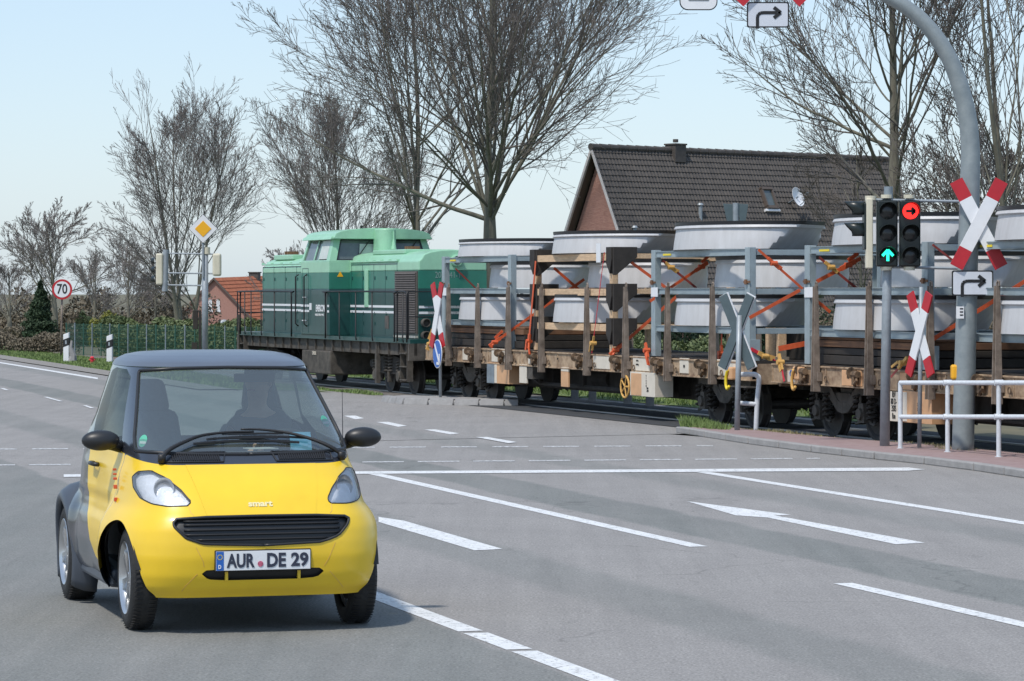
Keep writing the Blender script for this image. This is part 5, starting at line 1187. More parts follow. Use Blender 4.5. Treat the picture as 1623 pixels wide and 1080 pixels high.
# grille
g0_, g1_ = T(628, HV0), LN - .06; mb = MB(); mb.box(g0_, g1_, HV0 - .03, HV0 - .001, 1.16, 2.36); shift(mb, tl0); gr = mb.build('grille_frame', M['locogrille'], lo_)
mb = MB()
for i in range(26): z = 1.19 + i * .0445; mb.hexa([(g0_ + .04, HV0 - .05, z), (g1_ - .04, HV0 - .05, z), (g1_ - .04, HV0 - .03, z + .03), (g0_ + .04, HV0 - .03, z + .03), (g0_ + .04, HV0 - .052, z + .004), (g1_ - .04, HV0 - .052, z + .004), (g1_ - .04, HV0 - .032, z + .034), (g0_ + .04, HV0 - .032, z + .034)])
shift(mb, tl0); mb.build('louvre', M['locogrille'], gr)
mb = MB(); mb.box(g0_, g1_, HV0 - .06, HV0, 1.09, 1.13); shift(mb, tl0); mb.build('grille_step', M['wagonpale'], lo_)
mb = MB(); c = E2(613.5, 510, HV0); mb.box(c.x - .12, c.x + .12, HV0 - .01, HV0 + .001, 1.25, 1.50); shift(mb, tl0); mb.build('vent_grille', M['locogrille'], lo_)
# pale vertical strip
c0 = T(582, HV0); mb = MB(); mb.box(c0 - .12, c0 + .1, HV0 - .025, HV0 - .0, 1.66, 2.40); shift(mb, tl0); mb.build('cover_strip', M['locolight'], lo_, bevel=.005)
# stripes
def stripes(t1, t2, v, end=False):
    mb = MB()
    for z0, z1 in ((1.655, 1.70), (1.545, 1.59)):
        if end: mb.box(t1, t1 + .006, v[0], v[1], z0, z1)
        else: mb.box(t1, t2, v - .006, v + .0, z0, z1)
    shift(mb, tl0); mb.build('stripe', M['white'], lo_)
stripes(CN + .05, g0_ - .02, HV0); stripes(LF, CF - .02, HV0); stripes(CF, T(490, CV0), CV0); stripes(T(519, CV0), CN, CV0); stripes(LN, 0, (HV0, HV1), True)
# cab body
cz = 2.58
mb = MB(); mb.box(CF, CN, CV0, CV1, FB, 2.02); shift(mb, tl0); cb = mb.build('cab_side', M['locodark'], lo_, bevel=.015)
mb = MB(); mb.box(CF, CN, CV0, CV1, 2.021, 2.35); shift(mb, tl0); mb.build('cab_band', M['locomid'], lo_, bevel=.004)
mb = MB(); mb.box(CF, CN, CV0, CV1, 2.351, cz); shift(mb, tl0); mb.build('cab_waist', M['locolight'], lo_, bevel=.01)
# upper cab: inclined sides, framed windows, domed roof
ins = .14; zt = 3.055; tin = .10
def q8(t1, t2, v1, v2, z0, z1, k0, k1):   # box with inclined walls; k = inset
    return [(t1 + tin * k0, v1 + ins * k0, z0), (t2 - tin * k0, v1 + ins * k0, z0), (t2 - tin * k0, v2 - ins * k0, z0), (t1 + tin * k0, v2 - ins * k0, z0), (t1 + tin * k1, v1 + ins * k1, z1), (t2 - tin * k1, v1 + ins * k1, z1), (t2 - tin * k1, v2 - ins * k1, z1), (t1 + tin * k1, v2 - ins * k1, z1)]
e = .03
mb = MB(); mb.hexa(q8(CF + e, CN - e, CV0 + e, CV1 - e, cz, zt, 0, 1)); shift(mb, tl0); cgl = mb.build('window', M['cabglass'], lo_)
def lerp3(a, b_, t): return a + (b_ - a) * t
def fr(mb, Q, u0, u1, w0, w1, th=.032):  # patch on quad Q (bl, br, tr, tl) thickened outward
    Q = [Vector(x) for x in Q]; pt = lambda u, w: lerp3(lerp3(Q[0], Q[1], u), lerp3(Q[3], Q[2], u), w)
    nrm = (Q[1] - Q[0]).cross(Q[3] - Q[0]).normalized(); p = [pt(u0, w0), pt(u1, w0), pt(u1, w1), pt(u0, w1)]
    mb.prism([x - nrm * th for x in p], nrm * th)
mb = MB(); a = q8(CF, CN, CV0, CV1, cz, zt, 0, 1)
QS = [a[0], a[1], a[5], a[4]]; QE = [a[1], a[2], a[6], a[5]]; QB = [a[3], a[0], a[4], a[7]]; QO = [a[2], a[3], a[7], a[6]]
for Q in (QS, QO):
    for (u0, u1, w0, w1) in ((0, .06, 0, 1), (.90, 1, 0, 1), (.06, .9, 0, .06), (.06, .9, .93, 1)): fr(mb, Q, u0, u1, w0, w1)
    for u in (.43, .60): fr(mb, Q, u, u + .025, .06, .93, .02)
for Q in (QE, QB):
    for (u0, u1, w0, w1) in ((0, .07, 0, 1), (.93, 1, 0, 1), (.07, .93, 0, .05), (.07, .93, .95, 1), (.47, .62, .05, .95)): fr(mb, Q, u0, u1, w0, w1, .034)
shift(mb, tl0); mb.build('cab_frame', M['locolight'], lo_, bevel=.006)
mb = MB(); fr(mb, QS, .62, .9, .1, .9, -.002); fr(mb, QE, .28, .43, .12, .75, .003); shift(mb, tl0); mb.build('curtain', M['curtain'], lo_)
# black rubber gaskets round end windows
mb = MB()
for (u0, u1) in ((.07, .47), (.62, .93)):
    for (a_, b_, c_, d_) in ((u0, u1, .05, .09), (u0, u1, .91, .95), (u0, u0 + .012, .09, .91), (u1 - .012, u1, .09, .91)): fr(mb, QE, a_, b_, c_, d_, .028)
shift(mb, tl0); mb.build('gasket', M['blacktrim'], lo_)
# roof
mb = MB(); c = .55; hw = (CV1 - CV0) / 2 - ins + .07; ps = [(c - hw, zt - .02), (c - hw, zt + .02)]
for k in range(13): a_ = math.pi - math.pi * k / 12; ps.append((c + (hw - .02) * math.cos(a_), zt + .02 + .185 * math.sin(a_) ** .7))
ps += [(c + hw, zt + .02), (c + hw, zt - .02)]
mb.prism([(CF + .02, v, z) for v, z in ps], (CN - CF - .04 + .10, 0, 0)); shift(mb, tl0); mb.build('cab_roof', M['locolight'], lo_, bevel=.03)
mb = MB(); mb.hexa([(CF, CV0 + .02, zt - .03), (CN, CV0 + .02, zt - .03), (CN, CV0 + .1, zt - .03), (CF, CV0 + .1, zt - .03), (CF, CV0 + .06, zt + .03), (CN, CV0 + .06, zt + .03), (CN, CV0 + .14, zt + .06), (CF, CV0 + .14, zt + .06)]); shift(mb, tl0); mb.build('gutter', M['locolight'], lo_, bevel=.01)
# exhaust stack in front of the cab end
mb = MB(); t = CN + .18; vq = V(610, t); mb.box(t - .2, t + .12, vq - .19, vq + .19, 2.6, 3.235); mb.cyl((t + .12, vq, 2.6), (t + .12, vq, 3.24), .19, n=24); shift(mb, tl0); mb.build('exhaust_stack', M['locolight'], lo_, bevel=.02, auto=40)
mb = MB(); vq2 = V(624, t + .3); mb.cyl((t + .3, vq2, 2.82), (t + .3, vq2, 3.02), .06, .02, 12); mb.cyl((t + .3, vq2, 3.02), (t + .3, vq2, 3.2), .02, n=8); shift(mb, tl0); mb.build('horn', M['locolight'], lo_)
mb = MB()
for px in (570, 645): v = V(px, CN); mb.ribbon((CN - .0, v, 2.72), (CN - .05, v + .22, 3.0), .015, .02, up=(1, 0, 0))
mb.cyl((CN - .6, .3, 3.2), (CN - .6, .3, 3.32), .03); shift(mb, tl0); mb.build('wiper', M['black'], lo_)
# cab door + handrails
mb = MB()
for px in (490, 476.5): 
    t = T(px - 3, CV0); mb.tube([(t - .03, CV0, 1.25), (t, CV0 - .07, 1.3), (t, CV0 - .07, 2.28), (t - .03, CV0, 2.32)], .016, 6)
shift(mb, tl0); mb.build('handrail', M['black'], lo_)
d0_, d1_ = T(477.5, CV0) + .1, T(489, CV0) - .02; mb = MB(); mb.box(d0_, d0_ + .012, CV0 - .004, CV0, 1.12, 2.45); mb.box(d1_, d1_ + .012, CV0 - .004, CV0, 1.12, 2.45); mb.box(d0_, d1_, CV0 - .004, CV0, 2.44, 2.452); mb.box(d0_, d1_, CV0 - .004, CV0, 1.2, 1.212); shift(mb, tl0); dr = mb.build('cab_door', M['locodark'], lo_)
mb = MB(); mb.box(d0_ + .1, d0_ + .3, CV0 - .03, CV0, 1.84, 1.86); mb.box(d0_ + .05, d0_ + .3, CV0 - .03, CV0, 1.36, 1.38); shift(mb, tl0); mb.build('handle', M['white'], dr)
c = E2(507.6, 491, CV0 - .008); text('ENERCON', .19, M['white'], lo_, frame((c.x - tl0, c.y - .55, c.z + .02), (1, 0, 0), (0, 0, 1)), sx=.72, bold=.005)
c = E2(506.5, 499.5, CV0 - .008); text('ENERGIE FÜR DIE WELT', .062, M['white'], lo_, frame((c.x - tl0, c.y - .55, c.z), (1, 0, 0), (0, 0, 1)), sx=1.0)
mb = MB(); c = E2(492, 490, CV0 - .006); mb.box(c.x - .08, c.x + .07, CV0 - .008, CV0, c.z - .02, c.z + .12); shift(mb, tl0); mb.build('logo_patch', M['white'], lo_)
mb = MB(); c = E2(535, 427, HV0); mb.prism([(CN - .0, CV0 + .17, 2.27), (CN, CV0 + .30, 2.27), (CN, CV0 + .235, 2.38)], (.006, 0, 0)); shift(mb, tl0); mb.build('warning_triangle', M['yellowsign'], lo_)
# near end: number, lamps
vc = (HV0 + HV1) / 2; text('203 141-1', .17, M['numgrey'], lo_, frame((LN + .004 - tl0, vc - .1 - .55, 2.28), (0, 1, 0), (0, 0, 1)), sx=.75)
mb = MB(); mb.lathe((LN, V(723, LN), 2.56), (1, 0, 0), [(.115, 0), (.115, .09), (.09, .10), (.09, .04), (0, .03)], 24); shift(mb, tl0); mb.build('headlight', M['locolight'], lo_, auto=40)
mb = MB(); mb.lathe((LN, V(723, LN), 2.56), (1, 0, 0), [(.088, .07), (0, .08)], 24); shift(mb, tl0); mb.build('lens', M['cabglass'], lo_)
for z in (1.38, 1.14):
    mb = MB(); v = V(675, LN + .1); mb.lathe((LN + .02, v, z), (1, 0, 0), [(.08, 0), (.085, .14), (.07, .145), (.065, .08), (0, .07)], 20); shift(mb, tl0); mb.build('buffer_lamp', M['undergrey'], lo_, auto=40)
mb = MB(); mb.box(LN, LN + .006, HV0 + .18, HV1 - .18, 1.15, 2.0); mb.cyl((LN + .01, HV0 + .1, 1.7), (LN + .03, HV0 + .6, 1.72), .01); shift(mb, tl0); mb.build('end_door', M['locodark'], lo_)
# frame, walkway
fa, fb_ = LF - .55, LN + .75
mb = MB(); mb.box(fa, fb_, CV0 + .02, CV1 - .02, 1.0, FB - .002); shift(mb, tl0); mb.build('walkway', M['locodark'], lo_)
mb = MB(); mb.box(fa, fb_, CV0 + .10, CV0 + .16, .77, 1.0); mb.box(fa, fb_, CV1 - .16, CV1 - .10, .77, 1.0); mb.box(fa, fa + .08, CV0, CV1, .68, 1.0); mb.box(fb_ - .08, fb_, CV0, CV1, .68, 1.0)
for t in np.arange(fa + .4, fb_, .62): mb.box(t - .015, t + .015, CV0 + .06, CV0 + .10, .78, 1.0)
shift(mb, tl0); mb.build('frame', M['undergrey'], lo_)
for t, s in ((fa, -1), (fb_, 1)):
    for v in (-.07, 1.17): mb = MB(); mb.lathe((t, v, .80), (s, 0, 0), [(.08, 0), (.08, .2), (.05, .2), (.05, .3), (.17, .3), (.17, .33), (0, .34)], 20); shift(mb, tl0); mb.build('buffer', M['under'], lo_, auto=40)
# fuel tank and underframe boxes
k0, k1 = T(490, CV0 + .1), T(527, CV0 + .1)
mb = MB(); mb.box(k0, k1, CV0 + .05, CV1 - .05, .28, .765); mb.box(k0 - .55, k0 - .05, CV0 + .1, CV1 - .1, .4, .765); shift(mb, tl0); mb.build('fuel_tank', M['undergrey'], lo_, bevel=.03)
sidet = E2(498, 560, CV0 + .04); text('DIESEL', .10, M['wagonpale'], lo_, frame((sidet.x - tl0, sidet.y - .55, .70), (1, 0, 0), (0, 0, 1)))
for tc in (LN - 1.35, LF + 1.35):
    mb = MB()
    for v in (-.2, 1.3): mb.prism([(tc - 1.25, v, .62), (tc - 1.25, v, .5), (tc - .4, v, .38), (tc + .4, v, .38), (tc + 1.25, v, .5), (tc + 1.25, v, .62), (tc + .3, v, .74), (tc - .3, v, .74)], (0, .09 * (1 if v > 0 else -1), 0))
    mb.box(tc - .3, tc + .3, -.1, 1.2, .35, .75); mb.box(tc - 1.25, tc - 1.1, -.1, 1.2, .4, .6); shift(mb, tl0); b_ = mb.build('bogie', M['under'], lo_, bevel=.01)
    mb = MB()
    for v in (-.26, 1.36):
        for s in (-1, 1): spring(mb, (tc + s * .14, v, .40), .085, .36, 6)
        for s in (-.75, .75):
            for k in (-.19, .19): spring(mb, (tc + s + k, v, .42), .06, .22, 4)
    shift(mb, tl0); mb.build('spring', M['undergrey'], b_)
    mb = MB()
    for v in (-.27, 1.37):
        for s in (-.75, .75): mb.box(tc + s - .12, tc + s + .12, v - .06, v + .06, .24, .46); mb.cyl((tc + s, v - .1, .35), (tc + s, v + .1, .35), .10, n=16)
        mb.box(tc - .04, tc + .04, v - .05, v + .05, .22, .46); mb.cyl((tc - .18, v, .3), (tc - .18, v, .72), .03)
    shift(mb, tl0); mb.build('axle_box', M['undergrey'], b_, bevel=.01)
    for s in (-.75, .75): wheelset(b_, tl0, tc + s)
# steps
mb = MB()
for t in (LN + .35, LF - .25):
    for z in (.30, .55, .80): mb.box(t - .2, t + .2, CV0, CV0 + .16, z, z + .02)
    for s in (-.2, .2): mb.box(t + s - .01, t + s + .01, CV0 + .02, CV0 + .14, .28, 1.0)
mb.box(T(598, CV0 + .1), T(598, CV0 + .1) + .1, CV0 + .05, CV0 + .13, .2, 1.0); shift(mb, tl0); mb.build('step_ladder', M['undergrey'], lo_)
# railings
def hr(t1, t2, posts, v, name='railing'):
    mb = MB(); z0, z1 = FB - .06, 1.97
    mb.tube(smooth_path([(t1, v, z0), (t1, v, z1 - .12), (t1 + .04, v, z1 - .03), (t1 + .14, v, z1), (t2 - .14, v, z1), (t2 - .04, v, z1 - .03), (t2, v, z1 - .12), (t2, v, z0)], 3), .018, 6)
    for t in posts: mb.tube([(t, v, z1), (t, v, z0 + .08), (t + .04, v, z0)], .015, 6)
    return mb
for v in (CV0 - .03, CV1 + .03):
    for (x0, x1, ps) in ((518, 627.5, (540, 566, 592)), (383, 464, (390, 400, 416, 437))):
        mb = hr(T(x0, CV0), T(x1, CV0), [T(p, CV0) for p in ps], v); shift(mb, tl0); mb.build('railing', M['black'], lo_, smooth=True)
    mb = hr(LN + .12, fb_ - .05, [LN + .45], v); shift(mb, tl0); mb.build('railing', M['black'], lo_, smooth=True)
mb = MB()
for t in (fa + .05, fb_ - .05):
    mb.tube([(t, CV0, FB), (t, CV0, 1.97), (t, .2, 1.97), (t, .2, FB)], .018, 6); mb.tube([(t, CV1, FB), (t, CV1, 1.97), (t, .9, 1.97), (t, .9, FB)], .018, 6); mb.cyl((t, CV0, 1.5), (t, .2, 1.5), .014); mb.cyl((t, .9, 1.5), (t, CV1, 1.5), .014)
shift(mb, tl0); mb.build('end_railing', M['black'], lo_)
mb = MB(); t = T(378.5, CV0 - .1); mb.cyl((t, CV0 - .1, .35), (t, CV0 - .1, 1.45), .02); mb.box(t - .02, t + .02, CV0 - .12, CV0 - .08, 1.28, 1.46); shift(mb, tl0); mb.build('shunter_pole', M['undergrey'], lo_)

# ------------------------------------------------------------------ small two-seat car
K = 1.07; CB = Vector((-1.578, 18.80, 0)); CR = math.atan2(-.9622, .2722)
car = thing('small_car', 'yellow two-seat car with black cell driving towards the viewer', 'car', CB, CR); car.scale = (K, K, K)
def paintmat(name, col, rough=.28, coat=.5, metal=0., spec=.5):
    m = bpy.data.materials.new(name); m.use_nodes = True; n = m.node_tree; b = n.nodes['Principled BSDF']
    b.inputs['Roughness'].default_value = rough; b.inputs['Coat Weight'].default_value = coat; b.inputs['Coat Roughness'].default_value = .12; b.inputs['Metallic'].default_value = metal; b.inputs['Specular IOR Level'].default_value = spec
    tc = n.nodes.new('ShaderNodeTexCoord'); t = n.nodes.new('ShaderNodeTexNoise'); t.inputs['Scale'].default_value = 3; t.inputs['Detail'].default_value = 8; n.links.new(tc.outputs['Object'], t.inputs[0])
    r = n.nodes.new('ShaderNodeValToRGB'); r.color_ramp.elements[0].position = .35; r.color_ramp.elements[1].position = .65
    r.color_ramp.elements[0].color = (*[c * .93 for c in col], 1); r.color_ramp.elements[1].color = (*[min(1, c * 1.04) for c in col], 1)
    n.links.new(t.outputs[0], r.inputs[0]); n.links.new(r.outputs[0], b.inputs['Base Color']); return m
M['caryellow'] = paintmat('caryellow', (.84, .555, .022), .36, .35)
M['carblack'] = paintmat('carblack', (.028, .032, .042), .25, .8)
M['carroof'] = paintmat('carroof', (.10, .12, .155), .42, .25)
M['fenderplastic'] = paintmat('fenderplastic', (.055, .066, .085), .45, .1)
M['interior'] = mat('interior', (.045, .047, .05), .8, .2, 10)
M['seatcloth'] = mat('seatcloth', (.11, .125, .14), .9, .2, 20)
M['rim'] = mat('rim', (.55, .56, .57), .28, .05, 10, metal=.85)
def glassmat(name, tint, gloss, haze=.0, hz=(.5, .55, .52), fs=1.):
    m = bpy.data.materials.new(name); m.use_nodes = True; n = m.node_tree; n.nodes.clear(); L = n.links.new
    out = n.nodes.new('ShaderNodeOutputMaterial'); tr = n.nodes.new('ShaderNodeBsdfTransparent'); tr.inputs[0].default_value = (*tint, 1)
    gl_ = n.nodes.new('ShaderNodeBsdfGlossy'); gl_.inputs['Roughness'].default_value = .03; df = n.nodes.new('ShaderNodeBsdfDiffuse'); df.inputs[0].default_value = (*hz, 1)
    fr_ = n.nodes.new('ShaderNodeFresnel'); fr_.inputs[0].default_value = 1.5; ad = n.nodes.new('ShaderNodeMath'); ad.operation = 'ADD'; ad.inputs[1].default_value = gloss; ad.use_clamp = True; fm = n.nodes.new('ShaderNodeMath'); fm.operation = 'MULTIPLY'; fm.inputs[1].default_value = fs; L(fr_.outputs[0], fm.inputs[0]); L(fm.outputs[0], ad.inputs[0])
    m1 = n.nodes.new('ShaderNodeMixShader'); m1.inputs[0].default_value = haze; L(tr.outputs[0], m1.inputs[1]); L(df.outputs[0], m1.inputs[2])
    m2 = n.nodes.new('ShaderNodeMixShader'); L(ad.outputs[0], m2.inputs[0]); L(m1.outputs[0], m2.inputs[1]); L(gl_.outputs[0], m2.inputs[2]); L(m2.outputs[0], out.inputs[0]); return m
M['windscreen'] = glassmat('windscreen', (.80, .90, .85), .15, .07, (.58, .66, .61)); M['sideglass'] = glassmat('sideglass', (.46, .53, .51), .05, .0, fs=.5); M['lampglass'] = glassmat('lampglass', (.95, .97, 1), .10, .10, (.8, .85, .9))
# shell definition
KZ = np.array([.20, .25, .32, .42, .50, .57, .63, .68, .74, .80, .86, .905, .95, 1.0, 1.1, 1.2, 1.3, 1.38, 1.43, 1.47, 1.505, 1.53, 1.545, 1.549])
KF = np.array([.375, .42, .45, .468, .466, .452, .428, .385, .335, .268, .185, .11, .045, -.02, -.155, -.29, -.42, -.53, -.605, -.69, -.83, -.98, -1.14, -1.24])
KW = np.array([.735, .775, .798, .808, .804, .790, .760, .720, .703, .694, .686, .675, .668, .658, .636, .610, .580, .555, .538, .515, .475, .40, .25, .02])
KR = np.array([-1.98, -2.02, -2.05, -2.07, -2.08, -2.08, -2.08, -2.08, -2.08, -2.08, -2.07, -2.06, -2.05, -2.04, -2.01, -1.97, -1.92, -1.88, -1.84, -1.79, -1.70, -1.58, -1.44, -1.26])
KN = np.array([7, 7, 6.6, 6.2, 6.0, 6.0, 6.0, 6.4, 7, 7.5, 7.5, 7.5, 8.5, 9, 8.5, 7.5, 6.5, 6, 5.5, 5, 4, 3.2, 2.6, 2.2])
zq = np.concatenate([np.linspace(.20, 1.40, 90), np.linspace(1.408, 1.549, 34)])
def sm(K_):
    zz = np.linspace(.14, 1.549, 700); v = np.interp(zz, KZ, K_); kk = 15; ker = np.hanning(kk * 2 + 1); ker /= ker.sum(); pad = np.concatenate([2 * v[0] - v[1:kk + 1][::-1], v, 2 * v[-1] - v[-kk - 1:-1][::-1]]); s = np.convolve(pad, ker, 'valid')
    tail = zz > 1.50; s[tail] = v[tail]; return lambda z: np.interp(z, zz, s)
fF, fW, fR, fN = sm(KF), sm(KW), sm(KR), sm(KN)
NP = 260
def ring(z):
    a = (fF(z) - fR(z)) / 2; xc = (fF(z) + fR(z)) / 2; wv = fW(z); n = fN(z); m_ = 2.5
    th = np.linspace(0, 2 * np.pi, 4001); c, s = np.cos(th), np.sin(th)
    x = np.sign(c) * np.abs(c) ** (2 / m_) * 1.0; y = np.sign(s) * np.abs(s) ** (2 / n)
    # true superellipse: |x|^m + |y|^n = 1
    X = xc + a * x; Y = wv * y; d = np.hypot(np.diff(X), np.diff(Y)); l = np.concatenate([[0], np.cumsum(d)]); q = np.linspace(0, l[-1], NP, endpoint=False)
    X = np.interp(q, l, X); Y = np.interp(q, l, Y)
    # waist between the wheels, shoulder over the rear wheels
    ss = lambda t: np.clip(t, 0, 1) ** 2 * (3 - 2 * np.clip(t, 0, 1))
    mid = ss((-.28 - X) / .25) * ss((X + 1.62) / .25); low = ss((.74 - z) / .15) if np.isscalar(z) else 0
    Y = Y * (1 - .075 * mid * low) * (1 + .05 * ss((-.9 - X) / .6) * ss((1.15 - z) / .2)); return X, Y
V_ = []
for z in zq: X, Y = ring(float(z)); V_.append(np.stack([X, Y, np.full(NP, z)], 1))
V_ = np.array(V_); nz = len(zq); zt_ = V_[:, :, 2]; V_[:, :, 2] = np.where(zt_ > 1.45, 1.45 + (zt_ - 1.45) * .62, zt_)
du = np.roll(V_, -1, 1) - np.roll(V_, 1, 1); dv = np.gradient(V_, axis=0); NN = np.cross(du, dv); NN /= np.linalg.norm(NN, axis=2)[:, :, None] + 1e-12
VV = V_.reshape(-1, 3); NNr = NN.reshape(-1, 3)
if (NNr[:, 0] * (VV[:, 0] + .9)).sum() < 0: NNr = -NNr
ii = np.arange(nz - 1)[:, None] * NP; jj = np.arange(NP)[None, :]; j2 = (jj + 1) % NP
T1 = np.stack([ii + jj, ii + j2, ii + NP + j2], -1).reshape(-1, 3); T2 = np.stack([ii + jj, ii + NP + j2, ii + NP + jj], -1).reshape(-1, 3)
shell = (VV, NNr, np.concatenate([T1, T2]))
def split(ms, f):
    v, n, t = ms; d = f(v); d = np.where(np.abs(d) < 1e-9, 1e-9, d); neg = d < 0; cnt = neg[t].sum(1)
    A = [t[cnt == 3]]; Bq = [t[cnt == 0]]; mixed = t[(cnt > 0) & (cnt < 3)]; nv = list(v); nn_ = list(n); cache = {}; ta = []; tb_ = []
    def cutp(i, j):
        k = (i, j) if i < j else (j, i)
        if k not in cache:
            s = d[i] / (d[i] - d[j]); cache[k] = len(nv); nv.append(v[i] + (v[j] - v[i]) * s); nn_.append(n[i] + (n[j] - n[i]) * s)
        return cache[k]
    for tri in mixed:
        a, b, c = (int(q) for q in tri); sg = (neg[a], neg[b], neg[c])
        while not (sg[0] != sg[1] and sg[0] != sg[2]): a, b, c = b, c, a; sg = (neg[a], neg[b], neg[c])
        p, q = cutp(a, b), cutp(a, c); (ta if sg[0] else tb_).append((a, p, q)); o = tb_ if sg[0] else ta; o.append((p, b, c)); o.append((p, c, q))
    nv = np.array(nv); nn_ = np.array(nn_)
    def comp(L, e):
        t_ = np.concatenate(L + ([np.array(e)] if e else [])) if (len(L[0]) or e) else np.zeros((0, 3), int)
        u, inv = np.unique(t_, return_inverse=True); return (nv[u], nn_[u], inv.reshape(-1, 3))
    return comp(A, ta), comp(Bq, tb_)
def sdf(P_, x, y, rnd_=0.):
    P_ = np.array(P_, float); d = np.full(x.shape, 1e9); s = np.ones(x.shape); n = len(P_); j = n - 1
    for i in range(n):
        ex, ey = P_[j] - P_[i]; wx = x - P_[i][0]; wy = y - P_[i][1]; t = np.clip((wx * ex + wy * ey) / (ex * ex + ey * ey), 0, 1)
        d = np.minimum(d, (wx - ex * t) ** 2 + (wy - ey * t) ** 2)
        c1 = y >= P_[i][1]; c2 = y < P_[j][1]; c3 = ex * wy > ey * wx; s = np.where((c1 & c2 & c3) | (~c1 & ~c2 & ~c3), -s, s); j = i
    return s * np.sqrt(d) - rnd_
def emit(ms, name, m, parent=car, off=0., solid=0.):
    v, n, t = ms; n = n / (np.linalg.norm(n, axis=1)[:, None] + 1e-9); v = v + n * off
    me = bpy.data.meshes.new(name); me.from_pydata(v.tolist(), [], t.tolist()); me.materials.append(m); me.polygons.foreach_set('use_smooth', [True] * len(t)); me.update()
    if not solid: me.normals_split_custom_set_from_vertices(n.tolist())
    o = bpy.data.objects.new(name, me); C.objects.link(o); o.parent = parent
    if solid: q = o.modifiers.new('s', 'SOLIDIFY'); q.thickness = solid; q.offset = -1
    return o
mirr = lambda pts: [(-a, b) for a, b in pts][::-1]
WS = [(-.585, .985), (-.3, .972), (0, .968), (.3, .972), (.585, .985), (.575, 1.05), (.480, 1.395), (.3, 1.408), (0, 1.412), (-.3, 1.408), (-.480, 1.395), (-.575, 1.05)]
SW = [(-.44, .995), (-1.30, 1.03), (-1.46, 1.12), (-1.36, 1.385), (-1.22, 1.405), (-.92, 1.40), (-.79, 1.36)]
QW = [(-1.54, 1.06), (-1.80, 1.10), (-1.74, 1.34), (-1.46, 1.385)]
HLp = [(.525, .835), (.485, .862), (.38, .872), (.26, .838), (.15, .780), (.070, .718), (.075, .702), (.17, .698), (.28, .708), (.40, .735), (.49, .785)]
GRp = [(-.49, .626), (-.30, .636), (0, .638), (.30, .636), (.49, .626), (.475, .588), (.42, .532), (.33, .500), (0, .487), (-.33, .500), (-.42, .532), (-.475, .588)]
INp = [(-.335, .335), (-.32, .352), (-.2, .356), (.2, .356), (.32, .352), (.335, .335), (.30, .305), (.2, .298), (-.2, .298), (-.30, .305)]
DRp = [(-.31, .20), (-.31, .955), (-.31, 1.2), (-1.28, 1.2), (-1.30, .98), (-1.24, .80), (-1.12, .60), (-.92, .43), (-.72, .345), (-.50, .31), (-.31, .30)]
xyz = lambda v: (v[:, 0], v[:, 1], v[:, 2])
def farch(xc, r):
    def f(v): x, y, z = xyz(v); return np.maximum(np.hypot(x - xc, (z - .285) * (1.0)) - r, .42 - np.abs(y))
    return f
_, rest = split(shell, farch(0, .318)); _, rest = split(rest, farch(-1.81, .33))
def f(v): x, y, z = xyz(v); return np.maximum(sdf(WS, y, z, .012), -(x + 1.05))
ws, rest = split(rest, f)
def f(v): x, y, z = xyz(v); return np.maximum(sdf(SW, x, z, .01), .3 - np.abs(y))
sw, rest = split(rest, f)
def f(v): x, y, z = xyz(v); return np.maximum(sdf(QW, x, z, .01), .3 - np.abs(y))
qw, rest = split(rest, f)
def f(v): x, y, z = xyz(v); return np.maximum(sdf([(-.48, 1.0), (.48, 1.0), (.42, 1.38), (-.42, 1.38)], y, z, .03), x + 1.5)
rw, rest = split(rest, f)
hl = []
for s in (-1, 1):
    def f(v): x, y, z = xyz(v); return np.maximum(sdf(HLp, s * y * .766 - x * .643, z, .004), .1 - s * y)
    h_, rest = split(rest, f); hl.append(h_)
def f(v): x, y, z = xyz(v); return np.maximum(sdf(GRp, y, z, .003), -x)
gr_, rest = split(rest, f)
def f(v): x, y, z = xyz(v); return np.maximum(sdf(INp, y, z, .002), -x)
in_, rest = split(rest, f)
zB = lambda x: .905 + np.clip(-(x - .1), 0, 2) * .11
def f(v): x, y, z = xyz(v); return np.maximum(z - zB(x), -.303 - x)
front, rest = split(rest, f)
def f(v): x, y, z = xyz(v); return np.maximum(np.maximum(sdf(DRp, x, z, 0), z - zB(x)), .3 - np.abs(y))
door, rest = split(rest, f)
def f(v): x, y, z = xyz(v); return 1.426 - z + .0 * x
roof, rest = split(rest, f)
def f(v): x, y, z = xyz(v); return z - 1.0 if False else np.maximum(-(x + .30), -(1.02 - z)) 
# bumper / bonnet split of the yellow front by a fine seam
def f(v): x, y, z = xyz(v); return np.maximum(.645 - z, np.abs(y) - (.30 + (z - .64) * .25))
bon, frn = split(front, f)
lin = (shell[0], shell[1], shell[2])
emit(frn, 'front_bumper', M['caryellow']); emit(bon, 'bonnet', M['caryellow'], off=.0015)
for s in (-1, 1):
    def f(v): return -s * v[:, 1]
    d_, _ = split(door, f); o = emit(d_, 'door', M['caryellow']); a = .012
    g_, _ = split(sw, f); emit(g_, 'side_window', M['sideglass']); g_, _ = split(qw, f); emit(g_, 'quarter_window', M['sideglass'])
    mb = MB(); mb.tube([(-1.08, s * .700, .86), (-1.05, s * .725, .862), (-.93, s * .725, .862), (-.90, s * .70, .86)], .014, 6); mb.build('handle', M['blacktrim'], o, smooth=True)
emit(rest, 'body_cell', M['carblack']); emit(roof, 'roof', M['carroof'], off=.004); emit(ws, 'windscreen', M['windscreen'], off=-.002); emit(rw, 'rear_window', M['sideglass'])
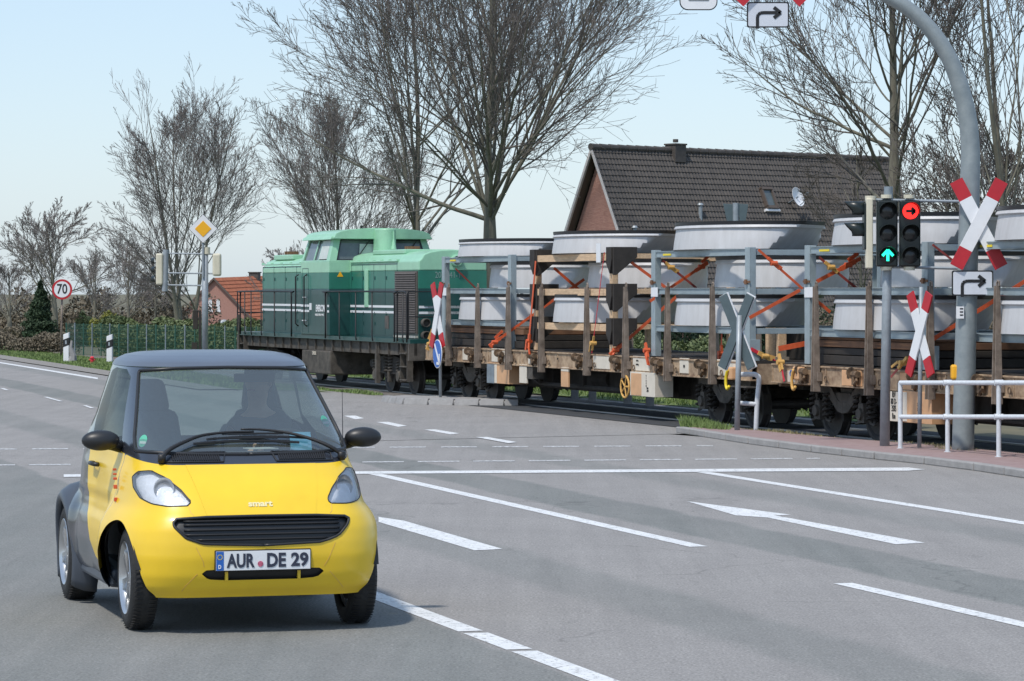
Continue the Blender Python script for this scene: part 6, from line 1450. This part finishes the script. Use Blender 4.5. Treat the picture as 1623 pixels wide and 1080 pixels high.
# dark inner liner a little inside so seams read dark
def f(v): x, y, z = xyz(v); return z - .93
ln_, _ = split(shell, f); _, ln_ = split(ln_, farch(0, .34)); _, ln_ = split(ln_, farch(-1.81, .345)); emit(ln_, 'inner_liner', M['interior'], off=-.042)
def edge_tube(ms, f, r, name, m, par, off=0, sel=None):   # tube along the boundary of a cut piece
    v, n, t = ms; E_ = {}
    for tri in t:
        for a, b in ((0, 1), (1, 2), (2, 0)): k = tuple(sorted((int(tri[a]), int(tri[b])))); E_[k] = E_.get(k, 0) + 1
    adj = {}
    for (a, b), c in E_.items():
        if c == 1: adj.setdefault(a, []).append(b); adj.setdefault(b, []).append(a)
    seen = set(); mb = MB()
    for st in list(adj):
        if st in seen: continue
        lp = [st]; seen.add(st); cur = st
        while True:
            nx = [q for q in adj[cur] if q not in seen]
            if not nx: break
            cur = nx[0]; seen.add(cur); lp.append(cur)
        if len(lp) < 8: continue
        pts = [Vector(v[i] + n[i] * off) for i in lp]; pts = pts[::2] + [pts[0]]; mb.tube(pts, r, 5)
    return mb.build(name, m, par, smooth=True)
edge_tube(ws, None, .011, 'windscreen_seal', M['blacktrim'], car, off=.001)
edge_tube(gr_, None, .008, 'grille_rim', M['blacktrim'], car)
emit(gr_, 'grille', M['blacktrim'], off=-.018)
mb = MB()
for z in (.518, .545, .570, .597, .617):
    hw = .43 if z > .53 else .36; pts = []
    for i in range(25): y = -hw + 2 * hw * i / 24; a = (fF(z) - fR(z)) / 2; xc = (fF(z) + fR(z)) / 2; pts.append((xc + a * (1 - (abs(y) / fW(z)) ** fN(z)) ** (1 / 2.5) - .012, y, z))
    mb.tube(pts, .006, 5)
mb.build('grille_slat', M['black'], car, smooth=True)
emit(in_, 'lower_intake', M['black'], off=-.02)
mb = MB()
for y in (-.20, .20): x = float(fF(.33)); mb.box(x - .03, x - .004, y - .008, y + .008, .296, .358)
mb.build('intake_bar', M['caryellow'], car)
x = float(fF(.437)) - .01; mb = MB(); mb.lathe((x - .012, -.355, .437), (1, -.25, 0), [(.016, .004), (.012, .010), (.010, .002), (0, .002)], 14); mb.build('towing_eye_cover', M['black'], car)
# headlights: bowl with reflectors under a clear cover
for s, h_ in zip((-1, 1), hl):
    o = emit(h_, 'headlight', M['lampglass'], off=.001); emit(h_, 'bowl', mat('lampbowl' + str(s + 1), (.86, .88, .90), .3, .08, 30, metal=.15, bump=.35), o, off=-.022)
    edge_tube(h_, None, .004, 'lamp_rim', M['blacktrim'], o)
    c = np.array([.245, s * .50, .785]); mb = MB(); ax_ = Vector((.85, s * .5, .15))
    mb.lathe(c - np.array([.03, 0, 0]), ax_, [(.0, -.02), (.03, -.015), (.055, .0), (.06, .012)], 20); mb.build('reflector', M['rim'], o, smooth=True)
    mb = MB(); mb.lathe(c + np.array([.03, -s * .095, -.045]), ax_, [(.0, -.01), (.02, -.006), (.03, .004)], 16); mb.build('indicator_bulb', mat('amber' + str(s + 1), (.75, .42, .30), .3), o, smooth=True)
# seams on the front (thin dark lines following the surface)
def onfront(y, z): a = (fF(z) - fR(z)) / 2; xc = (fF(z) + fR(z)) / 2; return Vector((float(xc + a * (1 - min(.999, abs(y) / fW(z)) ** fN(z)) ** (1 / 2.5)), y, z))
for nm, pl in (('seam', [(-.395, .70), (-.385, .66), (-.37, .645)]), ('seam', [(.40, .70), (.395, .66), (.38, .645)]), ('seam', [(-.37, .48), (-.33, .40), (-.325, .37)]), ('seam', [(-.36, .335), (-.42, .27), (-.44, .235)]), ('seam', [(.40, .49), (.36, .40), (.335, .36)]), ('seam', [(.37, .335), (.43, .27), (.46, .235)])):
    pts = []
    for a, b in zip(pl[:-1], pl[1:]):
        for i in range(8): t = i / 8; pts.append(onfront(a[0] + (b[0] - a[0]) * t, a[1] + (b[1] - a[1]) * t))
    mb = MB(); mb.tube(pts, .0018, 4); mb.build(nm, M['ochre'], car)
mb = MB()   # left empty, no seam built here
c = onfront(.0, .700); mt = frame(c + Vector((.003, 0, .003)), (0, 1, 0), (-.60, 0, .8)); text('smart', .052, mat('badge', (.80, .70, .40), .3), car, mt, name='badge_lettering', sx=1.1, bold=.002)
# number plate
px_ = .476; mb = MB(); mb.box(px_ - .03, px_, -.270, .262, .3455, .4625); pl = mb.build('number_plate', M['black'], car, bevel=.006)
mb = MB(); mb.box(px_, px_ + .003, -.264, .256, .352, .456); mb.build('face', M['white'], pl, bevel=.001)
mb = MB(); mb.box(px_ + .003, px_ + .005, -.263, -.222, .353, .455); mb.build('blue_band', M['blue'], pl)
def textfit(body, y0, y1, z0, z1, x, m, par, name='lettering'):
    o = text(body, .1, m, par, Matrix.Identity(4), name=name, bold=.0035); me = o.data; co = np.array([v.co[:] for v in me.vertices]); mn, mx = co.min(0), co.max(0)
    for v in me.vertices: q = v.co.copy(); v.co = (x + q.z * .5, y0 + (q.x - mn[0]) / (mx[0] - mn[0]) * (y1 - y0), z0 + (q.y - mn[1]) / (mx[1] - mn[1]) * (z1 - z0))
    me.update(); return o
Wp = .52; y_ = lambda fz: -.262 + .52 * fz
mt_ = mat('platetext', (.03, .035, .06), .5)
BOLD = .003; textfit('AUR', y_(.108), y_(.405), .366, .443, px_ + .005, mt_, pl); textfit('DE', y_(.535), y_(.735), .366, .443, px_ + .005, mt_, pl); textfit('29', y_(.79), y_(.975), .366, .443, px_ + .005, mt_, pl)
textfit('D', -.252, -.236, .362, .384, px_ + .006, M['white'], pl)
mb = MB()
for i in range(12): a = 2 * math.pi * i / 12; mb.box(px_ + .005, px_ + .0065, -.243 + .013 * math.cos(a) - .002, -.243 + .013 * math.cos(a) + .002, .425 + .013 * math.sin(a) - .002, .425 + .013 * math.sin(a) + .002)
mb.build('star_ring', M['hookyellow'], pl)
mb = MB(); mb.lathe((px_ + .003, y_(.465), .385), (1, 0, 0), [(.0155, 0), (.0155, .003), (0, .003)], 20); mb.build('seal', mat('seal', (.45, .10, .16), .5, .6, 90), pl)
# cowl vents and wipers
def oncowl(y, z, off=.004): p = onfront(y, z); return p + Vector((off * .6, 0, off * .8))
for s in (-1, 1):
    mb = MB(); n = 22
    for i in range(n):
        y = s * (.17 + .27 * i / n); za, zb = .925, .962 - .010 * (i < 3) ; a = oncowl(y, za); b = oncowl(y - .002, zb); mb.ribbon(a, b, .006, .008, up=(.6, 0, .8))
    mb.build('cowl_vent', M['black'], car)
    pts = [oncowl(s * (.15 + .32 * t), .918) for t in np.linspace(0, 1, 10)] + [oncowl(s * .47, .955)] + [oncowl(s * (.43 - .30 * t), .968) for t in np.linspace(0, 1, 10)]; mb = MB(); mb.tube(pts + [pts[0]], .004, 5); mb.build('vent_frame', M['blacktrim'], car)
def onws(y, z, off): p = onfront(y, z); return p + Vector((off * .7, 0, off * .72))
wl = [(-.49, .925), (-.44, .965), (-.36, 1.0), (-.25, 1.035), (-.10, 1.05), (.05, 1.052)]
wr = [(.53, .925), (.47, .965), (.38, 1.005), (.25, 1.042), (.10, 1.062), (-.02, 1.065)]
for q in (wl, wr):
    P_ = smooth_path([onws(y, z, .035) for y, z in q], 4); mb = MB(); mb.tube(P_, [.014 - .009 * i / len(P_) for i in range(len(P_))], 6); mb.cyl(P_[0] - Vector((.01, 0, .03)), P_[0] + Vector((0, 0, .015)), .022, n=12); wpr = mb.build('wiper_arm', M['black'], car, smooth=True)
    a, b = (-.30, .30) if q is wl else (-.22, .36); zz_ = 1.018 if q is wl else 1.04
    mb = MB(); mb.tube([onws(a + (b - a) * i / 12, zz_ - .012 * (2 * i / 12 - 1) ** 2, .014) for i in range(13)], .007, 5); mb.tube([onws(a * .6 + (b - a) * .6 * i / 8, zz_ + .006, .028) for i in range(9)], .006, 5); mb.build('blade', M['black'], wpr)
mb = MB(); mb.cyl(onws(.575, .99, .01), onws(.575, .99, .01) + Vector((-.06, .01, .30)), .003, .0015, 6); mb.build('antenna', M['black'], car)
# mirrors
for s in (-1, 1):
    mb = MB(); ym_ = .765 if s < 0 else .745; mb.ball((-.36, s * ym_, 1.025), .1, 12, (.62, 1.08, .58)); o = mb.build('door_mirror', M['blacktrim'], car, smooth=True)
    mb = MB(); mb.tube([(-.42, s * .64, .985), (-.40, s * .70, .995), (-.38, s * .77, 1.01)], [.035, .028, .03], 8); mb.build('arm', M['blacktrim'], o, smooth=True)
    mb = MB(); mb.ball((-.395, s * ym_, 1.025), .088, 10, (.4, 1.05, .55)); mb.build('mirror_glass', M['steel'], o, smooth=True)
    # black triangle under the A pillar, rear fender, sill
    mb = MB(); prof = [(.312, .74), (.312, .785), (.322, .80), (.345, .802), (.375, .785), (.41, .735), (.43, .66)]; n = 30; vs = []
    for i in range(n + 1):
        ph = R(-30) + R(240) * i / n
        for r_, y in prof: rr = r_ - .285 * 0; vs.append((-1.81 + rr * math.cos(ph), s * (y - .03 * (1 - max(0, math.sin(ph)))), .285 + rr * math.sin(ph) * (1.0)))
    k = len(prof); fs = [(i * k + j, i * k + j + 1, (i + 1) * k + j + 1, (i + 1) * k + j) for i in range(n) for j in range(k - 1)]; mb.add(vs, fs); o = mb.build('rear_fender', M['fenderplastic'], car, smooth=True); so = o.modifiers.new('s', 'SOLIDIFY'); so.thickness = .008
    mb = MB(); mb.hexa([(-1.42, s * .60, .19), (-.36, s * .60, .19), (-.36, s * .72, .20), (-1.42, s * .73, .20), (-1.42, s * .60, .32), (-.36, s * .60, .30), (-.36, s * .70, .30), (-1.42, s * .71, .36)]); mb.build('sill', M['fenderplastic'], car, bevel=.02)
    mb = MB(); prof = [(.330, .46), (.330, .56), (.329, .62), (.327, .69)]; vs = []
    for i in range(25):
        ph = R(12) + R(166) * i / 24
        for r_, y in prof: vs.append((r_ * math.cos(ph), s * (y if ph < R(90) else y - .05 * min(1, (ph - R(90)) / R(80))) * (1 - .02 * abs(math.cos(ph))), .285 + r_ * math.sin(ph)))
    mb.add(vs, [(i * 4 + j, i * 4 + j + 1, (i + 1) * 4 + j + 1, (i + 1) * 4 + j) for i in range(24) for j in range(3)]); mb.build('wheel_arch', M['black'], car, smooth=True)
    mb = MB(); mb.box(-.40, .30, min(s * .45, s * .48), max(s * .45, s * .48), .20, .64); mb.box(-2.0, -1.42, min(s * .45, s * .48), max(s * .45, s * .48), .20, .66); mb.build('wheel_house', M['interior'], car)
    # wheels
    for xw, yw_, tw_, R_o in ((0, .612, .145, .285), (-1.81, .685, .18, .288)):
        h2_ = tw_ / 2; mb = MB(); R1 = R_o
        prof = [(.19, -h2_ + .01), (.20, -h2_), (.235, -h2_ - .004), (R1 - .022, -h2_ + .006), (R1 - .004, -h2_ + .022), (R1, -h2_ + .05), (R1, h2_ - .05), (R1 - .004, h2_ - .022), (R1 - .022, h2_ - .006), (.235, h2_ + .004), (.20, h2_), (.19, h2_ - .01)]
        mb.lathe((xw, s * yw_, R_o - .002), (0, s, 0), prof, 48); wh = mb.build('wheel', M['rubber'], car, smooth=True)
        mb = MB(); mb.lathe((xw, s * yw_, R_o - .002), (0, s, 0), [(.19, -h2_ + .02), (.172, -h2_ + .03), (.165, h2_ - .06), (.172, h2_ - .02), (.190, h2_ - .004), (.198, h2_ + .003), (.203, h2_ - .002)], 48)
        mb.lathe((xw, s * yw_, R_o - .002), (0, s, 0), [(0, h2_ - .015), (.035, h2_ - .015), (.045, h2_ - .03), (.05, h2_ - .07)], 24)
        for kk in range(6):
            a = 2 * math.pi * kk / 6 + .3
            for dA in (-.10, .10): p0 = Vector((xw + .04 * math.cos(a), s * (yw_ + h2_ - .025), R_o - .002 + .04 * math.sin(a))); p1 = Vector((xw + .178 * math.cos(a + dA), s * (yw_ + h2_ - .022), R_o - .002 + .178 * math.sin(a + dA))); mb.ribbon(p0, p1, .022, .02, up=(0, 1, 0))
        mb.build('rim', M['rim'], wh, auto=40)
        mb = MB(); mb.cyl((xw, s * (yw_ - .02), R_o), (xw, s * (yw_ - .05), R_o), .15, n=24); mb.build('brake_disc', M['under'], wh)
        mb = MB()
        for kk in range(70):
            a = 2 * math.pi * kk / 70
            for q in (-1, 1): c_, s_a = math.cos(a), math.sin(a); p = Vector((xw + (R1 + .0005) * c_, s * (yw_ + q * (h2_ - .032)), R_o - .002 + (R1 + .0005) * s_a)); mb.ribbon(p - Vector((0, .022, 0)), p + Vector((0, .022, 0)), .006, .004, up=(c_, 0, s_a))
        mb.build('tread', M['black'], wh)
# small red marks on the door edge
for z, h_, x in ((.865, .012, -.29), (.84, .010, -.28), (.815, .014, -.27), (.77, .022, -.26), (.70, .022, -.24)):
    mb = MB(); yv = .708; mb.box(x - .006, x + .012, -yv, -yv + .02, z - h_ / 2, z + h_ / 2)
    o = mb.build('red_mark', M['strap'], car, bevel=.002)
# floor, underside, bulkhead, dashboard, seats
mb = MB(); mb.box(-1.95, .22, -.42, .42, .21, .30); mb.box(-1.40, -.36, -.64, .64, .20, .30); mb.box(-2.0, -1.3, -.5, .5, .3, .60); mb.build('floor_pan', M['interior'], car)
mb = MB(); pts = [(-.10, .70), (-.10, .93), (-.15, .965), (-.34, .955), (-.48, .90), (-.52, .80), (-.44, .66), (-.2, .6)]; mb.prism([(x, -.53, z) for x, z in pts], (0, 1.06, 0)); mb.build('dashboard', M['interior'], car, bevel=.015)
mb = MB(); mb.ball((-.35, .0, .98), .06, 8, (1, 1.2, .8)); mb.cyl((-.36, -.1, .98), (-.36, -.08, .98), .04); mb.build('dash_pod', M['interior'], car, smooth=True)
def rbox(mb, c, d, ax=None):
    x, y, z = c; a, b, e = d; mb.box(x - a / 2, x + a / 2, y - b / 2, y + b / 2, z - e / 2, z + e / 2)
for s in (-1, 1):
    y = s * .33; mb = MB(); mb.hexa([(-1.18, y - .22, .42), (-.66, y - .23, .45), (-.66, y + .23, .45), (-1.18, y + .22, .42), (-1.18, y - .22, .56), (-.68, y - .21, .62), (-.68, y + .21, .62), (-1.18, y + .22, .56)]); se = mb.build('seat', M['seatcloth'], car, bevel=.05)
    mb = MB(); mb.hexa([(-1.16, y - .22, .54), (-1.04, y - .23, .54), (-1.04, y + .23, .54), (-1.16, y + .22, .54), (-1.36, y - .15, 1.16), (-1.25, y - .16, 1.16), (-1.25, y + .16, 1.16), (-1.36, y + .15, 1.16)]); mb.build('backrest', M['seatcloth'], se, bevel=.045)
    mb = MB(); mb.hexa([(-1.36, y - .11, 1.15), (-1.25, y - .12, 1.15), (-1.25, y + .12, 1.15), (-1.36, y + .11, 1.15), (-1.40, y - .08, 1.34), (-1.31, y - .09, 1.34), (-1.31, y + .09, 1.34), (-1.40, y + .08, 1.34)]); mb.build('headrest', M['seatcloth'], se, bevel=.035)
mb = MB(); mb.box(-.72, -.70, .06, .30, 1.335, 1.385); mb.cyl((-.72, .17, 1.37), (-.80, .17, 1.46), .012); mb.build('rear_view_mirror', M['interior'], car, bevel=.008)
sw_c = Vector((-.60, .33, .90)); sa = Vector((-.90, 0, .42)).normalized(); mb = MB(); ux = Vector((0, 1, 0)); uy = sa.cross(ux).normalized(); rr = .175
ptsw = [sw_c + ux * rr * math.cos(a) + uy * rr * math.sin(a) for a in np.linspace(0, 2 * math.pi, 33)]; mb.tube(ptsw, .015, 8)
for a in (R(0), R(180), R(250)): mb.tube([sw_c - sa * .03, sw_c + ux * rr * math.cos(a) + uy * rr * math.sin(a)], .014, 6)
mb.cyl(sw_c - sa * .16, sw_c - sa * .02, .03); mb.build('steering_wheel', M['black'], car, smooth=True)
for y, z, mm in ((-.555, 1.035, 'stickg'), (.50, 1.13, 'stickg')):
    if mm not in M: M[mm] = mat('sticker', (.12, .50, .34), .6, .1, 30)
    c = onws(y, z, -.010); mb = MB(); t_ = Vector((-.58, 0, .81)); fy = (onws(y + .02, z, 0) - onws(y - .02, z, 0)).normalized(); n_ = fy.cross(t_).normalized()
    mb.lathe(c, n_, [(.036, 0), (.036, .001), (.0, .001)], 20); o = mb.build('sticker', M[mm], car)
    mb = MB(); mb.ribbon(c - fy * .028 - t_ * .012 + n_ * .003, c + fy * .028 - t_ * .012 + n_ * .003, .014, .001, up=n_); mb.build('sticker_print', M['white'], o)
CM = Matrix.Translation(CB) @ Matrix.Rotation(CR, 4, 'Z') @ Matrix.Scale(K, 4)
o = bpy.data.objects
mb = MB(); mb.hexa([(-.02, 0, 0), (.0, 0, 0), (.0, .12, 0), (-.02, .12, 0), (-.05, 0, .10), (-.045, 0, .10), (-.045, .12, .10), (-.05, .12, .10)]); pd_ = mb.build('parking_disc', mat('discblue', (.15, .45, .72), .5, .2, 30)); pd_.matrix_world = CM @ Matrix.Translation((-.10, .27, .968)); tag(pd_, 'light blue parking disc standing on the dashboard of the yellow car', 'parking disc')
mb = MB(); mb.box(-.08, .06, 0, .16, 0, .004); pp_ = mb.build('paper_sheet', M['white']); pp_.matrix_world = CM @ Matrix.Translation((-.22, .05, .972)) @ Matrix.Rotation(R(12), 4, 'Z'); tag(pp_, 'white paper lying on the dashboard of the yellow car', 'paper')
# ------------------------------------------------------------------ driver
drv = thing('person', 'person in dark jacket and peaked cap sitting at the wheel of the yellow car', 'person', CM @ Vector((-.95, .30, .58)), CR); drv.scale = (K, K, K)
M['jacket'] = mat('jacket', (.05, .055, .065), .85, .25, 12); M['skin'] = mat('skin', (.55, .33, .24), .55, .08, 8); M['trousers'] = mat('trousers', (.06, .09, .17), .85, .2, 10); M['cap'] = mat('cap', (.025, .028, .03), .8, .2, 10); M['hair'] = mat('hair', (.06, .04, .03), .8, .2, 20)
def skin(name, verts, edges, rad, m, par, root=0, lv=2):
    me = bpy.data.meshes.new(name); me.from_pydata(verts, edges, []); me.materials.append(m); o = bpy.data.objects.new(name, me); C.objects.link(o); o.parent = par
    s_ = o.modifiers.new('skin', 'SKIN'); s_.use_smooth_shade = True
    for i, r_ in enumerate(rad): me.skin_vertices[0].data[i].radius = r_ if isinstance(r_, tuple) else (r_, r_); me.skin_vertices[0].data[i].use_root = (i == root)
    q = o.modifiers.new('sub', 'SUBSURF'); q.levels = lv; q.render_levels = lv; return o
hx, hy, hz = .02, -.06, .72   # head centre in local coordinates
vt = [(0, 0, .02), (-.02, 0, .20), (-.05, -.01, .38), (-.07, -.03, .50), (-.05, -.045, .58), (-.03, -.05, .64), (0, -.05, .74),
      (-.06, .13, .47), (.02, .24, .30), (.20, .22, .30), (.30, .17, .36), (-.06, -.19, .47), (.0, -.27, .29), (.17, -.20, .28), (.30, -.12, .36),
      (.08, .09, .02), (.44, .12, .08), (.62, .12, -.28), (.72, .12, -.30), (.08, -.09, .02), (.44, -.10, .08), (.60, -.10, -.28), (.70, -.10, -.30)]
ed = [(0, 1), (1, 2), (2, 3), (3, 4), (4, 5), (5, 6), (3, 7), (7, 8), (8, 9), (9, 10), (3, 11), (11, 12), (12, 13), (13, 14), (0, 15), (15, 16), (16, 17), (17, 18), (0, 19), (19, 20), (20, 21), (21, 22)]
rd_ = [(.12, .16), (.11, .15), (.12, .17), (.10, .15), (.055, .06), (.055, .055), (.085, .075), .065, .055, .045, .028, .065, .055, .045, .028, .09, .07, .05, .04, .09, .07, .05, .04]
skin('body', vt, ed, rd_, M['skin'], drv)
# jacket over torso and arms
jv = [(0, 0, .06), (-.02, 0, .20), (-.05, -.01, .38), (-.07, -.03, .50), (-.055, -.04, .565), (-.06, .13, .47), (.02, .24, .30), (.20, .22, .30), (.275, .18, .345), (-.06, -.19, .47), (.0, -.27, .29), (.17, -.20, .28), (.275, -.13, .345)]
skin('jacket', jv, [(0, 1), (1, 2), (2, 3), (3, 4), (3, 5), (5, 6), (6, 7), (7, 8), (3, 9), (9, 10), (10, 11), (11, 12)], [(.135, .18), (.13, .17), (.135, .19), (.115, .17), (.075, .08), .085, .07, .058, .042, .085, .07, .058, .042], M['jacket'], drv)
skin('trousers', [(0, 0, .03), (.08, .09, .03), (.44, .12, .085), (.60, .12, -.24), (.08, -.09, .03), (.44, -.10, .085), (.58, -.10, -.24)], [(0, 1), (1, 2), (2, 3), (0, 4), (4, 5), (5, 6)], [(.13, .17), .10, .08, .06, .10, .08, .06], M['trousers'], drv)
hm = Matrix.Translation((.0, -.05, .755)) @ Matrix.Rotation(R(-38), 4, 'Z')
def hp(x, y, z): return hm @ Vector((x, y, z))
mb = MB(); N1, N2 = 14, 22; vs = []
for i in range(N1 + 1):
    a = math.pi * i / N1
    for j in range(N2):
        b = 2 * math.pi * j / N2; x = .098 * math.sin(a) * math.cos(b); y = .076 * math.sin(a) * math.sin(b); z = .118 * math.cos(a)
        if z < 0: x *= 1 - .18 * (-z / .118) ; y *= 1 - .28 * (-z / .118)
        if x > .05: 
            g = math.exp(-((y / .016) ** 2)); x += .026 * g * math.exp(-(((z + .012) / .022) ** 2)); x += .006 * math.exp(-((y / .03) ** 2)) * math.exp(-(((z + .055) / .014) ** 2)); x -= .012 * (math.exp(-(((abs(y) - .032) / .016) ** 2))) * math.exp(-(((z - .012) / .014) ** 2))
        vs.append(hp(x, y, z))
mb.add(vs, [(i * N2 + j, (i + 1) * N2 + j, (i + 1) * N2 + (j + 1) % N2, i * N2 + (j + 1) % N2) for i in range(N1) for j in range(N2)]); hd = mb.build('head', M['skin'], drv, smooth=True); q = hd.modifiers.new('s', 'SUBSURF'); q.levels = q.render_levels = 1
mb = MB()
for s in (-1, 1): mb.ball(hp(-.005, s * .076, -.005), .025, 6, (.8, .4, 1.2))
mb.build('ear', M['skin'], hd, smooth=True)
mb = MB(); 
for s in (-1, 1): mb.ball(hp(.080, s * .032, .012), .011, 6)
mb.build('eye', M['white'], hd, smooth=True)
mb = MB(); mb.tube([hp(.086, -.024, -.052), hp(.094, 0, -.050), hp(.086, .024, -.052)], .005, 5); mb.build('mouth', mat('lips', (.4, .14, .12), .6), hd)
mb = MB(); vs = []
for i in range(8):
    a = math.pi * .5 * i / 7 * 1.12
    for j in range(N2): b = 2 * math.pi * j / N2; vs.append(hp(-.012 + .106 * math.sin(a) * math.cos(b), .086 * math.sin(a) * math.sin(b), .035 + .098 * math.cos(a)))
mb.add(vs, [(i * N2 + j, (i + 1) * N2 + j, (i + 1) * N2 + (j + 1) % N2, i * N2 + (j + 1) % N2) for i in range(7) for j in range(N2)]); cp = mb.build('cap', M['cap'], drv, smooth=True); so = cp.modifiers.new('s', 'SOLIDIFY'); so.thickness = .006
mb = MB(); n = 12; rim_ = [hp(.07 * math.cos(R(-75) + R(150) * i / n) + .02, .08 * math.sin(R(-75) + R(150) * i / n), .03) for i in range(n + 1)]; out_ = [hp(.155 * math.cos(R(-60) + R(120) * i / n) + .025, .085 * math.sin(R(-60) + R(120) * i / n), .012) for i in range(n + 1)]
mb.add(rim_ + out_, [(i, i + 1, n + 2 + i, n + 1 + i) for i in range(n)]); pk = mb.build('peak', M['cap'], cp, smooth=True); so = pk.modifiers.new('s', 'SOLIDIFY'); so.thickness = .006
mb = MB(); vs = []
for i in range(6):
    a = math.pi * (.45 + .25 * i / 5)
    for j in range(9): b = math.pi * (.62 + .76 * j / 8); vs.append(hp(-.008 + .103 * math.sin(a) * math.cos(b), .082 * math.sin(a) * math.sin(b), .118 * math.cos(a)))
mb.add(vs, [(i * 9 + j, (i + 1) * 9 + j, (i + 1) * 9 + j + 1, i * 9 + j + 1) for i in range(5) for j in range(8)]); hr_ = mb.build('hair', M['hair'], drv, smooth=True); so = hr_.modifiers.new('s', 'SOLIDIFY'); so.thickness = .008
# hands gripping the wheel: palm + five fingers each
for s, c in ((1, Vector((.315, .185, .375))), (-1, Vector((.315, -.13, .375)))):
    pv = [tuple(c + Vector((-.015, 0, -.01))), tuple(c + Vector((.02, 0, .008)))]; pe = [(0, 1)]; pr_ = [(.024, .032), (.022, .036)]
    for i, (ln, dz) in enumerate(((.072, .022), (.080, .008), (.075, -.006), (.060, -.020))):
        b0 = len(pv); y0 = dz; k1 = c + Vector((.035, s * .006, y0)); k2 = k1 + Vector((ln * .42, -s * .004, 0)); k3 = k2 + Vector((ln * .05, -s * ln * .40, -.002)); k4 = k3 + Vector((-ln * .28, -s * .008, -.002))
        pv += [tuple(k1), tuple(k2), tuple(k3), tuple(k4)]; pe += [(1, b0), (b0, b0 + 1), (b0 + 1, b0 + 2), (b0 + 2, b0 + 3)]; pr_ += [.010, .0095, .009, .008]
    b0 = len(pv); pv += [tuple(c + Vector((.005, -s * .022, .022))), tuple(c + Vector((.030, -s * .034, .038))), tuple(c + Vector((.052, -s * .034, .044)))]; pe += [(0, b0), (b0, b0 + 1), (b0 + 1, b0 + 2)]; pr_ += [.013, .0105, .009]
    skin('hand', pv, pe, pr_, M['skin'], drv, lv=1)
